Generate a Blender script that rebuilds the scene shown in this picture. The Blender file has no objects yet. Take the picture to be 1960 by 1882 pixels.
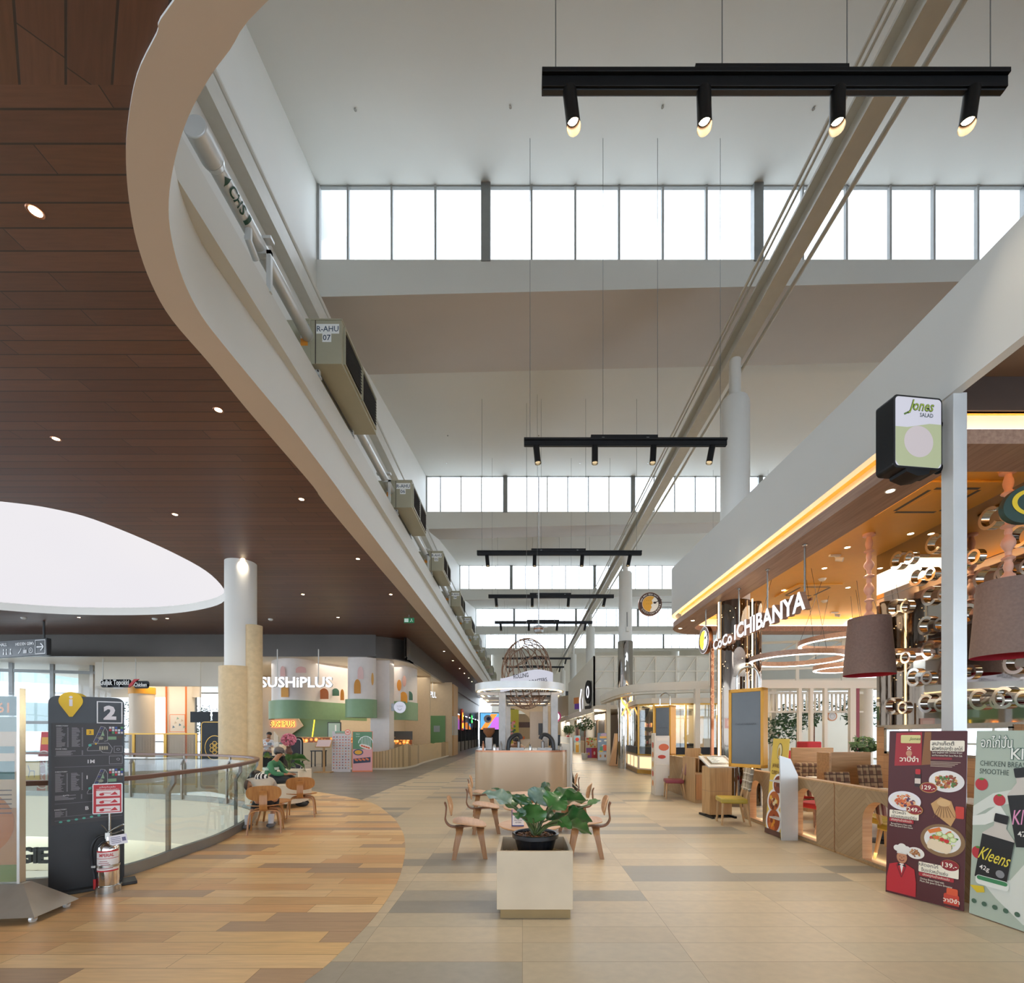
import bpy, bmesh, math, random
from mathutils import Vector, Matrix
from mathutils.geometry import tessellate_polygon

# ------------------------------------------------------------------ camera, world, exposure
PI = math.pi
F = 900.0                    # focal length in pixels of the 1960 px wide frame
VX, VY, EYE = 1000.0, 1405.0, 1.6
sc = bpy.context.scene
cam_d = bpy.data.cameras.new('camera')
cam = bpy.data.objects.new('camera', cam_d)
sc.collection.objects.link(cam)
sc.camera = cam
cam.location = (0, 0, EYE)
cam.rotation_euler = (PI / 2, 0, 0)
cam_d.sensor_fit = 'HORIZONTAL'
cam_d.sensor_width = 36.0
cam_d.lens = F / 1960.0 * 36.0
cam_d.shift_x = (980.0 - VX) / 1960.0
cam_d.shift_y = (VY - 941.0) / 1960.0
cam_d.clip_start, cam_d.clip_end = 0.05, 400

world = bpy.data.worlds.new('overcast_sky')
sc.world = world
world.use_nodes = True
wn = world.node_tree
bgn = wn.nodes['Background']
tc = wn.nodes.new('ShaderNodeTexCoord')
noi = wn.nodes.new('ShaderNodeTexNoise'); noi.inputs['Scale'].default_value = 2.2; noi.inputs['Detail'].default_value = 3
rmp = wn.nodes.new('ShaderNodeValToRGB')
rmp.color_ramp.elements[0].position = 0.3; rmp.color_ramp.elements[0].color = (0.74, 0.84, 0.98, 1)
rmp.color_ramp.elements[1].position = 0.7; rmp.color_ramp.elements[1].color = (0.84, 0.93, 1.0, 1)
wn.links.new(tc.outputs['Generated'], noi.inputs['Vector'])
wn.links.new(noi.outputs['Fac'], rmp.inputs['Fac'])
wn.links.new(rmp.outputs['Color'], bgn.inputs['Color'])
SKY = 4.2
bgn.inputs['Strength'].default_value = SKY

vs = sc.view_settings
vs.view_transform = 'Standard'; vs.look = 'None'; vs.gamma = 1; vs.use_curve_mapping = False
vs.exposure = 0.5
cy = sc.cycles
cy.max_bounces = 10; cy.diffuse_bounces = 5; cy.glossy_bounces = 4; cy.transmission_bounces = 6; cy.transparent_max_bounces = 16
cy.caustics_reflective = False; cy.caustics_refractive = False
cy.sample_clamp_indirect = 4.0; cy.use_denoising = True
cy.use_light_tree = True
cy.use_adaptive_sampling = True; cy.adaptive_threshold = 0.02
try:
    cy.denoiser = 'OPENIMAGEDENOISE'
except Exception:
    pass


def lamp(kind, loc, energy, color=(1, 1, 1), rot=(0, 0, 0), size=0.1, size_y=None, spot=None, portal=False):
    d = bpy.data.lights.new('area_light' if kind == 'AREA' else 'lamp_light', kind)  # area lamps: sky portals, and warm interior light in restaurant, shops and kiosk
    d.energy = energy; d.color = color
    if kind == 'AREA':
        d.shape = 'RECTANGLE'; d.size = size; d.size_y = size_y or size
        if portal: d.cycles.is_portal = True
    elif kind == 'SPOT':
        d.spot_size = spot or 1.6; d.spot_blend = 0.7; d.shadow_soft_size = size
    else:
        d.shadow_soft_size = size
    o = bpy.data.objects.new(d.name, d); sc.collection.objects.link(o)
    o.location = loc; o.rotation_euler = rot
    return o


# the roof lights: every saw-tooth window lets the sky in (portals only guide the sampling)
RK = 1.14                    # size of the high hall
BAY0, BAY = 9.93, 11.27
for k in range(-2, 5):
    lamp('AREA', (8.5, BAY0 + BAY * k + 0.05, 12.45), 1, rot=(-PI / 2, 0, 0), size=25.0, size_y=1.7, portal=True)
lamp('AREA', (3, -13.8, 6.5), 1, rot=(PI / 2, 0, 0), size=34, size_y=12, portal=True)
lamp('AREA', (-29.8, 6, 3.2), 1, rot=(PI / 2, 0, -PI / 2), size=44, size_y=6, portal=True)
lamp('AREA', (-15.5, 14.5, 6.62), 1, rot=(0, 0, 0), size=14, size_y=11, portal=True)


def fl(px, py):
    y = EYE * F / (py - VY)
    return ((px - VX) * y / F, y)


def at(px, py, y):
    return ((px - VX) * y / F, y, EYE - (py - VY) * y / F)


def up(px, py, h):
    y = h * F / (VY - py)
    return ((px - VX) * y / F, y)


# ------------------------------------------------------------------ materials
MATS = {}


def srgb(h):
    h = h.lstrip('#')
    v = [int(h[i:i + 2], 16) / 255 for i in (0, 2, 4)]
    return tuple(c / 12.92 if c <= 0.04045 else ((c + 0.055) / 1.055) ** 2.4 for c in v) + (1,)


def new_mat(name):
    m = bpy.data.materials.new(name); m.use_nodes = True
    MATS[name] = m
    return m, m.node_tree, m.node_tree.nodes['Principled BSDF']


def mat(name, color, rough=0.5, metal=0.0, var=0.06, scale=6.0, bump=0.0, spec=0.5, emit=None, estr=0.0, stretch=(1, 1, 1), coat=0.0):
    """plain surface with a little procedural variation"""
    m, nt, b = new_mat(name)
    c = srgb(color) if isinstance(color, str) else tuple(color) + (1,)
    b.inputs['Roughness'].default_value = rough; b.inputs['Metallic'].default_value = metal
    b.inputs['Specular IOR Level'].default_value = spec
    if coat: b.inputs['Coat Weight'].default_value = coat; b.inputs['Coat Roughness'].default_value = 0.1
    if emit:
        b.inputs['Emission Color'].default_value = srgb(emit); b.inputs['Emission Strength'].default_value = estr
    if var > 0 or bump > 0:
        t = nt.nodes.new('ShaderNodeTexCoord'); mp = nt.nodes.new('ShaderNodeMapping')
        mp.inputs['Scale'].default_value = stretch
        n = nt.nodes.new('ShaderNodeTexNoise'); n.inputs['Scale'].default_value = scale; n.inputs['Detail'].default_value = 4
        nt.links.new(t.outputs['Object'], mp.inputs['Vector']); nt.links.new(mp.outputs['Vector'], n.inputs['Vector'])
        r = nt.nodes.new('ShaderNodeValToRGB')
        r.color_ramp.elements[0].position = 0.3; r.color_ramp.elements[1].position = 0.7
        r.color_ramp.elements[0].color = tuple(max(0, x * (1 - var)) for x in c[:3]) + (1,)
        r.color_ramp.elements[1].color = tuple(min(1, x * (1 + var)) for x in c[:3]) + (1,)
        nt.links.new(n.outputs['Fac'], r.inputs['Fac']); nt.links.new(r.outputs['Color'], b.inputs['Base Color'])
        if bump > 0:
            bp = nt.nodes.new('ShaderNodeBump'); bp.inputs['Strength'].default_value = bump; bp.inputs['Distance'].default_value = 0.02
            nt.links.new(n.outputs['Fac'], bp.inputs['Height']); nt.links.new(bp.outputs['Normal'], b.inputs['Normal'])
    else:
        b.inputs['Base Color'].default_value = c
    return m


def emis(name, color, strength):
    m, nt, b = new_mat(name)
    b.inputs['Base Color'].default_value = srgb(color)
    b.inputs['Emission Color'].default_value = srgb(color); b.inputs['Emission Strength'].default_value = strength
    return m


def M(key):
    if key in MATS: return MATS[key]
    if key.startswith('#'): return mat(key, key, rough=0.45, var=0.0)
    raise KeyError(key)


class G:
    """tiny node-graph helper"""
    def __init__(s, nt): s.nt = nt
    def v(s, node, inp, x):
        if hasattr(x, 'is_output') or isinstance(x, bpy.types.NodeSocket): s.nt.links.new(x, node.inputs[inp])
        else: node.inputs[inp].default_value = x
    def m(s, op, a, b=None, c=None):
        n = s.nt.nodes.new('ShaderNodeMath'); n.operation = op
        s.v(n, 0, a)
        if b is not None: s.v(n, 1, b)
        if c is not None: s.v(n, 2, c)
        return n.outputs[0]
    def xyz(s, x, y, z=0.0):
        n = s.nt.nodes.new('ShaderNodeCombineXYZ'); s.v(n, 0, x); s.v(n, 1, y); s.v(n, 2, z); return n.outputs[0]
    def white(s, vec, dim='3D'):
        n = s.nt.nodes.new('ShaderNodeTexWhiteNoise'); n.noise_dimensions = dim; s.nt.links.new(vec, n.inputs['Vector']); return n
    def noise(s, vec, scale, detail=4):
        n = s.nt.nodes.new('ShaderNodeTexNoise'); n.inputs['Scale'].default_value = scale; n.inputs['Detail'].default_value = detail
        s.nt.links.new(vec, n.inputs['Vector']); return n.outputs['Fac']
    def ramp(s, fac, stops, const=False):
        n = s.nt.nodes.new('ShaderNodeValToRGB'); cr = n.color_ramp
        if const: cr.interpolation = 'CONSTANT'
        while len(cr.elements) < len(stops): cr.elements.new(0.5)
        for e, (p, c) in zip(cr.elements, stops): e.position = p; e.color = srgb(c) if isinstance(c, str) else c
        s.nt.links.new(fac, n.inputs['Fac']); return n.outputs['Color']
    def mix(s, fac, a, b, mode='MIX'):
        n = s.nt.nodes.new('ShaderNodeMix'); n.data_type = 'RGBA'; n.blend_type = mode
        s.v(n, 0, fac)
        for i, x in ((6, a), (7, b)):
            if isinstance(x, str): x = srgb(x)
            s.v(n, i, x)
        return n.outputs[2]


def planks(name, length, width, stops, groove='#2a1a12', gw=0.006, rough=0.4, along='X', stagger=True, grain=(1.5, 18, 18), gamt=0.25, bump=0.3, lf=None, coord='Object', ang=0.0, rvar=0.0):
    """boards or tiles laid in rows; each one takes its own tone"""
    m, nt, b = new_mat(name); g = G(nt)
    t = nt.nodes.new('ShaderNodeTexCoord'); mp = nt.nodes.new('ShaderNodeMapping'); mp.inputs['Rotation'].default_value = (0, 0, ang)
    nt.links.new(t.outputs[coord], mp.inputs['Vector'])
    sp = nt.nodes.new('ShaderNodeSeparateXYZ'); nt.links.new(mp.outputs['Vector'], sp.inputs[0])
    ax = {'X': (0, 1), 'Y': (1, 0), 'ZX': (2, 0), 'XZ': (0, 2), 'ZY': (2, 1), 'YZ': (1, 2)}[along]
    u, v = sp.outputs[ax[0]], sp.outputs[ax[1]]
    vr = g.m('DIVIDE', v, width); row = g.m('FLOOR', vr)
    ur = g.m('DIVIDE', u, length)
    if stagger:
        rn = g.white(g.xyz(row, 3.7)).outputs['Value']
        ur = g.m('ADD', ur, g.m('MULTIPLY', rn, 1.0 if stagger is True else stagger))
    col = g.m('FLOOR', ur)
    rnd = g.white(g.xyz(row, col, 1.3)).outputs['Value']
    cc = g.ramp(rnd, stops, const=True)
    gv = g.noise(g.xyz(g.m('MULTIPLY', u, grain[0]), g.m('MULTIPLY', v, grain[1]), g.m('MULTIPLY', rnd, 40)), 3.0, 5)
    cc = g.mix(1.0, cc, g.ramp(gv, [(0.25, (1 - gamt, 1 - gamt, 1 - gamt, 1)), (0.75, (1 + gamt * .4, 1 + gamt * .4, 1 + gamt * .4, 1))]), 'MULTIPLY')
    if lf:
        nn = g.noise(g.xyz(u, v), lf[0], 2)
        cc = g.mix(g.m('MULTIPLY', nn, lf[2]), cc, lf[1])
    fv = g.m('ABSOLUTE', g.m('SUBTRACT', g.m('FRACT', vr), 0.5)); fu = g.m('ABSOLUTE', g.m('SUBTRACT', g.m('FRACT', ur), 0.5))
    gr = g.m('MAXIMUM', g.m('GREATER_THAN', fv, 0.5 - gw / width / 2), g.m('GREATER_THAN', fu, 0.5 - gw / length / 2 * 0.7))
    cc = g.mix(gr, cc, groove)
    nt.links.new(cc, b.inputs['Base Color'])
    rr = g.m('ADD', g.m('MULTIPLY', gv, 0.15), rough - 0.07)
    nt.links.new(rr, b.inputs['Roughness'])
    if bump:
        bp = nt.nodes.new('ShaderNodeBump'); bp.inputs['Strength'].default_value = bump; bp.inputs['Distance'].default_value = 0.004
        nt.links.new(g.m('SUBTRACT', 1.0, gr), bp.inputs['Height']); nt.links.new(bp.outputs['Normal'], b.inputs['Normal'])
    return m


def wood(name, c1, c2, rough=0.4, axis=0, scale=1.0):
    m, nt, b = new_mat(name); g = G(nt)
    t = nt.nodes.new('ShaderNodeTexCoord'); mp = nt.nodes.new('ShaderNodeMapping')
    s = [14 * scale] * 3; s[axis] = 0.9 * scale; mp.inputs['Scale'].default_value = s
    nt.links.new(t.outputs['Object'], mp.inputs['Vector'])
    n = g.noise(mp.outputs['Vector'], 2.0, 6)
    nt.links.new(g.ramp(n, [(0.3, c1), (0.7, c2)]), b.inputs['Base Color'])
    b.inputs['Roughness'].default_value = rough
    return m


def chevron(name, c1, c2, pw, period, ax=(1, 2)):
    """herringbone-like slanted boards for the arched front panels"""
    m, nt, b = new_mat(name); g = G(nt)
    t = nt.nodes.new('ShaderNodeTexCoord'); sp = nt.nodes.new('ShaderNodeSeparateXYZ'); nt.links.new(t.outputs['Object'], sp.inputs[0])
    u, v = sp.outputs[ax[0]], sp.outputs[ax[1]]
    f = g.m('PINGPONG', u, period)
    d = g.m('DIVIDE', g.m('ADD', g.m('MULTIPLY', f, 0.9), v), pw)
    r = g.white(g.xyz(g.m('FLOOR', d), g.m('FLOOR', g.m('DIVIDE', u, period)))).outputs['Value']
    cc = g.mix(r, c1, c2)
    n = g.noise(g.xyz(g.m('MULTIPLY', d, 6), g.m('MULTIPLY', f, 3)), 2.0, 4)
    cc = g.mix(g.m('MULTIPLY', n, 0.25), cc, '#6b5238')
    gr = g.m('LESS_THAN', g.m('FRACT', d), 0.05)
    nt.links.new(g.mix(gr, cc, '#7a6248'), b.inputs['Base Color']); b.inputs['Roughness'].default_value = 0.45
    return m


def plaid(name, base, a, bcol, cell=0.12, axes=(0, 2)):
    m, nt, b = new_mat(name); g = G(nt)
    t = nt.nodes.new('ShaderNodeTexCoord'); sp = nt.nodes.new('ShaderNodeSeparateXYZ'); nt.links.new(t.outputs['Object'], sp.inputs[0])
    u = g.m('FRACT', g.m('DIVIDE', sp.outputs[axes[0]], cell)); v = g.m('FRACT', g.m('DIVIDE', sp.outputs[axes[1]], cell))
    cc = g.mix(g.m('MULTIPLY', g.m('GREATER_THAN', u, 0.5), 0.6), base, a)
    cc = g.mix(g.m('MULTIPLY', g.m('GREATER_THAN', v, 0.5), 0.6), cc, a)
    cc = g.mix(g.m('MULTIPLY', g.m('GREATER_THAN', u, 0.86), 0.8), cc, bcol)
    cc = g.mix(g.m('MULTIPLY', g.m('GREATER_THAN', v, 0.86), 0.8), cc, bcol)
    nt.links.new(cc, b.inputs['Base Color']); b.inputs['Roughness'].default_value = 0.85
    return m


def stripes(name, cols, cell, axis=0, rough=0.8):
    m, nt, b = new_mat(name); g = G(nt)
    t = nt.nodes.new('ShaderNodeTexCoord'); sp = nt.nodes.new('ShaderNodeSeparateXYZ'); nt.links.new(t.outputs['Object'], sp.inputs[0])
    u = g.m('FRACT', g.m('DIVIDE', sp.outputs[axis], cell))
    nt.links.new(g.ramp(u, [(i / len(cols), c) for i, c in enumerate(cols)], const=True), b.inputs['Base Color'])
    b.inputs['Roughness'].default_value = rough
    return m


def glass(name, tint=(1, 1, 1), refl=0.12, trans=1.0, k=0.6):
    """thin clear pane: mostly transparent, mirror-like at grazing angles"""
    m = bpy.data.materials.new(name); m.use_nodes = True; MATS[name] = m
    nt = m.node_tree; nt.nodes.remove(nt.nodes['Principled BSDF']); out = nt.nodes['Material Output']
    tr = nt.nodes.new('ShaderNodeBsdfTransparent'); tr.inputs[0].default_value = tuple(c * trans for c in tint) + (1,)
    gl = nt.nodes.new('ShaderNodeBsdfGlossy'); gl.inputs['Roughness'].default_value = 0.02
    lw = nt.nodes.new('ShaderNodeLayerWeight'); lw.inputs['Blend'].default_value = 0.25
    mu = nt.nodes.new('ShaderNodeMath'); mu.operation = 'MULTIPLY_ADD'; mu.inputs[1].default_value = k; mu.inputs[2].default_value = refl * 0.3
    nt.links.new(lw.outputs['Fresnel'], mu.inputs[0])
    mx = nt.nodes.new('ShaderNodeMixShader'); nt.links.new(mu.outputs[0], mx.inputs[0])
    nt.links.new(tr.outputs[0], mx.inputs[1]); nt.links.new(gl.outputs[0], mx.inputs[2]); nt.links.new(mx.outputs[0], out.inputs[0])
    return m


mat('white_paint', '#dcdcd7', 0.6, var=0.02, scale=0.6)
mat('ceiling_paint', '#d6d6d2', 0.7, var=0.02, scale=0.4)
mat('bulk_paint', '#c4c4bf', 0.6, var=0.02, scale=0.5)
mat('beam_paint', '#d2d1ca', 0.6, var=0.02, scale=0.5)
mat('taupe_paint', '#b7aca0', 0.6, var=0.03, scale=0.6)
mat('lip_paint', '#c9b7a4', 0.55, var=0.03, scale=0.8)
mat('cream', '#e0d8c8', 0.5, var=0.03, scale=0.7)
mat('dark_ceiling', '#3a2a20', 0.6, var=0.05)
mat('steel_paint', '#c9c8c0', 0.45, var=0.03)
mat('grey_metal', '#8f9190', 0.4, 0.6, var=0.05)
mat('mullion', '#a3a5a4', 0.5, var=0.03)
mat('dark_panel', '#55504b', 0.35, 0.3, var=0.08, scale=0.7)
mat('black_metal', '#1d1e20', 0.4, 0.5, var=0.1)
mat('charcoal', '#2f3134', 0.35, 0.2, var=0.05)
mat('chrome', '#e8e6e2', 0.08, 1.0, var=0.02)
mat('steel', '#b9b9b5', 0.25, 1.0, var=0.04)
mat('brass', '#b08a48', 0.35, 1.0, var=0.05)
mat('bronze', '#7a5f4e', 0.45, 0.6, var=0.05)
mat('copper', '#a5745a', 0.3, 1.0, var=0.05)
mat('mirror', '#b4afa8', 0.03, 1.0, var=0.0)
mat('dark_mirror', '#6f655c', 0.05, 1.0, var=0.05, scale=2)
mat('stone', '#cbb48d', 0.6, var=0.09, scale=9, bump=0.03)
mat('terrazzo', '#cdbb9f', 0.5, var=0.06, scale=3)
mat('shop_beige', '#c9b598', 0.6, var=0.03)
mat('orange_ceiling', '#e2a640', 0.45, var=0.02)
mat('soil', '#5a3a20', 0.95, var=0.5, scale=60, bump=1.0)
mat('leaf', '#2f5a2c', 0.38, var=0.25, scale=8, coat=0.15)
mat('leaf_dark', '#23461f', 0.45, var=0.3, scale=8)
mat('leaf_light', '#5f8a4a', 0.45, var=0.3, scale=8)
mat('stem', '#4d5c30', 0.5, var=0.3, scale=12)
mat('pot_black', '#14171b', 0.25, var=0.1)
mat('skin', '#b98463', 0.5, var=0.06)
mat('hair', '#15100d', 0.45, var=0.3, scale=40)
mat('ac_body', '#a9a690', 0.45, 0.1, var=0.04, scale=2)
mat('louver', '#4c463f', 0.5, 0.3, var=0.1)
mat('galv', '#d3d5d4', 0.35, 0.3, var=0.05, scale=3)
mat('green_wall', '#7fa079', 0.45, var=0.03)
mat('pinkwhite', '#e2d9d3', 0.35, var=0.02)
mat('red_fabric', '#b02a33', 0.7, var=0.1, scale=20)
mat('mustard', '#b39a38', 0.45, var=0.06)
mat('burgundy', '#8a3440', 0.45, var=0.08)
mat('felt', '#7d6a62', 0.95, var=0.1, scale=30)
mat('felt_red', '#b0263c', 0.8, var=0.05)
mat('rose_turned', '#d9a58c', 0.5, var=0.04)
mat('yellow_frame', '#d79a1e', 0.4, var=0.03)
mat('foliage', '#3d5a35', 0.6, var=0.4, scale=14)
mat('concrete_out', '#c9cbc8', 0.7, var=0.05)
emis('led_warm', '#ffd9a0', 3.5)
emis('cove', '#ffdcae', 11.0)
emis('lamp_face', '#ffe2b0', 25.0)
emis('sign_white', '#f4f6ff', 0.95).node_tree.nodes['Principled BSDF'].inputs['Base Color'].default_value = (0.1, 0.1, 0.1, 1)
emis('neon_warm', '#ffb95a', 1.6)
emis('led_white', '#fff6ea', 5.0)
emis('neon_yellow', '#ffd23c', 1.3)
glass('clear_glass', (0.97, 0.99, 0.98), 0.15)
glass('window_glass', (0.98, 0.99, 1.0), 0.1)
glass('tint_glass', (0.88, 0.93, 0.91), 0.12, k=0.25)
glass('acrylic', (0.97, 0.98, 0.98), 0.1, k=0.25)
planks('tile_floor', 1.2, 0.3, [(0, '#cfbfa4'), (0.28, '#c6b69b'), (0.45, '#d2c2a6'), (0.62, '#c4b79f'), (0.78, '#a8a193'), (0.88, '#99948a'), (0.93, '#c8bba1')], groove='#8a7f6c', gw=0.005, rough=0.36,
       stagger=False, grain=(4, 5, 5), gamt=0.12, bump=0.15, lf=(0.35, '#8f938c', 0.35))
planks('wood_floor', 1.2, 0.2, [(0, '#e0bd88'), (0.22, '#e6c594'), (0.38, '#d3ab79'), (0.5, '#e1bc88'), (0.64, '#d8ab78'), (0.80, '#b99d7f'), (0.91, '#b09579')], groove='#6b4a2c', gw=0.004, rough=0.33,
       stagger=True, grain=(1.2, 12, 12), gamt=0.16, bump=0.15)
planks('grey_floor', 1.2, 0.3, [(0, '#86827c'), (0.3, '#7d7a75'), (0.6, '#8b8780')], groove='#6e6b66', gw=0.005, rough=0.35, stagger=True, grain=(2, 8, 8), gamt=0.2, bump=0.1)
planks('soffit_wood', 3.0, 0.208, [(0, '#643f2e'), (0.3, '#6c4634'), (0.6, '#603c2c'), (0.8, '#68412b')], groove='#2c1a12', gw=0.014, rough=0.38, stagger=True, grain=(1.0, 14, 14), gamt=0.22, bump=0.5)
planks('soffit_wood_turned', 3.0, 0.24, [(0, '#643f2e'), (0.3, '#6c4634'), (0.6, '#603c2c'), (0.8, '#68412b')], groove='#2c1a12', gw=0.014, rough=0.38, stagger=True, grain=(1.0, 14, 14), gamt=0.22, bump=0.5, ang=0.8)
wood('walnut_edge', '#8a6a58', '#a5846e', 0.5, 1)
wood('oak', '#b08a5c', '#c9a373', 0.42, 2)
wood('oak_h', '#a07c55', '#bb9468', 0.42, 0)
wood('ply', '#a8713f', '#bf8850', 0.38, 2)
wood('ply_dark', '#8c6340', '#a77b50', 0.4, 2)
wood('ply_pale', '#b98b62', '#cda27a', 0.35, 0)
wood('ply_edge', '#6e4527', '#8a5a36', 0.45, 0)
chevron('chevron_oak', '#b79c78', '#a98c67', 0.075, 0.5)
plaid('plaid_brown', '#6d5040', '#b39b78', '#3d2a22', 0.13)
plaid('plaid_grey', '#b5ab96', '#766a58', '#e6e0d2', 0.13)
stripes('stripe_red', ['#7d4a4c', '#d8cfc4', '#8a5a58', '#5d3c3c', '#d8cfc4', '#a07874'], 0.22, 0)


# ------------------------------------------------------------------ mesh builder
TEXT_CACHE = {}


def text_mesh(s, offset=0.0, extrude=0.0, res=2, shear=0.0, spacing=1.0):
    key = (s, offset, extrude, res, shear, spacing)
    if key not in TEXT_CACHE:
        cu = bpy.data.curves.new('t', 'FONT'); cu.body = s; cu.size = 1.0; cu.offset = offset; cu.extrude = extrude; cu.resolution_u = res
        cu.align_x = 'CENTER'; cu.align_y = 'CENTER'; cu.shear = shear; cu.space_character = spacing
        o = bpy.data.objects.new('t', cu); sc.collection.objects.link(o)
        dg = bpy.context.evaluated_depsgraph_get(); dg.update()
        ev = o.evaluated_get(dg); me = ev.to_mesh()
        TEXT_CACHE[key] = ([v.co.copy() for v in me.vertices], [tuple(p.vertices) for p in me.polygons])
        ev.to_mesh_clear()
        bpy.data.objects.remove(o); bpy.data.curves.remove(cu)
    return TEXT_CACHE[key]


class MB:
    def __init__(s): s.v = []; s.f = []; s.fm = []; s.mats = []; s.X = Matrix()
    def mi(s, m):
        if m not in s.mats: s.mats.append(m)
        return s.mats.index(m)
    def add(s, vs_, fs, m):
        n = len(s.v); k = s.mi(m)
        s.v += [s.X @ Vector(p) for p in vs_]
        for f in fs: s.f.append(tuple(i + n for i in f)); s.fm.append(k)
        return s
    def bx(s, x0, x1, y0, y1, z0, z1, m):
        return s.add([(x, y, z) for x in (x0, x1) for y in (y0, y1) for z in (z0, z1)],
                     [(0, 1, 3, 2), (4, 6, 7, 5), (0, 4, 5, 1), (2, 3, 7, 6), (0, 2, 6, 4), (1, 5, 7, 3)], m)
    def box(s, c, d, m):
        return s.bx(c[0] - d[0] / 2, c[0] + d[0] / 2, c[1] - d[1] / 2, c[1] + d[1] / 2, c[2] - d[2] / 2, c[2] + d[2] / 2, m)
    def quad(s, a, b, c, d, m): return s.add([a, b, c, d], [(0, 1, 2, 3)], m)
    def cyl(s, p0, p1, r0, m, r1=None, n=16, caps=True):
        r1 = r0 if r1 is None else r1
        p0, p1 = Vector(p0), Vector(p1); d = (p1 - p0).normalized()
        a = d.orthogonal().normalized(); b = d.cross(a)
        vs_ = []
        for p, r in ((p0, r0), (p1, r1)):
            vs_ += [p + a * math.cos(2 * PI * i / n) * r + b * math.sin(2 * PI * i / n) * r for i in range(n)]
        fs = [(i, (i + 1) % n, n + (i + 1) % n, n + i) for i in range(n)]
        if caps: fs += [tuple(range(n))[::-1], tuple(range(n, 2 * n))]
        return s.add(vs_, fs, m)
    def lathe(s, prof, m, c=(0, 0, 0), n=24, sx=1.0, sy=1.0, caps=True):
        vs_ = []
        for r, z in prof: vs_ += [(c[0] + math.cos(2 * PI * i / n) * r * sx, c[1] + math.sin(2 * PI * i / n) * r * sy, c[2] + z) for i in range(n)]
        fs = []
        for j in range(len(prof) - 1):
            fs += [(j * n + i, j * n + (i + 1) % n, (j + 1) * n + (i + 1) % n, (j + 1) * n + i) for i in range(n)]
        if caps:
            if prof[0][0] > 1e-5: fs.append(tuple(range(n))[::-1])
            if prof[-1][0] > 1e-5: fs.append(tuple((len(prof) - 1) * n + i for i in range(n)))
        return s.add(vs_, fs, m)
    def ball(s, c, r, m, n=16, k=10):
        r = (r, r, r) if not hasattr(r, '__len__') else r
        pr = [(math.sin(PI * j / k), -math.cos(PI * j / k)) for j in range(k + 1)]
        vs_ = []
        for rr, z in pr: vs_ += [(c[0] + math.cos(2 * PI * i / n) * rr * r[0], c[1] + math.sin(2 * PI * i / n) * rr * r[1], c[2] + z * r[2]) for i in range(n)]
        fs = []
        for j in range(k): fs += [(j * n + i, j * n + (i + 1) % n, (j + 1) * n + (i + 1) % n, (j + 1) * n + i) for i in range(n)]
        return s.add(vs_, fs, m)
    def tube(s, path, r, m, n=8, closed=False, flat=None):
        """sweep along a path; r may be a list; flat=(w,h) sweeps a rectangle standing on the path instead"""
        P = [Vector(p) for p in path]; N = len(P); vs_ = []; k = 4 if flat else n
        prev = None
        for i, p in enumerate(P):
            if closed: d = (P[(i + 1) % N] - P[i - 1]).normalized()
            else: d = (P[min(i + 1, N - 1)] - P[max(i - 1, 0)]).normalized()
            if flat:
                up_ = Vector((0, 0, 1)) if len(flat) < 3 else Vector(flat[2])
                a = d.cross(up_); a = a.normalized() if a.length > 1e-6 else Vector((1, 0, 0)); b = a.cross(d).normalized()
                w, h = flat[0] / 2, flat[1] / 2
                vs_ += [p - a * w - b * h, p + a * w - b * h, p + a * w + b * h, p - a * w + b * h]
            else:
                a = d.orthogonal().normalized() if prev is None else (prev - d * prev.dot(d)).normalized()
                prev = a; b = d.cross(a); rr = r[i] if hasattr(r, '__len__') else r
                vs_ += [p + a * math.cos(2 * PI * j / k) * rr + b * math.sin(2 * PI * j / k) * rr for j in range(k)]
        fs = []
        for i in range(N if closed else N - 1):
            i2 = (i + 1) % N
            fs += [(i * k + j, i * k + (j + 1) % k, i2 * k + (j + 1) % k, i2 * k + j) for j in range(k)]
        if not closed: fs += [tuple(range(k))[::-1], tuple((N - 1) * k + j for j in range(k))]
        return s.add(vs_, fs, m)
    def prism(s, loops, z0, z1, m, m_side=None, top=True, bottom=True):
        """extrude a 2-D outline (first loop) with holes (other loops) from z0 to z1"""
        if not hasattr(loops[0][0], '__len__'): loops = [loops]
        L = [[Vector((p[0], p[1], 0)) for p in l] for l in loops]
        flat_ = [p for l in L for p in l]; tri = tessellate_polygon(L); n = len(flat_)
        vs_ = [(p.x, p.y, z0) for p in flat_] + [(p.x, p.y, z1) for p in flat_]
        def area(t):
            a, b, c = (flat_[i] for i in t); return (b - a).cross(c - a).z
        fs = []
        for t in tri:
            t = tuple(t) if area(t) > 0 else tuple(t)[::-1]
            if bottom: fs.append(t[::-1])
            if top: fs.append(tuple(i + n for i in t))
        s.add(vs_, fs, m)
        sd = []; k = 0
        for l in L:
            q = len(l); sd += [(k + i, k + (i + 1) % q, n + k + (i + 1) % q, n + k + i) for i in range(q)]; k += q
        if z1 != z0: s.add(vs_, sd, m_side or m)
        return s
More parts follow.
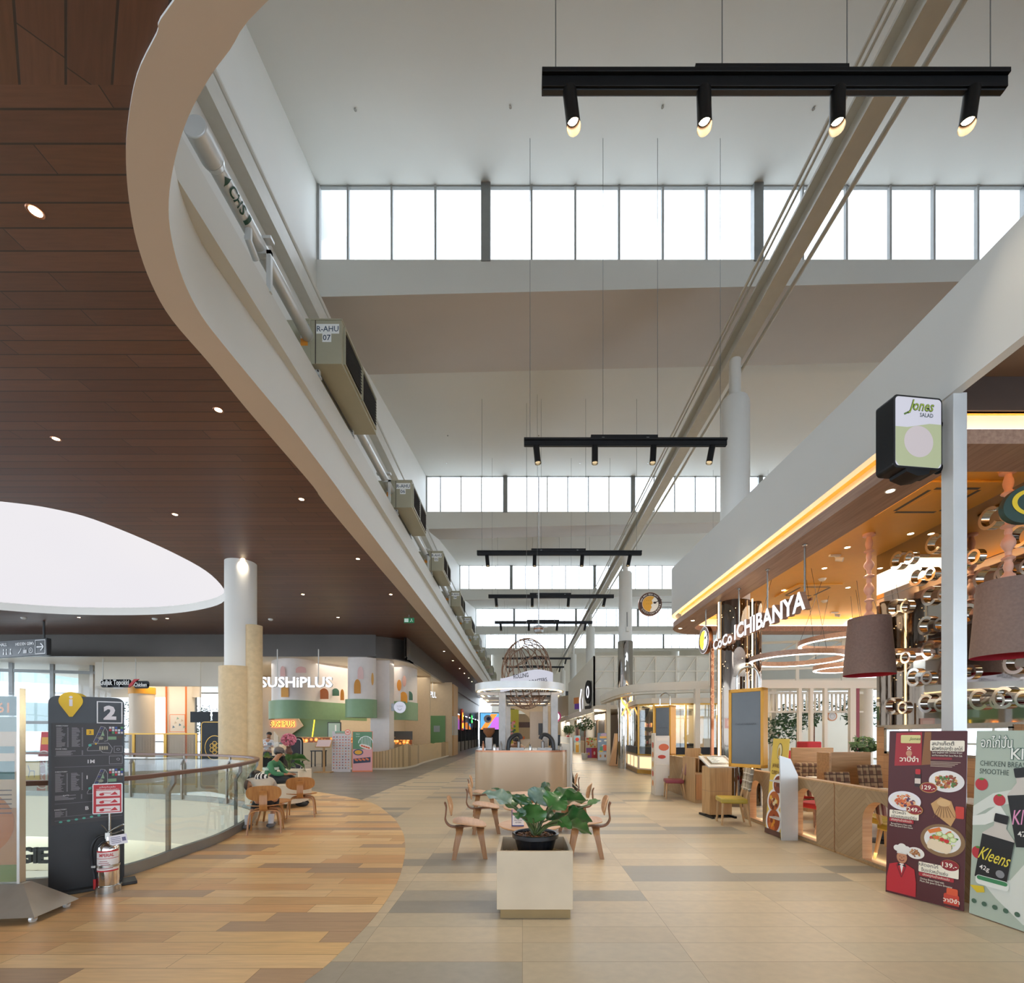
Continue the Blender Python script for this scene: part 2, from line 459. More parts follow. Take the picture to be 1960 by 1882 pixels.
    def wall(s, path, z0, z1, t, m, closed=False):
        """upright band of thickness t that follows a plan path"""
        P = [Vector((p[0], p[1], 0)) for p in path]; N = len(P); vs_ = []
        for i, p in enumerate(P):
            d = (P[(i + 1) % N] - P[i - 1]) if closed else (P[min(i + 1, N - 1)] - P[max(i - 1, 0)])
            d.normalize(); a = Vector((d.y, -d.x, 0)) * t / 2
            for q, z in ((p - a, z0), (p + a, z0), (p + a, z1), (p - a, z1)): vs_.append((q.x, q.y, z))
        fs = []
        for i in range(N if closed else N - 1):
            i2 = (i + 1) % N; fs += [(i * 4 + j, i * 4 + (j + 1) % 4, i2 * 4 + (j + 1) % 4, i2 * 4 + j) for j in range(4)]
        if not closed: fs += [(0, 1, 2, 3), tuple((N - 1) * 4 + j for j in (3, 2, 1, 0))]
        return s.add(vs_, fs, m)
    # drawings on an upright face: x to the right, z up, the face looks along -y; y is how far it stands proud
    def text(s, st, x, z, size, m, y=-0.003, off=0.0, ext=0.0, w=None, rot=0.0, shear=0.0, spacing=1.0, res=2):
        vs_, fs = text_mesh(st, off, ext / size if size else 0, res, shear, spacing)
        if not vs_: return s
        k = size
        if w:
            ww = max(v.x for v in vs_) - min(v.x for v in vs_); kx = w / ww if ww > 0 else size
        else: kx = k
        c, sn = math.cos(rot), math.sin(rot)
        cx = (max(v.x for v in vs_) + min(v.x for v in vs_)) / 2; cz = (max(v.y for v in vs_) + min(v.y for v in vs_)) / 2
        o = []
        for v in vs_:
            a, b = (v.x - cx) * kx, (v.y - cz) * k
            o.append((x + a * c - b * sn, y - v.z * k, z + a * sn + b * c))
        return s.add(o, fs, m)
    def rect(s, x0, x1, z0, z1, m, y=-0.002): return s.quad((x0, y, z0), (x1, y, z0), (x1, y, z1), (x0, y, z1), m)
    def shape(s, pts, m, y=-0.002, depth=0.0):
        L = [[Vector((p[0], p[1], 0)) for p in pts]]; tri = tessellate_polygon(L)
        s.add([(p[0], y, p[1]) for p in pts], [tuple(t) for t in tri], m)
        if depth:
            n = len(pts); s.add([(p[0], y, p[1]) for p in pts] + [(p[0], y + depth, p[1]) for p in pts], [(i, (i + 1) % n, n + (i + 1) % n, n + i) for i in range(n)] + [tuple(i + n for i in t) for t in tri], m)
        return s
    def disc(s, x, z, rx, m, rz=None, y=-0.002, n=28, rot=0.0, depth=0.0):
        rz = rx if rz is None else rz; c, sn = math.cos(rot), math.sin(rot)
        P = [(x + math.cos(a) * rx * c - math.sin(a) * rz * sn, y, z + math.cos(a) * rx * sn + math.sin(a) * rz * c) for a in (2 * PI * i / n for i in range(n))]
        s.add(P + [(x, y, z)], [(i, (i + 1) % n, n) for i in range(n)], m)
        if depth: s.add(P + [(a, b + depth, c2) for a, b, c2 in P], [(i, n + i, n + (i + 1) % n, (i + 1) % n) for i in range(n)] + [tuple(range(2 * n - 1, n - 1, -1))], m)
        return s
    def ring(s, x, z, r0, r1, m, y=-0.002, n=32, a0=0.0, a1=2 * PI, kz=1.0, depth=0.0):
        full = abs(a1 - a0 - 2 * PI) < 1e-6; k = n if full else n + 1
        A = [a0 + (a1 - a0) * i / n for i in range(k)]
        o = [(x + math.cos(a) * r1, y, z + math.sin(a) * r1 * kz) for a in A] + [(x + math.cos(a) * r0, y, z + math.sin(a) * r0 * kz) for a in A]
        e = n if full else n
        fs = [(i, (i + 1) % k, k + (i + 1) % k, k + i) for i in range(e)]
        s.add(o, fs, m)
        if depth:
            o2 = o + [(a, b + depth, c) for a, b, c in o]; q = 2 * k
            s.add(o2, [(i, q + i, q + (i + 1) % k, (i + 1) % k) for i in range(e)] + [(k + i, k + (i + 1) % k, q + k + (i + 1) % k, q + k + i) for i in range(e)] + [tuple(j + q for j in f) for f in fs], m)
        return s
    def line(s, pts, w, m, y=-0.003):
        for (x0, z0), (x1, z1) in zip(pts[:-1], pts[1:]):
            d = math.hypot(x1 - x0, z1 - z0) or 1; nx, nz = -(z1 - z0) / d * w / 2, (x1 - x0) / d * w / 2
            s.quad((x0 - nx, y, z0 - nz), (x1 - nx, y, z1 - nz), (x1 + nx, y, z1 + nz), (x0 + nx, y, z0 + nz), m)
        return s
    def rrect(s, x0, x1, z0, z1, r, m, y=-0.002, depth=0.0, n=5):
        return s.shape(rr_pts(x0, x1, z0, z1, r, n), m, y, depth)
    def build(s, name, parent=None, label=None, bevel=0.0, angle=35, loc=None, rot=None, kind=None, seg=2):
        me = bpy.data.meshes.new(name); me.from_pydata(s.v, [], s.f)
        for k in s.mats: me.materials.append(M(k))
        me.polygons.foreach_set('material_index', s.fm)
        me.polygons.foreach_set('use_smooth', [True] * len(me.polygons))
        me.update()
        if angle < 180: me.set_sharp_from_angle(angle=math.radians(angle))
        o = bpy.data.objects.new(name, me); sc.collection.objects.link(o)
        if parent is not None: o.parent = parent
        if loc: o.location = loc
        if rot: o.rotation_euler = rot
        if label: o['label'] = label
        if kind: o['kind'] = kind
        if bevel:
            b = o.modifiers.new('edge', 'BEVEL'); b.width = bevel; b.segments = seg; b.limit_method = 'ANGLE'; b.angle_limit = math.radians(40)
            b.harden_normals = False
        return o


def rr_pts(x0, x1, z0, z1, r, n=5):
    r = min(r, (x1 - x0) / 2, (z1 - z0) / 2); P = []
    for cx, cz, a in ((x1 - r, z1 - r, 0), (x0 + r, z1 - r, PI / 2), (x0 + r, z0 + r, PI), (x1 - r, z0 + r, 1.5 * PI)):
        P += [(cx + r * math.cos(a + PI / 2 * i / n), cz + r * math.sin(a + PI / 2 * i / n)) for i in range(n + 1)]
    return P


def smooth(pts, closed=False, n=6):
    """Catmull-Rom through the plan points"""
    P = [tuple(p) for p in pts]; N = len(P); out = []
    for i in range(N if closed else N - 1):
        p0 = P[(i - 1) % N] if closed or i > 0 else P[0]; p1 = P[i]; p2 = P[(i + 1) % N]; p3 = P[(i + 2) % N] if closed or i + 2 < N else P[-1]
        for j in range(n):
            t = j / n
            out.append(tuple(0.5 * ((2 * b) + (-a + c) * t + (2 * a - 5 * b + 4 * c - d) * t * t + (-a + 3 * b - 3 * c + d) * t ** 3) for a, b, c, d in zip(p0, p1, p2, p3)))
    if not closed: out.append(P[-1])
    return out


def tag(o, label=None, cat=None, group=None, kind=None):
    if label: o['label'] = label
    if cat: o['category'] = cat
    if group: o['group'] = group
    if kind: o['kind'] = kind
    return o


def thing(name, label, cat, loc=(0, 0, 0), rz=0.0, group=None):
    o = bpy.data.objects.new(name, None); sc.collection.objects.link(o)
    o.location = loc; o.rotation_euler = (0, 0, rz); o.empty_display_size = 0.1
    return tag(o, label, cat, group)


def single(mb, name, label, cat, loc=(0, 0, 0), rz=0.0, group=None, bevel=0.0, kind=None, angle=35):
    o = mb.build(name, bevel=bevel, angle=angle); o.location = loc; o.rotation_euler = (0, 0, rz)
    return tag(o, label, cat, group, kind)


def struct(mb, name, parent=None, bevel=0.0, angle=35):
    o = mb.build(name, parent, bevel=bevel, angle=angle)
    if parent is None: o['kind'] = 'structure'
    return o


def dup(o, loc=None, rz=None, label=None, group=None, parent=None, cat=None):
    c = o.copy(); sc.collection.objects.link(c); c.parent = parent
    for ch in list(o.children): dup(ch, parent=c)
    if loc is not None: c.location = loc
    if rz is not None: c.rotation_euler = (0, 0, rz)
    return tag(c, label, cat, group)


def T(x=0, y=0, z=0, rz=0, rx=0, ry=0, s=1):
    return Matrix.Translation((x, y, z)) @ Matrix.Rotation(rz, 4, 'Z') @ Matrix.Rotation(rx, 4, 'X') @ Matrix.Rotation(ry, 4, 'Y') @ Matrix.Scale(s, 4)


rnd = random.Random(7)
# ------------------------------------------------------------------ the building
SOF = 4.70 + EYE            # underside of the timber soffit
XW = -4.35                  # high wall on the left
# plan outline of the floor opening
ATR = smooth([(-4.62, 5.1), (-4.5, 5.5), (-4.53, 6.1), (-4.56, 7.0), (-4.97, 8.5), (-5.6, 9.7), (-6.5, 10.5), (-7.9, 11.2), (-10.2, 11.8), (-14, 12.2), (-18, 11.5), (-20, 8.5), (-18, 5.5), (-14, 4.5), (-9, 4.4), (-6.3, 4.6), (-5.05, 4.85)], True, 6)
WOOD_EDGE = smooth([(-9, 14.6), (-7.5, 14.2), fl(586, 1513), fl(698, 1533), fl(746, 1560), fl(768, 1588), fl(775, 1612), fl(774, 1642), fl(760, 1690), fl(721, 1750), fl(660, 1815), fl(580, 1882), (-1.75, 2.2), (-2.6, 0.6), (-3.3, -2)], False, 6)

b = MB()
b.prism([[(-3.9, -14), (26, -14), (26, 75), (-3.9, 75)]], -0.35, 0.0, 'tile_floor', 'cream')
struct(b, 'floor')
b = MB()
outer = [(-30, -14), (-3.9, -14), (-3.9, 75), (-30, 75)]
b.prism([outer, ATR], -0.45, -0.0005, 'grey_floor', 'cream')
struct(b, 'floor_left')
# timber-look planks: from the opening's edge to the curved joint
k0 = min(range(len(ATR)), key=lambda i: abs(ATR[i][0] + 6.3) + (0 if ATR[i][1] < 6 else 9))
A2 = ATR[k0:] + ATR[:k0]
near = []
for p in A2:
    near.append(p)
    if p[1] > 11.3 and p[0] > -9: break
b = MB()
b.prism([WOOD_EDGE + [(-3.4, -2.0), (-10, -2.0), (-10, 4.3)] + near + [(-8.9, 12.0)]], 0.0, 0.004, 'wood_floor')
struct(b, 'floor_timber')

# storeys seen down through the opening
def off(path, d):
    N = len(path); o = []
    for i, p in enumerate(path):
        a, c = path[i - 1], path[(i + 1) % N]; dx, dy = c[0] - a[0], c[1] - a[1]; l = math.hypot(dx, dy)
        o.append((p[0] - dy / l * d, p[1] + dx / l * d))
    return o
LOW = smooth([(-5.6, 5.2), (-5.4, 7.0), (-6.3, 9.0), (-8.8, 10.7), (-13, 11.3), (-17.5, 10.5), (-18.5, 8), (-16.5, 5.8), (-12, 5.0), (-7.5, 4.7)], True, 6)
b = MB(); b.prism([outer, ATR], -1.05, -0.45, 'cream'); struct(b, 'ceiling_atrium_fascia')
b = MB()
b.prism([[(-30, -14), (2, -14), (2, 30), (-30, 30)], LOW], -4.9, -4.4, 'cream'); b.wall(LOW, -4.4, -3.35, 0.18, 'cream', True)
struct(b, 'floor_first_storey')
LOW2 = smooth([(-6.8, 5.9), (-7.0, 7.4), (-8.6, 9.3), (-12.0, 10.1), (-15.6, 9.5), (-16.8, 7.8), (-14, 6.2), (-10, 5.4)], True, 6)
b = MB(); b.prism([[(-30, -14), (2, -14), (2, 30), (-30, 30)], LOW2], -9.3, -8.8, 'cream'); b.wall(LOW2, -8.8, -7.8, 0.18, 'cream', True); struct(b, 'floor_ground_storey')
b = MB(); b.bx(-30, 2, -14, 30, -13.4, -13.2, 'terrazzo'); struct(b, 'floor_basement')

# timber soffit with its curved edge and the free-form roof light opening
inner_px = [(330, 0), (300, 60), (262, 140), (245, 230), (241, 300), (247, 380), (262, 460), (290, 540), (330, 610), (402, 694), (470, 778), (530, 848), (600, 930)]
outer_px = [(508, 0), (440, 90), (400, 145), (360, 220), (335, 300), (323, 380), (328, 450), (350, 530), (385, 600), (432, 662), (500, 745), (560, 818), (640, 924)]
IN = [up(x, y, 4.70) for x, y in inner_px]; OUT = [up(x, y, 4.70) for x, y in outer_px]
IN = smooth([(4.6, 1.2), (1.5, 1.75), (-0.9, 2.35)] + IN + [(-4.02, 10.5), (-4.04, 20), (-4.05, 62)], False, 4)
OUT = smooth([(4.6, 2.0), (1.2, 2.15), (-0.4, 2.5)] + OUT + [(-3.54, 10.5), (-3.54, 20), (-3.54, 62)], False, 4)
HOLE = smooth([(-12.6, 9.05), up(0, 958, 4.72), up(110, 974, 4.72), up(200, 1000, 4.72), up(330, 1056, 4.72), up(405, 1100, 4.72), up(433, 1140, 4.72), up(405, 1161, 4.72), up(310, 1175, 4.72), up(150, 1176, 4.72), up(0, 1167, 4.72), (-22, 16.5), (-22.5, 13.5), (-20, 10.5), (-16, 9.2)], True, 5)
far_poly = [p for p in IN if p[1] > 3.36 and p[0] < 0]
b = MB()
b.prism([far_poly + [(-30, 62), (-30, 3.36)], HOLE], SOF, SOF + 0.3, 'soffit_wood', 'white_paint')
struct(b, 'ceiling_soffit')
near_poly = [p for p in IN if p[1] <= 3.4]
b = MB(); b.prism([near_poly + [far_poly[0], (-30, 3.36), (-30, -14), (26, -14), (26, 1.2)]], SOF, SOF + 0.3, 'soffit_wood_turned', 'white_paint')
struct(b, 'ceiling_soffit_front')
b = MB()
b.prism([IN + OUT[::-1]], SOF - 0.02, EYE + 5.5, 'lip_paint', 'white_paint')
struct(b, 'trim_soffit_edge')
# bright roof light over the opening: frosted glass below the sky
m, nt, bb = new_mat('frosted_glass'); nt.nodes.remove(bb)
tl = nt.nodes.new('ShaderNodeBsdfTransparent'); tl.inputs[0].default_value = (0.43, 0.40, 0.385, 1)
nt.links.new(tl.outputs[0], nt.nodes['Material Output'].inputs[0])
b = MB(); b.prism([off(HOLE, -0.25)], SOF + 0.3, SOF + 0.34, 'frosted_glass'); struct(b, 'window_skylight')

# ledge on which the air handlers stand, and the high wall behind
b = MB()
b.bx(-4.5, -3.42, 3.2, 60, EYE + 5.5, EYE + 6.0, 'beam_paint')
struct(b, 'trim_ledge'); b = MB()
b.bx(XW - 0.5, XW, -14, 66, EYE + 5.9, 13.9, 'white_paint'); b.bx(XW - 0.5, -4.1, -14, 3.2, SOF + 0.28, EYE + 5.9, 'white_paint')
struct(b, 'wall_left')
b = MB()
for x0, x1, z0, z1 in ((XW, XW + 0.22, EYE + 8.46, EYE + 8.53), (XW + 0.18, XW + 0.22, EYE + 8.53, EYE + 8.75), (XW, XW + 0.22, EYE + 8.75, EYE + 8.82)): b.bx(x0, x1, 0, 64, z0, z1, 'steel_paint')
b.cyl((XW + 0.11, 0, EYE + 9.1), (XW + 0.11, 64, EYE + 9.1), 0.05, 'steel_paint', n=10)
struct(b, 'trim_crane_rail')

# saw-tooth roof
ZS, ZH = EYE + 10.02, EYE + 11.67      # sill and head of the roof windows
for k in range(-2, 5):
    Y = BAY0 + BAY * k
    b = MB()
    sec = [(Y, ZS), (Y, 10.83), (Y + 3.35, 11.75), (Y + BAY + 0.16, ZH), (Y + BAY + 0.16, ZH + 0.3), (Y + 3.3, 12.15), (Y + 0.4, ZS)]
    dz = [0, 1, 1, 0, 0, 0, 0]
    xs = (XW, 22.0); vv = []
    for x in xs: vv += [(x, y, z + (0.024 * (x + 4.3) if q else 0)) for (y, z), q in zip(sec, dz)]
    n = 7
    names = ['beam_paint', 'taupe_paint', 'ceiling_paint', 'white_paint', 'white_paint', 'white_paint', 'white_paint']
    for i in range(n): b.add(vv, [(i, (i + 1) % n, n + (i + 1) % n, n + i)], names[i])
    b.add(vv, [tuple(range(n))[::-1], tuple(range(n, 2 * n))], 'white_paint')
    struct(b, 'ceiling_bay', angle=10)
    g = MB(); g.bx(XW, 22, Y + 0.10, Y + 0.115, ZS, ZH, 'window_glass'); w = struct(g, 'window_%d' % (k + 3))
    f = MB()
    xc = -0.775 - 5.76
    while xc < 22:
        if xc > XW: f.bx(xc - 0.1, xc + 0.1, Y - 0.02, Y + 0.14, ZS - 0.04, ZH + 0.06, 'grey_metal')
        for j in range(1, 6):
            x = xc + j * 5.76 / 6.2 + 0.04
            if XW < x < 22: f.bx(x - 0.022, x + 0.022, Y + 0.04, Y + 0.12, ZS, ZH, 'mullion')
        xc += 5.76
    f.bx(XW, XW + 0.05, Y + 0.02, Y + 0.12, ZS, ZH, 'mullion'); f.bx(XW, 22, Y + 0.06, Y + 0.12, ZH - 0.04, ZH + 0.02, 'mullion'); f.bx(XW, 22, Y + 0.06, Y + 0.12, ZS - 0.02, ZS + 0.02, 'mullion')
    f.build('window_frame', w)
# end wall, right wall and the glazed wall behind the viewer
b = MB(); b.bx(XW, 26, 66.2, 66.5, 3.6, 14, 'white_paint')
for i in range(12): b.bx(-2.6 + i * 2, -1.1 + i * 2, 66.1, 66.21, 4.9, 7.6, 'charcoal')
struct(b, 'wall_end')
b = MB(); b.bx(22, 22.2, -14, 66, 5.4, 13.9, 'white_paint'); struct(b, 'wall_right')
EXT = 19.8
def glazing(name, p0, p1, z0, z1, step, rails, fm='grey_metal', w=0.07):
    g = MB(); d = Vector((p1[0] - p0[0], p1[1] - p0[1], 0)); L = d.length; a = math.atan2(d.y, d.x)
    g.X = T(p0[0], p0[1], 0, a); g.bx(0, L, -0.006, 0.006, z0, z1, 'window_glass'); o = struct(g, name)
    f = MB(); f.X = g.X; n = int(L / step)
    for i in range(n + 1): f.bx(i * step - w / 2, i * step + w / 2, -0.07, 0.07, z0, z1, fm)
    for z in rails: f.bx(0, L, -0.05, 0.05, z - w / 2, z + w / 2, fm)
    f.build('window_frame', o); return o
glazing('window_11', (22.1, -14), (22.1, 66), 0, 5.4, 2.4, (0.04, 1.1, 3.2, 5.36), 'white_paint', 0.12)
glazing('window_12', (26, -14), (-30, -14), 0, 13.6, 2.8, (0.04, 3.2, 6.2, 9.2, 13.56))
glazing('window_13', (-29.9, -14), (-29.9, 27), 0, 6.3, 2.7, (0.04, 3.0, 6.26))
glazing('window_14', (-30, 23.6), (-22.4, 25.6), 0, 6.3, 1.75, (0.04, 2.2, 4.9, 6.26), 'grey_metal', 0.16)
# round columns under the crane beam
CX, CY0, CDY = 4.81, 10.64, 11.34
for i in range(5):
    Y = CY0 + CDY * i
    b = MB(); b.lathe([(0.31, 0), (0.31, 9.05), (0.27, 9.15), (0.125, 9.17), (0.125, 10.05)], 'white_paint', (CX, Y, 0), 32)
    struct(b, 'column_round')
b = MB()
for z0, z1, w in ((10.05, 10.10, 0.15), (10.10, 10.5, 0.014), (10.5, 10.55, 0.15)): b.bx(CX - w, CX + w, -2, 66, z0, z1, 'steel_paint')
b.cyl((CX + 0.46, -2, 10.35), (CX + 0.46, 66, 10.35), 0.04, 'steel_paint', n=10); b.cyl((CX - 0.36, -2, 10.53), (CX - 0.36, 66, 10.53), 0.028, 'steel_paint', n=8); b.cyl((CX - 0.27, -2, 10.53), (CX - 0.27, 66, 10.53), 0.02, 'steel_paint', n=8)
struct(b, 'beam_crane')
# ------------------------------------------------------------------ things under the roof
ac_ids = ['07', '06', '05', '04', '03', '02', '01', '08', '09', '10']
for k in range(10):
    y0 = 7.8 + 4.95 * k
    t = thing('air_handler', 'beige box air handling unit %s on the high ledge, %s in the row' % (ac_ids[k], ['first', 'second', 'third', 'fourth', 'fifth', 'sixth', 'seventh', 'eighth', 'ninth', 'tenth'][k]), 'air conditioner', (-3.42, y0, EYE + 6.14), 0, 'air handling units on the ledge')
    b = MB(); b.bx(-0.5, 0.42, 0, 1.85, 0, 0.73, 'ac_body'); b.bx(-0.12, -0.09, -0.012, 0.0, 0, 0.73, 'ac_body'); b.bx(-0.02, -0.005, -0.006, 0, 0, 0.73, 'louver'); b.bx(-0.38, 0.43, -0.01, 1.86, 0.72, 0.745, 'ac_body')
    b.build('casing', t, bevel=0.004)
    for j in range(2):
        b = MB(); ya = 0.08 + j * 0.87
        b.bx(0.42, 0.426, ya + 0.03, ya + 0.79, 0.11, 0.62, 'louver')
        if k < 5:
            for q in range(9): b.X = T(0.44, ya + 0.41, 0.14 + q * 0.055, 0, 0, 0.6); b.box((0, 0, 0), (0.05, 0.76, 0.006), 'louver')
        b.X = Matrix(); b.bx(0.42, 0.45, ya, ya + 0.03, 0.08, 0.65, 'ac_body'); b.bx(0.42, 0.45, ya + 0.79, ya + 0.82, 0.08, 0.65, 'ac_body'); b.bx(0.42, 0.45, ya, ya + 0.82, 0.05, 0.08, 'ac_body'); b.bx(0.42, 0.45, ya, ya + 0.82, 0.65, 0.68, 'ac_body')
        b.build('grille', t, label='dark slatted outlet grille')
    if k < 7:
        b = MB(); b.rect(0.0, 0.38, 0.50, 0.66, '#eef1f0'); b.rect(0.10, 0.25, 0.36, 0.50, '#eef1f0')
        b.text('R-AHU', 0.19, 0.58, 0.13, '#2d4a63', off=0.01, w=0.36); b.text(ac_ids[k], 0.175, 0.435, 0.13, '#2d4a63', off=0.01)
        b.rect(-0.26, -0.14, 0.30, 0.42, '#e9952c'); b.rect(-0.26, -0.15, 0.42, 0.58, '#e8eaee'); b.disc(-0.2, 0.63, 0.085, '#2b3f8f', 0.04); b.text('Carrier', -0.2, 0.63, 0.045, '#f0f2ff', w=0.12)
        b.build('label_plate', t, label='white label plate with dark letters')
    b = MB()
    for ya in (0.12, 1.7): b = MB(); b.bx(-0.1, 0.0, ya, ya + 0.06, -0.13, 0.0, 'galv'); b.bx(-0.2, 0.02, ya, ya + 0.06, -0.14, -0.1, 'galv'); b.build('bracket', t)
    if k < 4:
        b = MB(); b.tube([(-0.02, 0.1, -0.03), (-0.02, 1.75, -0.03)], 0.012, 'louver', 6); b.build('drain_pipe', t)

t = thing('chilled_water_pipe', 'white insulated pipe with a capped end along the left ledge', 'pipe', (-3.56, 5.1, EYE + 6.6))
b = MB(); b.cyl((0, 0, 0), (0, 0.30, 0), 0.13, 'galv', n=28); b.cyl((0, 0.30, 0), (0, 0.37, 0), 0.13, 'galv', 0.1, n=28); b.build('end_cap', t, bevel=0.01)
for j in range(10):
    ya, yb = (0.35, 2.70) if j == 0 else (4.55 + 4.95 * (j - 1), 7.65 + 4.95 * (j - 1))
    b = MB(); b.cyl((0, ya, 0), (0, yb, 0), 0.095, 'galv', n=24); b.cyl((0, ya + 1.0, 0), (0, ya + 1.03, 0), 0.1, 'galv', n=24); b.build('pipe_run', t)
b = MB()
def wrap(st, yc, size, m):
    vs_, fs = text_mesh(st, 0.02, 0, 3)
    o = []
    for v in vs_:
        th = -0.75 + v.y * size / 0.1
        o.append((0.103 * math.cos(th), yc + v.x * size, 0.103 * math.sin(th)))
    b.add(o, fs, m)
wrap('CHS', 0.66, 0.15, '#1f4a3a')
for ya, yb, w in ((0.41, 0.48, 1), (0.86, 0.91, 0)):
    n = 6; vs_ = []
    for i in range(n + 1):
        th = -0.75 + (i / n - 0.5) * 1.3; k = abs(i / n - 0.5) * 2
        vs_ += [(0.1 * math.cos(th), ya + (k * 0.08 if w else 0), 0.1 * math.sin(th)), (0.1 * math.cos(th), yb, 0.1 * math.sin(th))]
    b.add(vs_, [(2 * i, 2 * i + 1, 2 * i + 3, 2 * i + 2) for i in range(n)], '#1f4a3a')
b.build('flow_marking', t, label='dark green stencilled letters and flow arrow')
b = MB(); b.tube([(0.02, 0.98, -0.05), (0.02, 0.98, -0.22), (0.02, 1.15, -0.3)], 0.045, 'galv', 10); b.build('branch_pipe', t)
for y in (1.25, 7.0, 12.0, 17.0):
    b = MB(); b.bx(-0.02, 0.16, y, y + 0.05, -0.11, -0.06, 'galv'); b.bx(0.1, 0.16, y, y + 0.05, -0.62, -0.06, 'galv'); b.bx(-0.2, 0.16, y, y + 0.1, 0.1, 0.14, 'galv'); b.build('pipe_bracket', t)

def roofz(y):
    k = math.floor((y - BAY0) / BAY); u = y - BAY0 - k * BAY
    return 10.83 + 0.92 * u / 3.35 if u < 3.35 else 11.75 + (u - 3.35) * (ZH - 11.75) / (BAY - 3.35)
def track(x0, x1, y, n, nm, first=False, sk=1.0, lit=(0, 1, 2, 3)):
    z = EYE + 5.66; L = x1 - x0; s = 1.0
    t = thing('track_light', nm, 'light', (x0, y, z), 0, 'black track lights hung from the roof')
    b = MB(); b.bx(0, L, -0.035, 0.035, -0.11, -0.02, 'black_metal'); b.bx(0, L, -0.06, 0.06, -0.02, 0.02, 'black_metal'); b.bx(0.01, L - 0.01, -0.02, 0.02, -0.125, -0.11, 'charcoal'); b.build('rail', t, bevel=0.003)
    b = MB(); b.bx(L * 0.33, L * 0.66, -0.03, 0.03, 0.02, 0.09, 'black_metal')
    for u in (0.39, 0.61): b.box((L * u, -0.032, 0.03), (0.05, 0.004, 0.02), 'galv')
    b.build('driver_box', t)
    for i in range(n):
        x = L * (0.06 + 0.87 * i / (n - 1)); lean = (-0.12, 0.02, 0.1, 0.28)[i % 4]; d = Vector((-math.sin(lean) * 0.8, -0.1, -1)).normalized()
        h = thing('spotlight', None, None); h.parent = t
        p0 = Vector((x, 0, -0.12)); p1 = p0 + d * 0.33
        b = MB(); b.cyl(p0, p0 + d * 0.30, 0.06, 'black_metal', n=20, caps=False); b.cyl(p0, p0 + d * 0.001, 0.06, 'black_metal', n=20); b.cyl(p1 - d * 0.03, p1 + d * 0.02, 0.06, 'black_metal', 0.062, n=20, caps=False)
        o = b.build('lamp_housing', t)
        b = MB(); b.cyl(p0 + d * 0.24, p0 + d * 0.25, 0.055, 'copper', n=20); b.cyl(p0 + d * 0.255, p0 + d * 0.26, 0.048, 'lamp_face', n=20); b.build('lamp_lens', o)
        bpy.data.objects.remove(h)
        if i in lit: lamp('SPOT', Vector((x0, y, z)) + p1 + d * 0.03, (130 if y < 12 else 60), (1, 0.86, 0.68), rot=d.to_track_quat('-Z', 'Y').to_euler(), size=0.05, spot=1.2)
    for u in (0.03, 0.39, 0.66, 0.97):
        b = MB(); x = L * u; b.cyl((x, 0, 0), (x, 0, roofz(y) - z), 0.005, 'grey_metal', n=6, caps=False); b.build('suspension_wire', t)
ordn = ['nearest and largest', 'second', 'third', 'fourth', 'fifth', 'sixth', 'last and farthest']
for i, (x0, x1, y) in enumerate(((0.167, 4.16, 4.06), (0.03, 3.93, 9.06), (-1.41, 3.7, 14.6), (-1.39, 3.73, 19.2), (-1.4, 3.53, 23.7), (-1.5, 3.6, 35.0), (-1.4, 3.5, 39.5))):
    track(x0, x1, y, 4, 'black ceiling track light with four spot heads, %s in the row' % ordn[i])
track(8.2, 12.0, 20.5, 3, 'black track light high on the right beyond the curry restaurant')

for r, (pts) in enumerate((((680, 228), (977, 222), (1268, 222), (1557, 226)), ((857, 822), (1031, 820), (1205, 820), (1380, 822)), ((855, 892), (980, 892), (1110, 891), (1240, 890)))):
    for px, py in pts:
        y = (7.5, 17.1, 19.7)[r]; z = roofz(y); y2 = (z - EYE) * F / (VY - py) if r == 0 else y
        z = roofz(y2); b = MB(); b.cyl((0, 0, 0), (0, 0, -0.06), 0.012, 'steel', n=8); b.cyl((0, 0, -0.01), (0, 0, -0.015), 0.03, 'white_paint', n=12); b.cyl((0, 0, -0.06), (0, 0, -0.064), 0.025, 'steel', n=10)
        single(b, 'fire_sprinkler', 'small pendent sprinkler head on the sloping white ceiling', 'sprinkler', ((px - VX) * y2 / F, y2, z + 0.02), group='sprinkler heads on the roof slopes')
# thin suspension wires that hang on through the hall
for px, y, z0 in ((1024, 4.6, 2.9), (1378, 5.0, 3.5)):
    pass
# projector-like cluster on a pole above the kiosk
t = thing('ceiling_camera_mount', 'round equipment cluster hung on a long pole above the coffee kiosk', 'camera', at(1031, 1207, 16.0))
b = MB(); b.lathe([(0.14, -0.08), (0.17, 0.0), (0.17, 0.12), (0.1, 0.16)], 'grey_metal', n=16)
for a in range(4): b.box((math.cos(a * PI / 2) * 0.22, math.sin(a * PI / 2) * 0.1, 0.12), (0.14, 0.08, 0.06), 'galv')
b.build('housing', t); b = MB(); b.cyl((0, 0, 0.1), (0, 0, 5.2), 0.02, 'galv', n=8); b.build('pole', t); b = MB(); b.lathe([(0.15, 0), (0.172, 0.01), (0.172, 0.06), (0.15, 0.07)], 'copper', n=16); b.build('band', t)

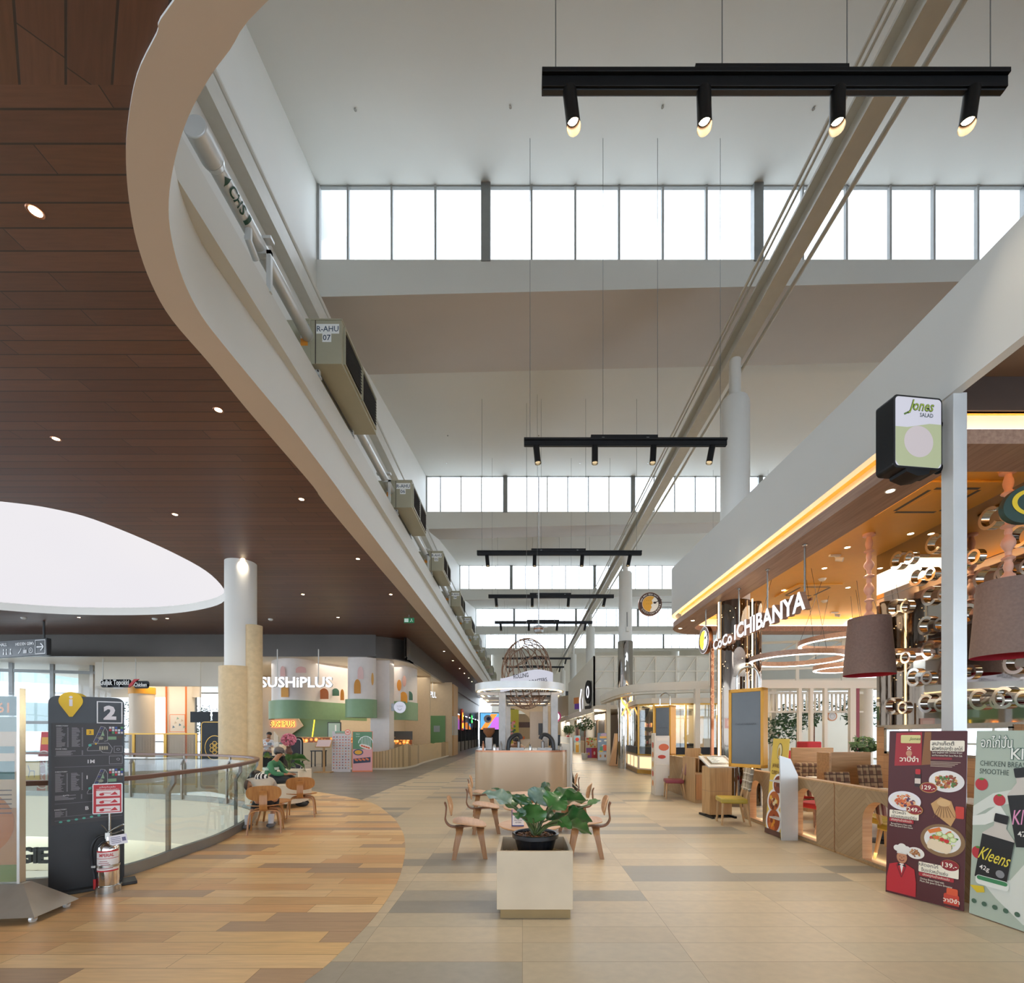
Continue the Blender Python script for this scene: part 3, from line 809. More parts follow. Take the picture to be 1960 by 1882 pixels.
# downlights of the timber soffit
DL = [(68, 405), (107, 840), (418, 785), (335, 985), (577, 956), (465, 1070), (685, 1070), (151, 1182), (320, 1184), (580, 1138), (748, 1138), (647, 1182), (850, 1247), (867, 1265), (880, 1280), (889, 1289), (897, 1298), (903, 1305)]
proto = None
for px, py in DL:
    x, y = up(px, py, 4.70)
    if proto is None:
        proto = thing('downlight', 'small round recessed downlight glowing warm in the timber soffit', 'light', (x, y, SOF), 0, 'recessed downlights in the timber soffit')
        b = MB(); b.lathe([(0.045, 0.0), (0.062, -0.006), (0.068, 0.0), (0.045, 0.0)], 'copper', n=24, caps=False); b.build('trim_ring', proto)
        b = MB(); b.lathe([(0.0, -0.003), (0.046, -0.002)], 'lamp_face', n=20, caps=False); b.build('lamp_lens', proto)
    else: dup(proto, (x, y, SOF))
    if y < 30: lamp('SPOT', (x, y, SOF - 0.03), 140, (1, 0.84, 0.64), size=0.05, spot=1.9)
for px, py in ((518, 1184), (296, 1183 - 0), (45, 1181)):
    x, y = up(px, py + 1, 4.70); b = MB(); b.lathe([(0.09, -0.01), (0.09, -0.05), (0.05, -0.08), (0.0, -0.08)], 'white_paint', n=20)
    single(b, 'smoke_detector', 'white round smoke detector on the timber soffit beyond the roof light', 'smoke detector', (x, y, SOF + 0.01), group='smoke detectors on the soffit')
x, y = up(783, 1182, 4.6)
t = thing('exit_sign', 'small green and white exit pictogram sign hung under the soffit', 'sign', (x, y, SOF - 0.32))
b = MB(); b.bx(-0.2, 0.2, -0.015, 0.015, 0, 0.2, '#1c8a55'); b.rect(-0.18, -0.02, 0.03, 0.17, '#e8fff2', -0.017); b.disc(0.1, 0.14, 0.022, '#e8fff2', y=-0.017); b.line([(0.04, 0.04), (0.1, 0.1), (0.15, 0.05)], 0.02, '#e8fff2', -0.017); b.build('panel', t); b = MB(); b.cyl((0, 0, 0.2), (0, 0, 0.33), 0.01, 'grey_metal', n=8); b.build('rod', t)
# ------------------------------------------------------------------ restaurant on the right
HW, HC = 2.95, 3.36         # timber ring and ceiling above the eye
def topz(y): return EYE + 4.30 + max(0, y - 6) * 0.042
def ringarc(x, y, r, n=8, rev=False):
    P = [(x + r - r * math.cos(a), y + r * math.sin(a)) for a in (PI / 2 * i / n for i in range(n + 1))]
    return P[::-1] if rev else P
path = [(4.2, -4.0), (4.2, 2), (4.2, 6)] + ringarc(4.2, 12.95, 0.85) + [(11, 13.8), (21.8, 13.8)]
b = MB(); n = len(path); vv = []
for i, p in enumerate(path):
    a = Vector(path[min(i + 1, n - 1)]) - Vector(path[max(i - 1, 0)]); a.normalize(); nx, ny = a.y * 0.05, -a.x * 0.05
    z1 = topz(min(p[1], 13.5)); vv += [(p[0] - nx, p[1] - ny, EYE + 3.30), (p[0] + nx, p[1] + ny, EYE + 3.30), (p[0] + nx, p[1] + ny, z1), (p[0] - nx, p[1] - ny, z1)]
b.add(vv, [(i * 4 + j, i * 4 + (j + 1) % 4, i * 4 + 4 + (j + 1) % 4, i * 4 + 4 + j) for i in range(n - 1) for j in range(4)] + [(0, 1, 2, 3)], 'bulk_paint')
struct(b, 'trim_bulkhead_right', angle=50)
b = MB(); b.prism([[(4.26, 4.9), (4.26, 13), (5.0, 13.74), (21.9, 13.74), (21.9, 4.9)]], EYE + HC, EYE + HC + 0.1, 'orange_ceiling', 'white_paint'); b.bx(4.26, 21.9, -4, 4.9, EYE + HC + 0.35, EYE + HC + 0.45, 'dark_ceiling'); b.bx(4.26, 21.9, 4.88, 4.93, EYE + HC, EYE + HC + 0.4, 'dark_ceiling'); struct(b, 'ceiling_restaurant')
# timber ring below it, lit from behind
ro = [(21.6, 4.78), (4.18, 4.78)] + ringarc(4.18, 12.9, 1.1) + [(21.6, 14.0), (21.6, 13.5)] + ringarc(4.77, 12.9, 0.6, rev=True) + [(4.77, 5.29), (21.6, 5.29)]
b = MB(); b.prism([ro], EYE + HW, EYE + HW + 0.15, 'walnut_edge'); b.wall([(21.6, 4.98), (4.42, 4.98)] + ringarc(4.42, 12.9, 0.86) + [(21.6, 13.76)], EYE + HW + 0.15, EYE + HC, 0.04, 'cream')
struct(b, 'trim_timber_ring', angle=50)
def z3(P, z): return [(x, y, z) for x, y in P]
b = MB(); b.tube([(21, 4.85, EYE + HW + 0.17), (4.27, 4.85, EYE + HW + 0.17)] + z3(ringarc(4.27, 12.9, 1.0), EYE + HW + 0.17) + [(21, 13.9, EYE + HW + 0.17)], 0, 'cove', flat=(0.05, 0.025)); b.build
ca = single(b, 'cove_light', 'warm light strip on the outer side of the timber ring, under the white bulkhead', 'light')
b = MB(); b.tube([(21, 5.12, EYE + HW + 0.17), (4.6, 5.12, EYE + HW + 0.17)] + z3(ringarc(4.6, 12.9, 0.7), EYE + HW + 0.17) + [(21, 13.6, EYE + HW + 0.17)], 0, 'cove', flat=(0.05, 0.025))
single(b, 'cove_light', 'warm light strip on the inner side of the timber ring, under the orange ceiling', 'light')
# mirror wall and the timber wall under it
XM = 6.69
b = MB(); b.bx(XM, XM + 0.02, 5.3, 8.88, 1.76, EYE + HC, 'mirror'); b.bx(XM + 0.02, XM + 0.18, 5.3, 8.87, 1.76, EYE + HC, 'oak')
for y in (5.96, 7.4): b.bx(XM - 0.003, XM, y, y + 0.008, 1.76, EYE + HC, 'charcoal')
b.bx(XM - 0.003, XM, 5.3, 8.88, EYE + 2.52, EYE + 2.53, 'charcoal'); b.bx(XM - 0.02, XM + 0.18, 5.3, 8.89, 1.73, 1.76, 'steel')
struct(b, 'wall_mirror')
planks('tile_oak', 0.3, 0.12, [(0, '#b88e66'), (0.5, '#b0865e'), (0.8, '#bf946b')], groove='#8d6647', gw=0.005, rough=0.4, along='YZ', stagger=False, gamt=0.1)
b = MB(); b.bx(XM, XM + 0.2, 5.3, 6.4, 0, 1.73, 'tile_oak'); b.bx(XM, XM + 0.2, 6.4, 8.67, 0, 1.24, 'tile_oak'); b.bx(XM, XM + 0.2, 8.67, 8.88, 0, 1.73, 'tile_oak')
for z0, z1, y0, y1 in ((1.24, 1.28, 6.4, 8.67), (1.68, 1.73, 6.4, 8.67), (1.24, 1.7, 8.61, 8.67), (1.24, 1.7, 6.4, 6.46)): b.bx(XM - 0.02, XM + 0.21, y0, y1, z0, z1, 'steel')
struct(b, 'wall_servery')
def band(b, cx, cz, r, t, d, a0, a1, m, n=22):
    k = n + 1; A = [a0 + (a1 - a0) * i / n for i in range(k)]
    vv = []
    for rr, x in ((r, 0), (r - t, 0), (r - t, -d), (r, -d)): vv += [(x, cx + rr * math.cos(a), cz + rr * math.sin(a)) for a in A]
    b.add(vv, [(q * k + i, q * k + i + 1, ((q + 1) % 4) * k + i + 1, ((q + 1) % 4) * k + i) for q in range(4) for i in range(n)] + [(0, k, 2 * k, 3 * k), (k - 1, 4 * k - 1, 3 * k - 1, 2 * k - 1)], m)
cp = None
for r, (h, y0) in enumerate(((3.07, 8.33), (2.65, 7.92), (2.25, 8.41), (1.78, 7.74), (1.37, 8.41), (0.96, 7.98), (0.50, 8.47))):
    for j in range(8):
        y = y0 - j * (0.66 + 0.08 * ((r * 3 + j) % 3)) 
        if y < 5.5: continue
        if cp is None:
            cp = thing('wall_letters', 'pair of chrome ring letters C and o standing out from the mirror wall', 'letters', (XM, y, EYE + h), 0, 'chrome ring letters on the mirror wall')
            b = MB(); band(b, 0, 0, 0.155, 0.045, 0.06, PI * 0.22, PI * 1.78, 'chrome'); b.X = Matrix.Scale(-1, 4, (0, 1, 0)); o = b.build('letter_c', cp)
            me = o.data
            for v in me.vertices: v.co.y *= -1
            b = MB(); band(b, -0.25, -0.04, 0.11, 0.035, 0.05, 0, 2 * PI, 'chrome'); b.build('letter_o', cp)
        else: dup(cp, (XM, y, EYE + h))
# pendant lamps with turned stems and felt shades
def pendant(x, y, nm, s=1.0):
    t = thing('pendant_lamp', nm, 'lamp', (x, y, EYE + HC))
    prof = [(0.09, 0), (0.09, -0.03), (0.035, -0.05)]; z = -0.06
    for i, (r, h) in enumerate(((0.055, 0.2), (0.075, 0.06), (0.042, 0.12), (0.075, 0.17), (0.035, 0.07), (0.08, 0.06), (0.04, 0.09), (0.075, 0.2), (0.035, 0.06), (0.07, 0.06), (0.05, 0.15), (0.075, 0.12))):
        for u in (0.1, 0.3, 0.5, 0.7, 0.9): prof.append((0.03 + (r - 0.03) * math.sin(PI * u), z - h * u))
        z -= h
    b = MB(); b.lathe(prof[::-1], 'rose_turned', n=18); b.build('stem', t)
    z0, z1 = -1.42, -2.37
    b = MB(); n = 40; b.lathe([(0.37, z1), (0.30, z0), (0.05, z0), (0.05, z0 - 0.01), (0.29, z0 - 0.012)], 'felt', n=n, caps=False); b.build('lamp_shade', t, label='grey-brown felt drum shade')
    b = MB(); b.lathe([(0.29, z0 - 0.012), (0.36, z1), (0.37, z1)], 'felt_red', n=n, caps=False); b.build('shade_lining', t, label='crimson lining of the shade')
    b = MB(); b.ball((0, 0, z0 - 0.2), 0.05, 'led_warm'); b.build('bulb', t)
    return t
pendant(5.83, 7.91, 'felt drum pendant lamp on a turned pink stem left of the white post')
pendant(6.2, 6.0, 'felt drum pendant lamp on a turned pink stem, right of the white post')
# dark green sign seen at the frame's edge
t = thing('hanging_sign', 'dark green oval sign with yellow curve above the pendant right of the post', 'sign', at(1975, 962, 5.28))
b = MB(); b.disc(0, 0, 0.33, '#27423a', 0.21, y=0, n=40, rot=0.35, depth=0.06); b.build('panel', t)
b = MB(); b.ring(0.02, 0, 0.185, 0.245, '#e8c62c', y=-0.004, a0=PI * 0.6, a1=PI * 1.5, kz=0.62); b.build('emblem', t); b = MB(); b.cyl((0, 0.03, 0.15), (0, 0.03, EYE + HC - t.location.z), 0.012, 'black_metal', n=8); b.build('rod', t)
# halo lamps
def halo(x, y, z, r, nm):
    t = thing('ring_chandelier', nm, 'lamp', (x, y, z), 0, 'timber ring chandeliers in the restaurant')
    C = [(math.cos(2 * PI * i / 64), math.sin(2 * PI * i / 64)) for i in range(64)]
    b = MB(); b.prism([[(r * c, r * s_) for c, s_ in C], [((r - 0.07) * c, (r - 0.07) * s_) for c, s_ in C]], 0, 0.1, 'walnut_edge'); b.build('timber_ring', t)
    b = MB(); b.prism([[((r - 0.005) * c, (r - 0.005) * s_) for c, s_ in C], [((r - 0.065) * c, (r - 0.065) * s_) for c, s_ in C]], -0.012, 0, 'led_white'); b.build('light_diffuser', t)
    for a in (0.6, 2.7, 4.8):
        b = MB(); b.cyl((math.cos(a) * r * 0.96, math.sin(a) * r * 0.96, 0.1), (math.cos(a) * r * 0.5, math.sin(a) * r * 0.5, EYE + HC - z), 0.004, 'black_metal', n=6); b.build('wire', t)
halo(5.82, 10.0, EYE + 1.56, 0.92, 'large timber ring lamp lit underneath, lowest and leftmost of three')
halo(6.95, 10.05, EYE + 1.93, 0.92, 'timber ring lamp lit underneath, highest, partly behind the felt shade')
halo(7.75, 11.3, EYE + 1.55, 0.66, 'smallest timber ring lamp half hidden behind the felt shade')
# recessed lights and cassette units of the orange ceiling
proto = None
for px, py in ((1622, 1048), (1578, 1088), (1500, 1130), (1623, 1125), (1440, 1165), (1630, 1184), (1743, 1022), (1704, 940), (1326, 1188), (1302, 1203)):
    h = HC if (px, py) not in ((1704, 940), (1326, 1188), (1302, 1203)) else HW
    x, y = up(px, py, h); z = EYE + h
    if h < 3: x = min(max(x, 4.3), 4.65) if py < 1000 else x
    if proto is None:
        proto = thing('restaurant_downlight', 'small round downlight glowing in the orange restaurant ceiling or its timber rim', 'light', (x, y, z), 0, 'downlights over the restaurant')
        b = MB(); b.lathe([(0.04, 0), (0.052, -0.005), (0.056, 0), (0.04, 0)], 'white_paint', n=20, caps=False); b.build('trim_ring', proto); b = MB(); b.lathe([(0, -0.003), (0.042, -0.002)], 'lamp_face', n=16, caps=False); b.build('lamp_lens', proto)
    else: dup(proto, (x, y, z))
    lamp('SPOT', (x, y, z - 0.03), 45, (1, 0.82, 0.55), size=0.04, spot=2.2)
for px, py, nm in ((1790, 955, 'square ceiling cassette air conditioner nearer the white post'), (1545, 1130, 'square ceiling cassette air conditioner above the lit restaurant sign')):
    x, y = up(px, py, HC); t = thing('ceiling_cassette', nm, 'air conditioner', (x, y, EYE + HC)); x = 0
    b = MB(); b.bx(-0.5, 0.5, -0.5, 0.5, -0.03, 0.0, 'orange_ceiling'); b.build('panel', t, bevel=0.008); b = MB(); b.bx(-0.25, 0.25, -0.25, 0.25, -0.035, -0.03, 'orange_ceiling')
    for s_ in (-1, 1): b.bx(-0.3, 0.3, s_ * 0.34 - 0.025, s_ * 0.34 + 0.025, -0.033, -0.03, 'louver'); b.bx(s_ * 0.34 - 0.025, s_ * 0.34 + 0.025, -0.3, 0.3, -0.033, -0.03, 'louver')
    b.build('outlet_slots', t)
for px, py in ((1598, 1068), (1597, 1178)):
    x, y = up(px, py - 6, HC); t = thing('ceiling_spotlight', 'white adjustable spotlight on the orange ceiling, %s' % ('nearer one' if py < 1100 else 'farther one'), 'light', (x, y, EYE + HC))
    b = MB(); b.bx(-0.1, 0.1, -0.03, 0.03, -0.03, 0, 'cream'); b.build('base', t); b = MB(); b.cyl((0.02, 0, -0.08), (0.1, -0.08, -0.12), 0.04, 'cream', n=14); b.cyl((0, 0, -0.03), (0.03, 0, -0.09), 0.012, 'cream', n=8); b.build('lamp_head', t)
for px, py in ((1574, 1108), (1578, 1150)):
    x, y = up(px, py, HC); b = MB(); b.lathe([(0, -0.05), (0.05, -0.045), (0.08, 0)], 'cream', n=18)
    single(b, 'smoke_detector', 'cream round detector on the orange ceiling of the restaurant', 'smoke detector', (x, y, EYE + HC), group='detectors on the orange ceiling')

# mirror cladding of the first column
t = thing('column_cladding', 'polished mirror cladding with lit strips around the first round column', 'column cladding', (CX, CY0, 0))
b = MB(); b.wall([(-0.04 + 0.34 * math.cos(a), -0.02 + 0.36 * math.sin(a)) for a in (2 * PI * i / 36 for i in range(36))], 0.0, EYE + HW, 0.02, 'dark_mirror', True); b.build('mirror_shell', t)
b = MB(); b.cyl((0.42, -0.1, 0), (0.42, -0.1, EYE + HW), 0.12, 'dark_mirror', n=24); b.build('side_tube', t)
b = MB(); b.bx(-0.42, -0.39, -0.11, -0.08, 0.9, EYE + HW, 'led_warm'); b.build('light_strip', t, label='glowing warm strip on the left edge')
b = MB(); b.bx(0.2, 0.218, -0.39, -0.36, 0.7, EYE + HW, 'led_warm'); b.build('light_strip', t, label='glowing warm strip near the right edge')
b = MB()
for i in range(44):
    a = -PI / 2 + 1.2 * math.sin(i * 2.3); zz = 2.2 + 2.2 * ((i * 37 % 44) / 44); b.ball((-0.04 + 0.35 * math.cos(a), -0.02 + 0.37 * math.sin(a), zz), 0.008, 'led_warm', 6, 4)
b.build('fairy_lights', t, label='tiny warm fairy lights on the mirror', kind='stuff')
b = MB(); b.X = T(-0.08, -0.39, 3.2); b.shape([(-0.13, -0.35), (0.13, -0.35), (0.13, 0.1)] + [(0.13 * math.cos(a), 0.1 + 0.2 * math.sin(a)) for a in (PI * i / 8 for i in range(1, 8))] + [(-0.13, 0.1)], 'steel', 0, 0.01); b.build('arch_plate', t)
b = MB(); b.X = T(-0.38, -0.39, 1.72); b.bx(-0.02, 0.28, -0.02, 0, 0, 0.22, '#d9b3ae'); b.rect(0.02, 0.24, 0.05, 0.17, '#e7cdc6', -0.022); b.build('notice_plate', t, label='small pink notice plate')
t = thing('neon_strip_sign', 'narrow brown upright sign with pale letters left of the mirror column', 'sign', (CX - 0.5, CY0 + 0.05, 0.0))
b = MB(); b.bx(-0.03, 0.03, -0.03, 0.03, 0, 3.7, 'copper'); b.build('panel', t); b = MB()
for i, c in enumerate('CURRY HOUSE'): b.text(c, 0, 3.5 - i * 0.15, 0.13, '#d9b594', -0.034, 0.01)
b.build('lettering', t, label='pale raised letters')

# lit restaurant name on rods
t = thing('illuminated_sign', 'white illuminated restaurant name in block letters hung from the timber rim', 'sign', (4.29, 8.85, EYE + 2.05), -PI / 2)
def txt3d(nm, st, x, z, w, size, parent, face='sign_white', side='walnut_edge', depth=0.09, off_=0.03, label=None, y=0.0, shear=0.0):
    b = MB(); vs_, fs = text_mesh(st, off_, 0.0, 2, shear); ww = max(v.x for v in vs_) - min(v.x for v in vs_); cx = (max(v.x for v in vs_) + min(v.x for v in vs_)) / 2
    cz = (max(v.y for v in vs_) + min(v.y for v in vs_)) / 2; kx = w / ww
    P = [(x + (v.x - cx) * kx, y, z + (v.y - cz) * size) for v in vs_]; n = len(P); b.add(P, fs, face)
    Q = P + [(a, bb + depth, c) for a, bb, c in P]
    from collections import Counter
    ed = Counter()
    for f in fs:
        for i in range(len(f)): ed[(f[i], f[(i + 1) % len(f)])] += 1
    sf = [(a, a + n, c + n, c) for (a, c) in ed if (c, a) not in ed]
    b.add(Q, sf + [tuple(i + n for i in f)[::-1] for f in fs], side)
    return b.build(nm, parent, label=label)
txt3d('lettering', 'CoCo', -1.26, -0.06, 0.96, 0.32, t, label='shorter glowing word at the far end'); txt3d('lettering', 'ICHIBANYA', 0.52, 0.0, 2.4, 0.41, t, label='longer glowing word at the near end')
b = MB(); b.bx(-1.78, 1.72, 0.09, 0.11, -0.02, 0.02, 'copper'); b.build('carrier_bar', t)
for x in (-1.6, -0.68, 0.43, 1.54): b = MB(); b.cyl((x, 0.1, 0), (x, 0.1, HW - 2.05), 0.016, 'steel', n=8); b.lathe([(0.04, HW - 2.07), (0.04, HW - 2.055)], 'steel', (x, 0.1, 0), 12); b.build('rod', t)
def logo(nm, label, loc, rz, r, lit):
    t = thing(nm, label, 'sign', loc, rz)
    b = MB(); b.disc(0, 0, r, 'copper', y=0.0, n=40, depth=0.09); b.build('casing', t)
    b = MB(); W = 'sign_white' if lit else '#efece4'
    b.disc(0, 0, r * 0.97, W if lit else '#4b3833', y=-0.003, n=40); b.ring(0, 0, r * 0.72, r * 0.94, '#6a4a3c' if lit else '#4b3833', y=-0.006, n=40); b.disc(0, 0, r * 0.70, '#f3efe4' if not lit else 'sign_white', y=-0.008, n=36)
    yel = '#e0a83c' if not lit else 'neon_yellow'
    b.shape([(r * 0.68 * math.cos(a), r * 0.68 * math.sin(a)) for a in (PI * 0.33 + PI * 1.15 * i / 18 for i in range(19))] + [(0.02 * r, -0.45 * r), (0.12 * r, -0.3 * r), (0.05 * r, -0.1 * r), (0.2 * r, 0.05 * r), (0.12 * r, 0.3 * r)], yel, -0.011)
    for i in range(6): b.disc(-r * 0.3 + r * 0.16 * (i % 3), r * 0.3 - r * 0.3 * (i // 3), r * 0.03, '#a5772a', y=-0.013, n=8)
    b.disc(r * 0.38, 0.1 * r, r * 0.13, '#3c302c', r * 0.09, y=-0.014); b.line([(r * 0.42, 0.12 * r), (r * 0.98, 0.38 * r)], r * 0.06, '#3c302c', -0.014)
    for st, a0, a1, rr, sz in (('Good smell Good curry', 2.9, 0.75, 0.83, 0.13), ('CoCoICHIBANYA', 3.75, 6.2, 0.83, 0.15)):
        for i, c in enumerate(st):
            a = a0 + (a1 - a0) * i / (len(st) - 1); q = a - PI / 2 if a1 < a0 else a + PI / 2
            if c != ' ': b.text(c, r * rr * math.cos(a), r * rr * math.sin(a), r * sz * 1.3, '#f6f3ea', -0.012, 0.02, rot=q)
    b.build('emblem', t, label='yellow and white curry emblem with ringed lettering'); return t
t = logo('round_logo_sign', 'round brown logo sign on two arms off the end of the white bulkhead', (3.67, 13.5, EYE + 3.73), 0, 0.335, False)
for z in (0.06, -0.08): b = MB(); b.cyl((0.25, 0.05, z), (0.9, 0.05, z), 0.012, 'grey_metal', n=8); b.build('arm', t)
t = logo('round_logo_sign', 'round lit logo sign on a rod at the far end of the lit restaurant name', (4.3, 11.15, EYE + 2.22), -PI / 2, 0.325, True)
b = MB(); b.cyl((0, 0.05, 0.31), (0, 0.05, HW - 2.22), 0.016, 'steel', n=8); b.build('rod', t)
lamp('POINT', (3.9, 9.0, EYE + 1.9), 15, (0.95, 0.97, 1), size=0.3)

# arched front panels
def arch_panel(y0, y1, arches, nm, x=4.2, h=0.92):
    t = thing('partition_panel', nm, 'partition', (x, y0, 0)); b = MB(); L = y1 - y0
    loops = [[(0, 0.03), (L, 0.03), (L, h), (0, h)]]
    for (a, w) in arches:
        c = a - y0; loops.append([(c - w / 2, 0.06), (c + w / 2, 0.06)] + [(c + w / 2 * math.cos(q), 0.53 + w / 2 * math.sin(q)) for q in (PI * i / 14 for i in range(15))] + [(c - w / 2, 0.06)][:0])
    b.X = Matrix(((0, 0, 1, 0), (1, 0, 0, 0), (0, 1, 0, 0), (0, 0, 0, 1))); b.prism(loops, 0, 0.12, 'chevron_oak', 'ply_pale'); b.build('board', t)
    b = MB(); b.bx(-0.01, 0.13, 0, L, h, h + 0.02, 'oak'); b.build('capping', t); b = MB(); b.bx(0.01, 0.11, 0, L, 0, 0.03, 'oak'); b.build('plinth', t)
    b = MB(); b.bx(0.13, 0.145, 0.05, L - 0.05, 0.02, 0.035, 'led_warm'); b.build('floor_light_strip', t)
    return t
arch_panel(2.6, 4.5, [(4.0, 0.5)], 'oak chevron partition with arch, nearest, behind the food standees')
arch_panel(4.75, 6.32, [(5.55, 0.52)], 'oak chevron partition with arch showing mustard seats')
arch_panel(6.34, 7.72, [(6.98, 0.52)], 'oak chevron partition with arch showing red seats, behind yellow standee')
arch_panel(7.74, 8.95, [(8.45, 0.46)], 'oak chevron partition with arch, farthest, beside the grey plaid chair')
lamp('AREA', (4.45, 6.4, 0.1), 10, (1, 0.75, 0.45), rot=(0, 0, 0), size=0.1, size_y=5)

def dining_chair(nm, loc, rz, seat_m, back_m, leg_m='oak', high=0.95):
    t = thing('dining_chair', nm, 'chair', loc, rz)
    b = MB(); b.box((0, 0, 0.43), (0.46, 0.44, 0.09), seat_m); b.build('seat', t, bevel=0.025, seg=3)
    b = MB(); b.X = T(0, 0.2, 0.5, 0, -0.14); n = 6; w = 0.22
    vv = [(-w + 2 * w * i / n, 0.03 * math.cos((i / n - 0.5) * PI) + dy, z) for dy in (-0.0, 0.055) for z in (0.1, high - 0.5) for i in range(n + 1)]
    k = n + 1; fs = [(i, i + 1, k + i + 1, k + i) for i in range(n)] + [(2 * k + i, 3 * k + i, 3 * k + i + 1, 2 * k + i + 1) for i in range(n)] + [(i, 2 * k + i, 2 * k + i + 1, i + 1) for i in range(n)] + [(k + i, k + i + 1, 3 * k + i + 1, 3 * k + i) for i in range(n)] + [(0, k, 3 * k, 2 * k), (n, 2 * k + n, 3 * k + n, k + n)]
    b.add(vv, fs, back_m); b.build('backrest', t, bevel=0.02, seg=3)
    for sx in (-1, 1):
        b = MB(); b.cyl((sx * 0.19, -0.18, 0.4), (sx * 0.2, -0.2, 0), 0.024, leg_m, 0.016, 10); b.build('leg', t)
        b = MB(); b.cyl((sx * 0.19, 0.19, 0.4), (sx * 0.2, 0.27, 0), 0.024, leg_m, 0.016, 10); b.build('leg', t)
        b = MB(); b.cyl((sx * 0.17, 0.2, 0.44), (sx * 0.17, 0.25, 0.66), 0.02, leg_m, n=8); b.build('back_post', t)
    return t
dining_chair('wooden waiting chair with mustard seat and grey plaid back before the mirror column', (3.72, 8.38, 0), -1.75, 'mustard', 'plaid_grey', high=1.0)
dining_chair('wooden waiting chair with burgundy seat and red striped back beside the till cabinet', (3.76, 11.7, 0), -1.75, 'burgundy', 'stripe_red', high=0.98)
dining_chair('plaid-backed restaurant chair with red seat behind the yellow standee', (5.3, 9.0, 0), 0.1, 'red_fabric', 'plaid_brown')
dining_chair('plaid-backed restaurant chair, middle of those showing over the arched partition', (5.45, 7.85, 0), 0.05, 'red_fabric', 'plaid_brown')
dining_chair('tall plaid-backed restaurant chair just left of the dark red standee', (5.98, 7.75, 0), 0.15, 'red_fabric', 'plaid_brown', high=1.08)
dining_chair('red-seated chair seen through the left arch of the partition', (4.85, 7.75, 0), 1.9, 'red_fabric', 'stripe_red', 'walnut_edge', high=0.86)
dining_chair('mustard-seated chair seen through the right arch, its seat nearest the red standee', (4.72, 5.75, 0), 1.6, 'mustard', 'stripe_red', high=0.86)
dining_chair('mustard-seated chair behind another, seen through the right arch', (4.95, 6.45, 0), 1.6, 'mustard', 'plaid_brown', high=0.86)
def booth(nm, loc, w, h=1.25):
    t = thing('booth_bench', nm, 'bench', loc); b = MB(); b.bx(0, w, 0, 0.06, 0, h, 'oak_h'); b.build('back_panel', t, bevel=0.006)
    b = MB(); b.bx(0.03, w - 0.03, -0.55, -0.02, 0.2, 0.45, 'plaid_brown'); b.build('seat', t, bevel=0.04, seg=3); b = MB(); b.bx(0.03, w - 0.03, -0.18, 0, 0.45, 0.98, 'plaid_brown'); b.build('backrest', t, bevel=0.05, seg=3); b = MB(); b.bx(0, w, -0.55, 0, 0, 0.2, 'oak_h'); b.build('plinth', t)
booth('plaid booth bench with high oak back at the rear of the restaurant', (5.85, 10.2, 0), 0.9, 1.3)
t = thing('booth_partition', 'plain high oak booth divider in the middle of the restaurant', 'partition', (5.35, 8.5, 0)); b = MB(); b.bx(0, 0.95, 0, 0.05, 0, 1.27, 'oak_h'); b.build('panel', t, bevel=0.005); b = MB(); b.bx(0, 0.04, -0.3, 0, 0, 1.27, 'oak_h'); b.build('end_panel', t, bevel=0.005)
for i, (x, y) in enumerate(((5.9, 9.0), (5.35, 7.0), (5.6, 5.9))):
    t = thing('restaurant_table', 'white-topped restaurant table %s' % ('between the plaid booth and partition', 'in front of the high oak divider', 'beside the servery wall')[i], 'table', (x, y, 0))
    b = MB(); b.bx(-0.3, 0.3, -0.3, 0.3, 0.73, 0.76, 'white_paint'); b.build('tabletop', t, bevel=0.008); b = MB(); b.cyl((0, 0, 0.02), (0, 0, 0.73), 0.03, 'black_metal', n=12); b.build('pedestal', t); b = MB(); b.lathe([(0.22, 0), (0.22, 0.012), (0.03, 0.03)], 'black_metal', n=20); b.build('base', t)
# digital menu cabinets in yellow frames
def menu_box(nm, loc, w, d, h, rz, arch):
    t = thing('display_cabinet', nm, 'display', loc, rz)
    b = MB(); b.bx(0, d, 0, 0.05, 0, h, 'yellow_frame'); b.bx(0, d, w - 0.05, w, 0, h, 'yellow_frame'); b.bx(0, d, 0, w, 0, 0.06, 'yellow_frame'); b.bx(0, d, 0, w, h - 0.06, h, 'yellow_frame'); b.bx(0.03, d - 0.03, 0.04, w - 0.04, 0.05, h - 0.05, 'yellow_frame'); b.build('frame', t, bevel=0.008)
    mat('screen_grey', '#63686d', 0.25, var=0.08, scale=1.5, spec=0.3) if 'screen_grey' not in MATS else None
    b = MB(); b.bx(0.016, 0.022, 0.05, w - 0.05, 0.06, h - 0.06, 'screen_grey'); b.build('screen', t, label='grey glass screen')
    b = MB(); b.X = Matrix(((0, 1, 0, 0), (-1, 0, 0, w), (0, 0, 1, 0), (0, 0, 0, 1))); b.text('CoCoICHIBANYA', w / 2, h * 0.55, 0.05, '#3c3f44', -0.012 + 0.024, w=w * 0.6); b.X = T(0.012, 0, 0) @ b.X; b.build('lettering', t)
    b = MB(); r = arch; P = [(d / 2, w / 2 - r, h)] + [(d / 2, w / 2 - r * math.cos(a), h + 0.18 + r * math.sin(a)) for a in (PI * i / 12 for i in range(13))] + [(d / 2, w / 2 + r, h)]
    b.tube(P, 0.018, 'steel', 10); b.build('arch_tube', t); return t
# front faces the walkway (towards -x), slightly turned to the viewer
menu_box('tall yellow-framed menu screen with arched tube, right of the mirror column', (4.02, 7.85, 1.02), 0.62, 0.16, 1.36, 0.62, 0.2)
menu_box('yellow-framed menu screen with arched tube, left of the mirror column by the till', (4.0, 12.7, 1.02), 0.55, 0.24, 1.36, 0.62, 0.17)
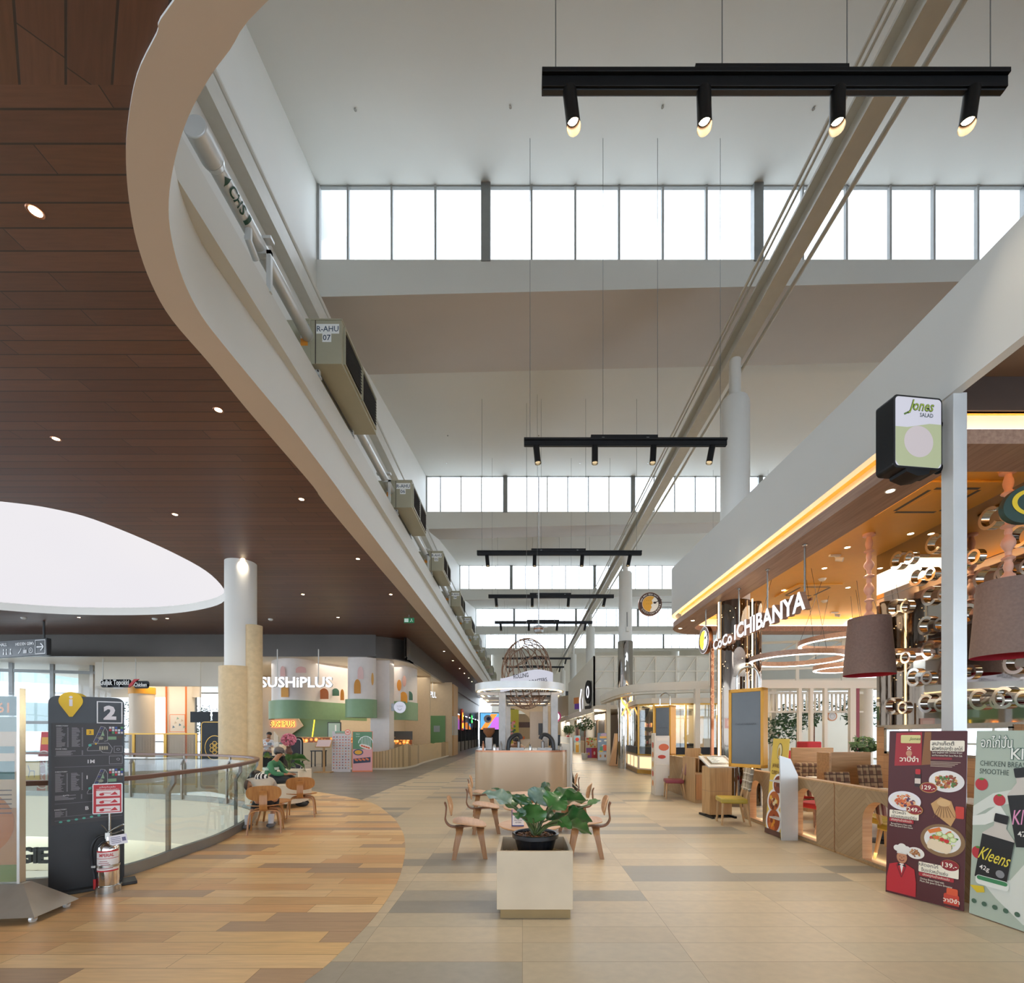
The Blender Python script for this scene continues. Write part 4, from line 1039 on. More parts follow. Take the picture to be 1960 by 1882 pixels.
# till cabinet and low wall on the far side of the entrance
t = thing('till_cabinet', 'oak reception cabinet with shelves and doors left of the mirror column', 'cabinet', (3.98, 10.85, 0))
t.scale = (0.36, 0.75, 1)
b = MB(); b.bx(0, 0.04, 0, 1.1, 0, 1.05, 'oak'); b.bx(0.04, 1.1, 0.9, 0.94, 0, 1.25, 'oak'); b.bx(0.04, 1.1, 0.0, 0.9, 0.0, 0.08, 'oak'); b.bx(0.04, 1.1, 0, 0.9, 0.66, 0.70, 'oak'); b.bx(0.3, 1.1, 0.1, 0.9, 1.0, 1.03, 'oak'); b.bx(0.3, 0.34, 0.1, 0.9, 0.7, 1.0, 'oak'); b.bx(1.06, 1.1, 0, 0.9, 0, 1.05, 'oak'); b.build('body', t, bevel=0.005)
for x in (0.06, 0.57): b = MB(); b.bx(x, x + 0.49, -0.02, 0.0, 0.08, 0.66, 'ply'); b.build('door', t, bevel=0.004)
b = MB(); b.lathe([(0, 0), (0.09, 0), (0.09, 0.09), (0.0, 0.1)], 'brass', (0.75, 0.5, 1.03), 20); b.build('lamp_base', t); lamp('POINT', (4.5, 10.7, 1.35), 8, (1, 0.72, 0.4), size=0.06)
t = thing('partition_panel', 'low oak chevron wall with name plate behind the striped chair', 'partition', (4.12, 11.95, 0))
b = MB(); b.bx(0, 0.1, 0, 1.8, 0, 1.0, 'chevron_oak'); b.bx(-0.01, 0.11, -0.3, 0.0, 0, 0.98, 'oak'); b.build('board', t, bevel=0.004); b = MB(); b.X = T(0, -0.305, 0); b.text('CURRY HOUSE', 0.05, 0.62, 0.06, '#f2e2d0', -0.003, 0.01, rot=-PI / 2, w=0.5); b.build('lettering', t)
# lectern with a screen menu
t = thing('menu_lectern', 'oak pedestal stand with tilted framed menu before the mirror column', 'lectern', (3.78, 9.15, 0), 0.1)
b = MB(); b.bx(-0.22, 0.22, -0.16, 0.16, 0.05, 0.97, 'oak'); b.bx(-0.225, 0.225, -0.165, 0.165, 0.5, 0.505, 'walnut_edge'); b.build('pedestal', t, bevel=0.005)
b = MB(); b.bx(-0.24, -0.2, -0.3, 0.25, 0.0, 0.04, 'black_metal'); b.bx(0.2, 0.24, -0.3, 0.25, 0, 0.04, 'black_metal'); b.bx(-0.24, 0.24, -0.02, 0.02, 0.0, 0.05, 'black_metal'); b.build('foot', t)
b = MB(); b.X = T(0, -0.02, 1.06, 0, 0.42, 0.0); b.box((0, 0, 0), (0.56, 0.46, 0.035), 'galv'); b.build('menu_tray', t, bevel=0.006); b = MB(); b.X = T(0, -0.02, 1.06, 0, 0.42); b.box((0.02, 0.02, 0.02), (0.44, 0.34, 0.008), 'steel'); b.box((0.02, 0.03, 0.026), (0.34, 0.24, 0.004), '#dfe6e6')
for i in range(5): b.box((-0.08 + 0.05 * (i % 2), 0.1 - i * 0.04, 0.029), (0.12, 0.014, 0.001), '#5f676a')
b.build('framed_menu', t)
lamp('AREA', (7.2, 9.5, EYE + 3.0), 90, (1, 0.88, 0.7), size=3, size_y=3)

# leaning food boards ------------------------------------------------------------------
def board(name, label, cat, p0, p1, h, lean, base_m, group=None, t_=0.012, back=0.35):
    """board standing on the floor from p0 (left foot) to p1 (right foot); returns root, width and a drawing builder"""
    d = Vector((p1[0] - p0[0], p1[1] - p0[1], 0)); w = d.length
    t = thing(name, label, cat, (p0[0], p0[1], 0), math.atan2(d.y, d.x), group)
    b = MB(); b.X = T(0, 0, 0.01, 0, -lean); b.bx(0, w, 0, t_, 0, h, base_m); b.build('board', t)
    a = MB(); a.X = T(0, 0, 0.01, 0, -lean)
    s_ = MB(); 
    for x in (w * 0.2, w * 0.8): s_ = MB(); s_.tube([(x, t_ + lean * h * 0.7, h * 0.7), (x, t_ + back, 0.0)], 0.008, 'black_metal', 6); s_.build('easel_leg', t)
    return t, w, a
RED, DRED, CR = '#8e1f27', '#4d1216', '#f3ead6'
t, w, a = board('food_standee', 'dark red Thai food standee with three dishes and prices, beside the white post', 'standee', (3.66, 4.74), (3.95, 4.21), 1.62, 0.05, DRED, back=0.12)
h = 1.62; k = w / 0.6
a.shape([(0.05 * k, 1.27), (0.27 * k, 1.29), (0.27 * k, 1.61), (0.06 * k, 1.6)], '#a3242c', -0.003); a.shape([(0.27 * k, 1.29), (0.34 * k, 1.3), (0.34 * k, 1.61), (0.29 * k, 1.61)], '#8a5a30', -0.002)
a.rrect(0.1 * k, 0.26 * k, 1.50, 1.58, 0.01, '#d9cf8e', -0.005); a.text('Jones', 0.215 * k, 1.54, 0.04, '#33552c', -0.007, shear=0.3); a.text('x', 0.17 * k, 1.45, 0.07, CR, -0.005, 0.01)
a.disc(0.17 * k, 1.40, 0.025, '#c98f70', 0.03, y=-0.005); a.text('วาปิงำ', 0.17 * k, 1.345, 0.065, CR, -0.006, 0.02)
def plate(x, z, rx, rz, rim, fills, seed, y=-0.005):
    a.disc(x, z, rx, rim, rz, y=y, n=40); a.disc(x, z + 0.004, rx * 0.82, '#e9e6e0', rz * 0.8, y=y - 0.002, n=36); q = random.Random(seed)
    for i in range(60):
        an, rr = q.random() * 2 * PI, math.sqrt(q.random()) * 0.62
        a.disc(x + math.cos(an) * rr * rx, z + math.sin(an) * rr * rz, rx * (0.05 + 0.1 * q.random()), q.choice(fills), rz * (0.06 + 0.1 * q.random()), y=y - 0.003 - i * 0.00003, n=8, rot=q.random() * 3)
a.rrect(0.335 * k, 0.585 * k, 1.43, 1.53, 0.01, CR, -0.005); a.text('สปาเก็ตตี้', 0.43 * k, 1.503, 0.045, '#33302c', -0.007, 0.01); a.text('ผัดพริกปลาร้า อกไก่', 0.46 * k, 1.457, 0.045, '#33302c', -0.007, 0.01, w=0.22)
a.text('Spicy Spaghetti with Chicken Breast', 0.46 * k, 1.415, 0.024, CR, -0.005, w=0.22); a.text('and Fermented Fish Sauce Mum Zab', 0.46 * k, 1.39, 0.024, CR, -0.005, w=0.22); a.rrect(0.34 * k, 0.5 * k, 1.35, 1.372, 0.01, RED, -0.005)
for i in range(4): a.rect(0.34 * k, (0.56 - 0.02 * i) * k, 1.325 - i * 0.014, 1.331 - i * 0.014, '#b9a08c', -0.005)
plate(0.46 * k, 1.15, 0.13, 0.10, '#e8e4e2', ['#b5703c', '#8d4a26', '#d9a05c', '#4f7a3a', '#a83a2c'], 3)
a.rrect(0.22 * k, 0.27 * k, 1.08, 1.22, 0.012, '#2a1210', -0.005); a.rrect(0.225 * k, 0.265 * k, 1.2, 1.25, 0.008, '#c0242c', -0.006); a.rect(0.222 * k, 0.268 * k, 1.11, 1.16, '#d8c9bc', -0.007)
plate(0.14 * k, 0.93, 0.135, 0.095, '#e9e6ea', ['#d9713c', '#e8915a', '#c95a30', '#5a3550', '#e0a878'], 5)
def price(x, z, s, rx=0.06): a.disc(x, z, rx * 1.12, '#c08b4c', 0.05, y=-0.0075, n=30); a.disc(x, z, rx, '#8e1520', 0.043, y=-0.009, n=30); a.text(s, x, z, 0.055, CR, -0.011, 0.015)
price(0.33 * k, 1.08, '129.-'); price(0.225 * k, 0.855, '249.-')
a.shape([(0.35 * k, 0.93), (0.42 * k, 1.0), (0.5 * k, 0.97), (0.54 * k, 0.84), (0.5 * k, 0.74), (0.38 * k, 0.84)], '#c79a62', -0.005)
for i in range(7): a.line([(0.43 * k + 0.005 * i, 0.95), (0.37 * k + 0.026 * i, 0.80 + 0.004 * i)], 0.004, '#6b4526', -0.0065)
a.disc(0.445 * k, 0.95, 0.05, '#d8b07a', 0.035, y=-0.007); a.rrect(0.53 * k, 0.59 * k, 0.82, 0.93, 0.01, '#c93a2a', -0.005)
a.rrect(0.02 * k, 0.26 * k, 0.755, 0.83, 0.008, CR, -0.006); a.text('ข้าวหน้า', 0.1 * k, 0.812, 0.038, '#33302c', -0.008, 0.01); a.text('แจ่วแซลมอนเบิร์น', 0.14 * k, 0.775, 0.038, '#33302c', -0.008, 0.01, w=0.21); a.rrect(0.02 * k, 0.22 * k, 0.715, 0.75, 0.008, '#b02530', -0.006); a.text('เสิร์ฟคู่กับน้ำสลัดแจ่ว', 0.12 * k, 0.733, 0.028, CR, -0.008, w=0.17)
a.text('Burned Salmon Poke with', 0.12 * k, 0.695, 0.022, CR, -0.006, w=0.17); a.text('Mum Zab Jaew E-Sarn Sauce', 0.12 * k, 0.672, 0.022, CR, -0.006, w=0.19)
plate(0.44 * k, 0.60, 0.165, 0.15, '#8a6a44', ['#6f9a3f', '#4f7f34', '#d9e3a0', '#e07030', '#c23a2c', '#e8d2a8', '#8fae4a'], 9)
for i in range(5): a.disc((0.36 + i * 0.03) * k, 0.555 - i * 0.006, 0.028, '#e8d5b5', 0.05, y=-0.0105 - i * 0.0002, rot=-0.3)
for x, z in ((0.42, 0.66), (0.46, 0.64), (0.5, 0.66), (0.52, 0.62)): a.disc(x * k, z, 0.026, '#b9cf8a', 0.024, y=-0.0112); a.disc(x * k, z, 0.018, '#dfe8b8', 0.016, y=-0.0118)
a.shape([(0.33 * k, 0.68), (0.42 * k, 0.72), (0.44 * k, 0.69), (0.35 * k, 0.65)], '#e07a2c', -0.0115); a.disc(0.44 * k, 0.61, 0.018, '#cc2a24', y=-0.012); a.disc(0.475 * k, 0.6, 0.018, '#cc2a24', y=-0.012)
plate(0.24 * k, 0.44, 0.07, 0.055, '#efe9e0', ['#a86a3c', '#8d5530', '#c08a54'], 11)
# smiling cook in a red jacket, printed
a.shape([(0.01 * k, 0.02), (0.25 * k, 0.02), (0.25 * k, 0.16), (0.235 * k, 0.28), (0.17 * k, 0.315), (0.09 * k, 0.315), (0.03 * k, 0.29), (0.01 * k, 0.16)], '#b8202c', -0.006); a.shape([(0.115 * k, 0.315), (0.15 * k, 0.315), (0.133 * k, 0.22)], '#efe9e4', -0.007)
a.shape([(0.10 * k, 0.315), (0.13 * k, 0.30), (0.10 * k, 0.285)], '#1a1414', -0.008); a.shape([(0.165 * k, 0.315), (0.135 * k, 0.30), (0.165 * k, 0.285)], '#1a1414', -0.008); a.line([(0.09 * k, 0.3), (0.133 * k, 0.18), (0.17 * k, 0.3)], 0.008, '#7d141e', -0.0075)
a.disc(0.133 * k, 0.375, 0.043, '#c08462', 0.058, y=-0.008); a.ring(0.133 * k, 0.362, 0.016, 0.024, '#7d3a2c', y=-0.0095, a0=PI * 1.1, a1=PI * 1.9, n=10); a.disc(0.117 * k, 0.385, 0.006, '#3a2018', 0.003, y=-0.0095, n=8); a.disc(0.15 * k, 0.385, 0.006, '#3a2018', 0.003, y=-0.0095, n=8); a.disc(0.133 * k, 0.372, 0.007, '#a86a4c', 0.01, y=-0.0092, n=10)
a.rect(0.092 * k, 0.175 * k, 0.41, 0.44, '#dcd9d2', -0.009)
for i, (dx, dz, r) in enumerate(((-0.04, 0.46, 0.03), (0, 0.475, 0.036), (0.04, 0.462, 0.03), (0.02, 0.445, 0.026), (-0.02, 0.445, 0.026))): a.disc((0.133 * k) + dx, dz, r, '#e6e3dc', y=-0.0095 - i * 0.0002)
a.rrect(0.27 * k, 0.565 * k, 0.275, 0.37, 0.008, CR, -0.0125); a.text('สลัดอกไก่', 0.34 * k, 0.35, 0.042, '#33302c', -0.014, 0.01); a.text('จิ้มแจ่วหม่ำแซ่บ', 0.39 * k, 0.302, 0.042, '#33302c', -0.014, 0.01, w=0.2); price(0.5 * k, 0.385, '139.-'); a.disc(0.5 * k, 0.385, 0.066, '#8e1520', 0.048, y=-0.0135, n=30); a.text('139.-', 0.5 * k, 0.385, 0.058, CR, -0.0155, 0.015)
a.rrect(0.27 * k, 0.53 * k, 0.235, 0.27, 0.008, '#b02530', -0.006); a.text('เสิร์ฟคู่กับน้ำสลัดแจ่ว', 0.4 * k, 0.252, 0.028, CR, -0.008, w=0.2); a.text('Chicken Breast Salad with', 0.37 * k, 0.212, 0.024, CR, -0.006, w=0.18); a.text('Mum Zab Jaew E-Sarn Dressing', 0.4 * k, 0.186, 0.024, CR, -0.006, w=0.24)
a.rrect(0.46 * k, 0.57 * k, 0.0, 0.13, 0.02, '#c8402a', -0.006); a.rrect(0.48 * k, 0.56 * k, 0.12, 0.18, 0.012, '#d8562e', -0.007); a.text('วาปิงำ', 0.515 * k, 0.07, 0.05, CR, -0.008, 0.02); a.rect(0.46 * k, 0.57 * k, 0.005, 0.03, '#4d1216', -0.0075)
# printed cartoon-free cook cap beside the plate
a.build('printed_face', t, label='printed dishes, prices and Thai lettering')
t, w, a = board('drink_standee', 'pale green chicken smoothie standee at the right edge, beside the dark red standee', 'standee', (3.97, 4.18), (4.06, 3.58), 1.62, 0.05, '#b3c2b4', back=0.1)
a.text('อกไก่ปั่น', 0.16, 1.525, 0.12, '#2f5c4c', -0.003, 0.05, w=0.24); a.text('อกไก่ปั่น', 0.16, 1.525, 0.12, '#eef2ec', -0.005, 0.015, w=0.235); a.text('Kleens', 0.42, 1.425, 0.13, '#2f5c4c', -0.003, 0.055, w=0.31); a.text('Kleens', 0.42, 1.425, 0.13, '#eef2ec', -0.005, 0.015, w=0.3)
a.text('CHICKEN BREAST', 0.22, 1.335, 0.065, '#4a5a52', -0.003, w=0.36); a.text('SMOOTHIE', 0.15, 1.265, 0.065, '#4a5a52', -0.003, w=0.22)
a.shape([(0.0, 0.95), (0.15, 1.08), (0.35, 1.15), (0.5, 1.28), (0.6, 1.3), (0.6, 1.18), (0.45, 1.1), (0.3, 1.02), (0.12, 0.95), (0.0, 0.85)], '#dbe2da', -0.003); a.shape([(0.1, 0.3), (0.3, 0.38), (0.4, 0.55), (0.5, 0.45), (0.6, 0.4), (0.6, 0.1), (0.4, 0.05), (0.2, 0.2)], '#dde3dc', -0.003)
a.shape([(0.0, 0.86), (0.1, 0.9), (0.2, 1.0), (0.26, 0.9), (0.1, 0.8), (0, 0.78)], '#e6ebe5', -0.0035)
for x, z, s in ((0.06, 1.15, 0.05), (0.2, 1.03, 0.045), (0.055, 0.55, 0.05), (0.54, 0.42, 0.055)): a.disc(x, z, s, '#c23440', s * 1.1, y=-0.005); a.disc(x, z + s * 0.9, s * 0.4, '#4f8a3a', s * 0.2, y=-0.006)
def bottle(x, z, s, rot, col):
    X = a.X.copy(); a.X = a.X @ T(x, 0, z, 0, 0, rot, s)
    a.shape([(-0.13, -0.3), (0.13, -0.3), (0.13, 0.13), (0.05, 0.22), (0.05, 0.28), (-0.05, 0.28), (-0.05, 0.22), (-0.13, 0.13)], '#cfcac2', -0.008); a.rect(-0.13, 0.13, -0.3, 0.12, '#16171a', -0.010); a.rrect(-0.055, 0.055, 0.26, 0.34, 0.01, '#15161a', -0.0105)
    a.text('Kleens', -0.0, -0.06, 0.17, col, -0.012, 0.004, shear=0.5, w=0.26); a.text('42g', -0.06, -0.2, 0.06, '#ece9e4', -0.012, 0.01); a.disc(0.07, -0.2, 0.035, '#8b8e92', y=-0.012); a.X = X
bottle(0.41, 0.98, 1.0, -0.18, '#e59ac4'); bottle(0.19, 0.6, 0.92, 0.12, '#e8d84a')
a.rrect(0.05, 0.3, 0.28, 0.36, 0.03, '#e9eee8', -0.013); a.rrect(0.06, 0.29, 0.32, 0.355, 0.02, '#3f8a5c', -0.014, n=3); a.rrect(0.42, 0.6, 0.66, 0.75, 0.02, '#f1ead0', -0.013)
a.text('8g', 0.55, 0.2, 0.2, '#eef2f0', -0.006, 0.03); a.text('Kleens', 0.5, 0.07, 0.15, '#2f6a4c', -0.006, shear=0.5, w=0.16)
for i in range(5): a.disc(0.04 + i * 0.08, 0.12 - i * 0.0, 0.02, '#4a6a58', y=-0.006)
a.shape([(0.0, 0.25), (0.06, 0.2), (0.12, 0.22), (0.11, 0.27), (0.05, 0.26)], '#e0c530', -0.006)
a.build('printed_face', t, label='printed smoothie bottles, berries and lettering')

# white square post and lit salad sign
t = thing('steel_post', 'slender white square steel post in front of the right restaurant', 'post', (4.24, 4.62, 0))
b = MB(); b.bx(-0.067, 0.067, -0.067, 0.067, 0.01, EYE + 3.31, 'galv'); b.build('shaft', t, bevel=0.004); b = MB(); b.bx(-0.09, 0.09, -0.09, 0.09, 0, 0.012, 'galv'); b.build('base_plate', t)
t = thing('lightbox_sign', 'white and pale green salad shop lightbox on two brackets, fixed to the post', 'sign', at(1757, 832, 4.55), 0.12)
t.scale = (1.21, 1.21, 1.21)
def jones(d0):
    P = rr_pts(-0.215, 0.215, -0.27, 0.30, 0.035)
    return P
b = MB(); b.shape([(x * 1.02, z * 1.02) for x, z in rr_pts(-0.215, 0.215, -0.27, 0.30, 0.035)], 'black_metal', 0.0, 0.16); b.shape([(-0.11, -0.24), (-0.1, -0.3), (0.0, -0.33), (0.1, -0.31), (0.12, -0.24)], 'black_metal', 0.001, 0.15); b.build('casing', t)
for nm_, c_ in (('sign_pale', '#e3e4f4'), ('sign_green', '#bcc79a'), ('sign_face', '#d9cfd4')):
    m_ = emis(nm_, c_, 0.5); m_.node_tree.nodes['Principled BSDF'].inputs['Base Color'].default_value = (0.05, 0.05, 0.05, 1)
b = MB(); b.shape(rr_pts(-0.205, 0.205, -0.26, 0.29, 0.03), 'sign_pale', -0.004); b.shape([(-0.205, -0.22)] + [(-0.175, -0.26), (0.175, -0.26), (0.205, -0.22), (0.205, 0.09), (0.1, 0.09), (-0.1, 0.05), (-0.205, 0.05)], 'sign_green', -0.005)
b.text('Jones', 0.02, 0.215, 0.12, '#26331c', -0.007, 0.03, shear=0.4, w=0.24); b.text('Jones', 0.02, 0.215, 0.12, '#8ba23c', -0.009, 0.0, shear=0.4, w=0.23); b.text('SALAD', 0.07, 0.155, 0.045, '#33424a', -0.007, 0.02, w=0.12); b.line([(-0.13, 0.15), (-0.08, 0.175), (-0.04, 0.24)], 0.014, '#4c6a2a', -0.006)
b.disc(0, -0.06, 0.13, 'sign_face', 0.125, y=-0.007, n=40)
b.build('printed_face', t, label='lit white and pale green face with a blank round and the shop name')
for z in (0.15, -0.2): b = MB(); b.cyl((0.2, 0.1, z), (0.30, 0.1, z), 0.013, 'black_metal', n=8); b.cyl((0.295, 0.1, z), (0.305, 0.1, z), 0.04, 'black_metal', n=14); b.build('bracket', t)
lamp('POINT', (3.8, 3.9, EYE + 2.7), 2, (0.95, 0.95, 1), size=0.2)

# yellow leaning standee with bowls, before the arched panel
t, w, a = board('curry_standee', 'tall narrow yellow standee with bowls of curry before the arched partition', 'standee', (3.93, 7.62), (3.94, 7.18), 1.52, 0.09, '#e3c45a', back=0.1)
a.disc(w / 2, 1.32, 0.07, '#6a5a3c', 0.13, y=-0.003); a.disc(w / 2, 1.32, 0.06, '#ece0b0', 0.115, y=-0.005); a.disc(w / 2 - 0.01, 1.3, 0.03, '#c9a13c', 0.08, y=-0.007); a.text('JAPANESE NO.1', w / 2, 1.08, 0.09, '#6e4a22', -0.004, 0.01, w=w * 0.8); a.text('CURRY HOUSE', w / 2, 0.98, 0.09, '#6e4a22', -0.004, 0.01, w=w * 0.8)
def plate2(x, z, r, fills, seed):
    a.disc(x, z, r, '#f0f0f2', y=-0.004, n=30); a.disc(x, z, r * 0.8, fills[0], y=-0.006, n=26); q = random.Random(seed)
    for i in range(16): an, rr = q.random() * 6.28, q.random() * 0.6 * r; a.disc(x + math.cos(an) * rr, z + math.sin(an) * rr, r * 0.18, q.choice(fills), y=-0.0075 - i * 0.00005, n=8)
plate2(w * 0.62, 0.8, 0.17, ['#7d3a26', '#a05a30', '#5c2418'], 1); plate2(w * 0.42, 0.53, 0.19, ['#b5622c', '#e0b040', '#6b2c16', '#d8c9a0'], 2); plate2(w * 0.5, 0.22, 0.22, ['#a34a1e', '#d9932c', '#7a2c12', '#c96a2a'], 3)
a.rect(0, w, 0, 0.08, '#5c3a30', -0.0085); a.build('printed_face', t, label='printed curry bowls on yellow')
# pale box stand behind it
t = thing('brochure_stand', 'pale grey angled brochure stand behind the yellow standee', 'stand', (3.86, 7.05, 0), 0.0); t.scale = (1.6, 1, 0.98); b = MB(); b.X = Matrix(((1, 0, 0, 0), (0, 0, 1, 0), (0, 1, 0, 0), (0, 0, 0, 1)))
b.prism([[(0.02, 0), (0.17, 0), (0.17, 1.0), (0.10, 1.25), (-0.0, 1.3)]], 0, 0.03, 'galv'); b.X = Matrix(); b.bx(0.0, 0.17, 0.03, 0.3, 0.3, 0.32, 'galv'); b.bx(0.0, 0.17, 0.03, 0.3, 0.88, 0.9, 'galv'); b.build('side_panel', t)
mat('base_metal', '#a09688', 0.38, 0.5, var=0.06)
mat('rail_wood', '#6b4a3c', 0.35, var=0.1)
mat('steel_matt', '#8a8580', 0.4, 0.85, var=0.08)
# ------------------------------------------------------------------ left side: rail, totem, sushi restaurant
# glass balustrade around the opening
near_r = [(x + 0.07 * (1 if x > -9 else 0), y - (0.07 if y < 5 else 0)) for x, y in near]
near_r += [p for p in A2[len(near):] if p[1] > 11][:12]
t = thing('glass_balustrade', 'curved glass balustrade with brown handrail around the floor opening', 'railing', (0, 0, 0))
b = MB(); b.wall(near_r, 0.13, 1.02, 0.016, 'tint_glass'); b.build('glass_panel', t, angle=80)
b = MB(); b.tube([(x + 0.02, y, 1.1) for x, y in near_r], 0, 'rail_wood', flat=(0.085, 0.05)); b.build('handrail', t, label='flat brown handrail', bevel=0.006)
b = MB(); b.wall(near_r, 0.005, 0.13, 0.06, 'grey_metal'); b.build('base_channel', t)
acc = 0.0; nxt = 0.9; spots_ = []
for i in range(1, len(near_r) - 1):
    seg = math.hypot(near_r[i][0] - near_r[i - 1][0], near_r[i][1] - near_r[i - 1][1]); acc += seg
    if acc >= nxt: spots_.append(i); nxt += 1.75
for i in spots_:
    x, y = near_r[i]; d = Vector((near_r[i + 1][0] - x, near_r[i + 1][1] - y, 0)).normalized()
    b = MB(); b.X = T(x, y, 0, math.atan2(d.y, d.x)); w = 0.022
    b.bx(-w, w, 0.03, 0.07, 0.03, 0.86, 'steel_matt'); b.add([(s_ * w, yy, z) for s_ in (-1, 1) for yy, z in ((0.07, 0.86), (0.03, 0.86), (-0.04, 0.98), (0.0, 1.0))], [(0, 3, 2, 1), (7, 4, 5, 6), (0, 1, 5, 4), (1, 2, 6, 5), (2, 3, 7, 6), (3, 0, 4, 7)], 'steel_matt'); b.bx(-w, w, -0.04, 0.0, 0.98, 1.085, 'steel_matt')
    b.build('post', t)
# big column by the opening
t = thing('clad_column', 'large round white column with travertine shells beyond the railing', 'column', (-7.75, 12.94, 0))
b = MB(); b.cyl((0, 0, 0), (0, 0, SOF), 0.39, 'white_paint', n=48); b.build('shaft', t)
def shell(cx, cy, r, a0, a1, z1, th, m):
    b = MB(); b.wall([(cx + r * math.cos(a), cy + r * math.sin(a)) for a in (a0 + (a1 - a0) * i / 24 for i in range(25))], 0, z1, th, m); return b
shell(-0.04, -0.02, 0.46, PI * 0.75, PI * 1.86, 3.42, 0.04, 'stone').build('stone_shell', t, label='lower beige stone shell', angle=60)
shell(0.42, -0.1, 0.19, PI * 0.9, PI * 2.2, 4.55, 0.04, 'stone').build('stone_shell', t, label='taller narrow beige stone shell on the right', angle=60)

# directory totem: front face from px 300..745 /3.136
TL = (-4.66, 4.62); a0 = math.radians(44)
tx = (238 - VX) / F
W = (tx * TL[1] - TL[0]) / (math.cos(a0) - tx * math.sin(a0))
t = thing('directory_totem', 'tall dark grey mall directory with yellow pin and large number 2', 'sign', (TL[0], TL[1], 0), a0)
HT = EYE + (VY - 1331) * TL[1] / F
b = MB(); b.shape(rr_pts(0, W, 0.03, HT, 0.07), 'charcoal', 0.0, 0.03); b.shape(rr_pts(0, W, 0.03, HT - 0.01, 0.07), 'black_metal', 0.075, 0.03); b.bx(0.04, W - 0.04, 0.03, 0.075, 0.03, HT - 0.06, 'black_metal'); b.build('panel', t)
b = MB(); b.bx(-0.05, W + 0.1, -0.1, 0.14, 0.005, 0.035, 'charcoal'); b.build('base_plate', t, bevel=0.004)
def zt(py, px=None): return EYE + (VY - py) * TL[1] / F
b = MB(); S = W / 0.445; WT = '#c9c9cc'
def Xf(u): return (u - 300) / 445 * W           # zoom columns of the left crop
H_ = HT
def Zf(v): return H_ - (v - 475) / 1190 * (H_ - 0.03)
px_, pz_ = Xf(425), Zf(505); r = 0.062 * S * 2.2
r = 0.155 * W
pin = [(px_ + r * math.cos(a), pz_ + r * math.sin(a)) for a in (-0.55 + (PI + 1.1) * i / 24 for i in range(25))] + [(px_ - 0.012, Zf(602)), (px_ + 0.012, Zf(602))]
b.shape(pin, 'yellow_sign' if 'yellow_sign' in MATS else '#f0c419', -0.03, 0.03); b.disc(px_, pz_ + r * 0.42, r * 0.15, '#efe9ee', y=-0.033); b.rrect(px_ - r * 0.14, px_ + r * 0.14, pz_ - r * 0.6, pz_ + r * 0.18, 0.004, '#efe9ee', -0.033); b.build('location_pin', t, label='yellow drop-shaped information pin')
b = MB(); b.shape([(x + 0.05, z + 0.0) for x, z in pin], '#d9ae12', 0.11, 0.02); b.build('location_pin', t, label='second yellow pin on the rear panel')
b = MB()
def frame(x0, x1, z0, z1, w, m, y=-0.004): b.rect(x0, x1, z0, z0 + w, m, y); b.rect(x0, x1, z1 - w, z1, m, y); b.rect(x0, x0 + w, z0, z1, m, y); b.rect(x1 - w, x1, z0, z1, m, y)
frame(Xf(575), Xf(733), Zf(640), Zf(500), 0.012 * S * 0.6, '#eeeef0'); b.text('2', Xf(654), Zf(572), (Zf(530) - Zf(615)) * 1.35, '#e2dcdf', -0.02, 0.05, 0.015)
b.build('level_number', t, label='large framed number 2')
b = MB(); Wd = '#3a3637'
b.rect(0.02, W - 0.02, Zf(1260), Zf(640), '#3a3739', -0.002)
q = random.Random(4)
def lines(x0, x1, z1, z0, n, alt=None):
    for i in range(n):
        z = z1 + (z0 - z1) * i / n; f = 0.45 + 0.5 * q.random()
        b.rect(Xf(x0), Xf(x0) + (Xf(x1) - Xf(x0)) * f * 0.82, Zf(z + 3.6), Zf(z), '#8f8b90', -0.004); b.rect(Xf(x1 - 8), Xf(x1), Zf(z + 3.6), Zf(z), '#8f8b90', -0.004)
for tx_, ty_, st in ((377, 658, 'DIRECTORY'), (372, 938, 'DIRECTORY'), (368, 1168, 'DIRECTORY')): b.text(st, Xf(tx_), Zf(ty_), 0.022 * S * .5, '#e8e8ea', -0.004, 0.02, w=Xf(tx_ + 34) - Xf(tx_ - 34))
b.text('FOOD HALL', Xf(372), Zf(799), 0.012 * S, '#e8e8ea', -0.004, 0.02, w=Xf(64 + 300) - Xf(300)); 
lines(344, 412, 668, 790, 20); lines(430, 495, 668, 788, 19); lines(342, 495, 810, 840, 5); lines(338, 408, 948, 1062, 18); lines(426, 494, 948, 1058, 17); lines(336, 490, 1082, 1112, 5); lines(336, 404, 1178, 1215, 6)
b.text('EATS', Xf(398), Zf(1083), 0.012 * S, '#e8e8ea', -0.004, 0.02, w=Xf(33 + 300) - Xf(300)); b.rrect(Xf(514), Xf(557), Zf(714), Zf(678), 0.004, '#eebd1c', -0.004); b.text('2', Xf(536), Zf(696), 0.04, '#2a2a2c', -0.006, 0.02)
b.text('1M', Xf(542), Zf(880), 0.05, '#e0dee0', -0.004, 0.03); b.text('1', Xf(518), Zf(978), 0.05, '#e0dee0', -0.004, 0.03); b.text('B', Xf(518), Zf(1170), 0.05, '#e0dee0', -0.004, 0.03)
for v in (840, 908, 1130, 1210, 1233): b.rect(Xf(335), Xf(733), Zf(v + 3), Zf(v), '#6f6b70', -0.004)
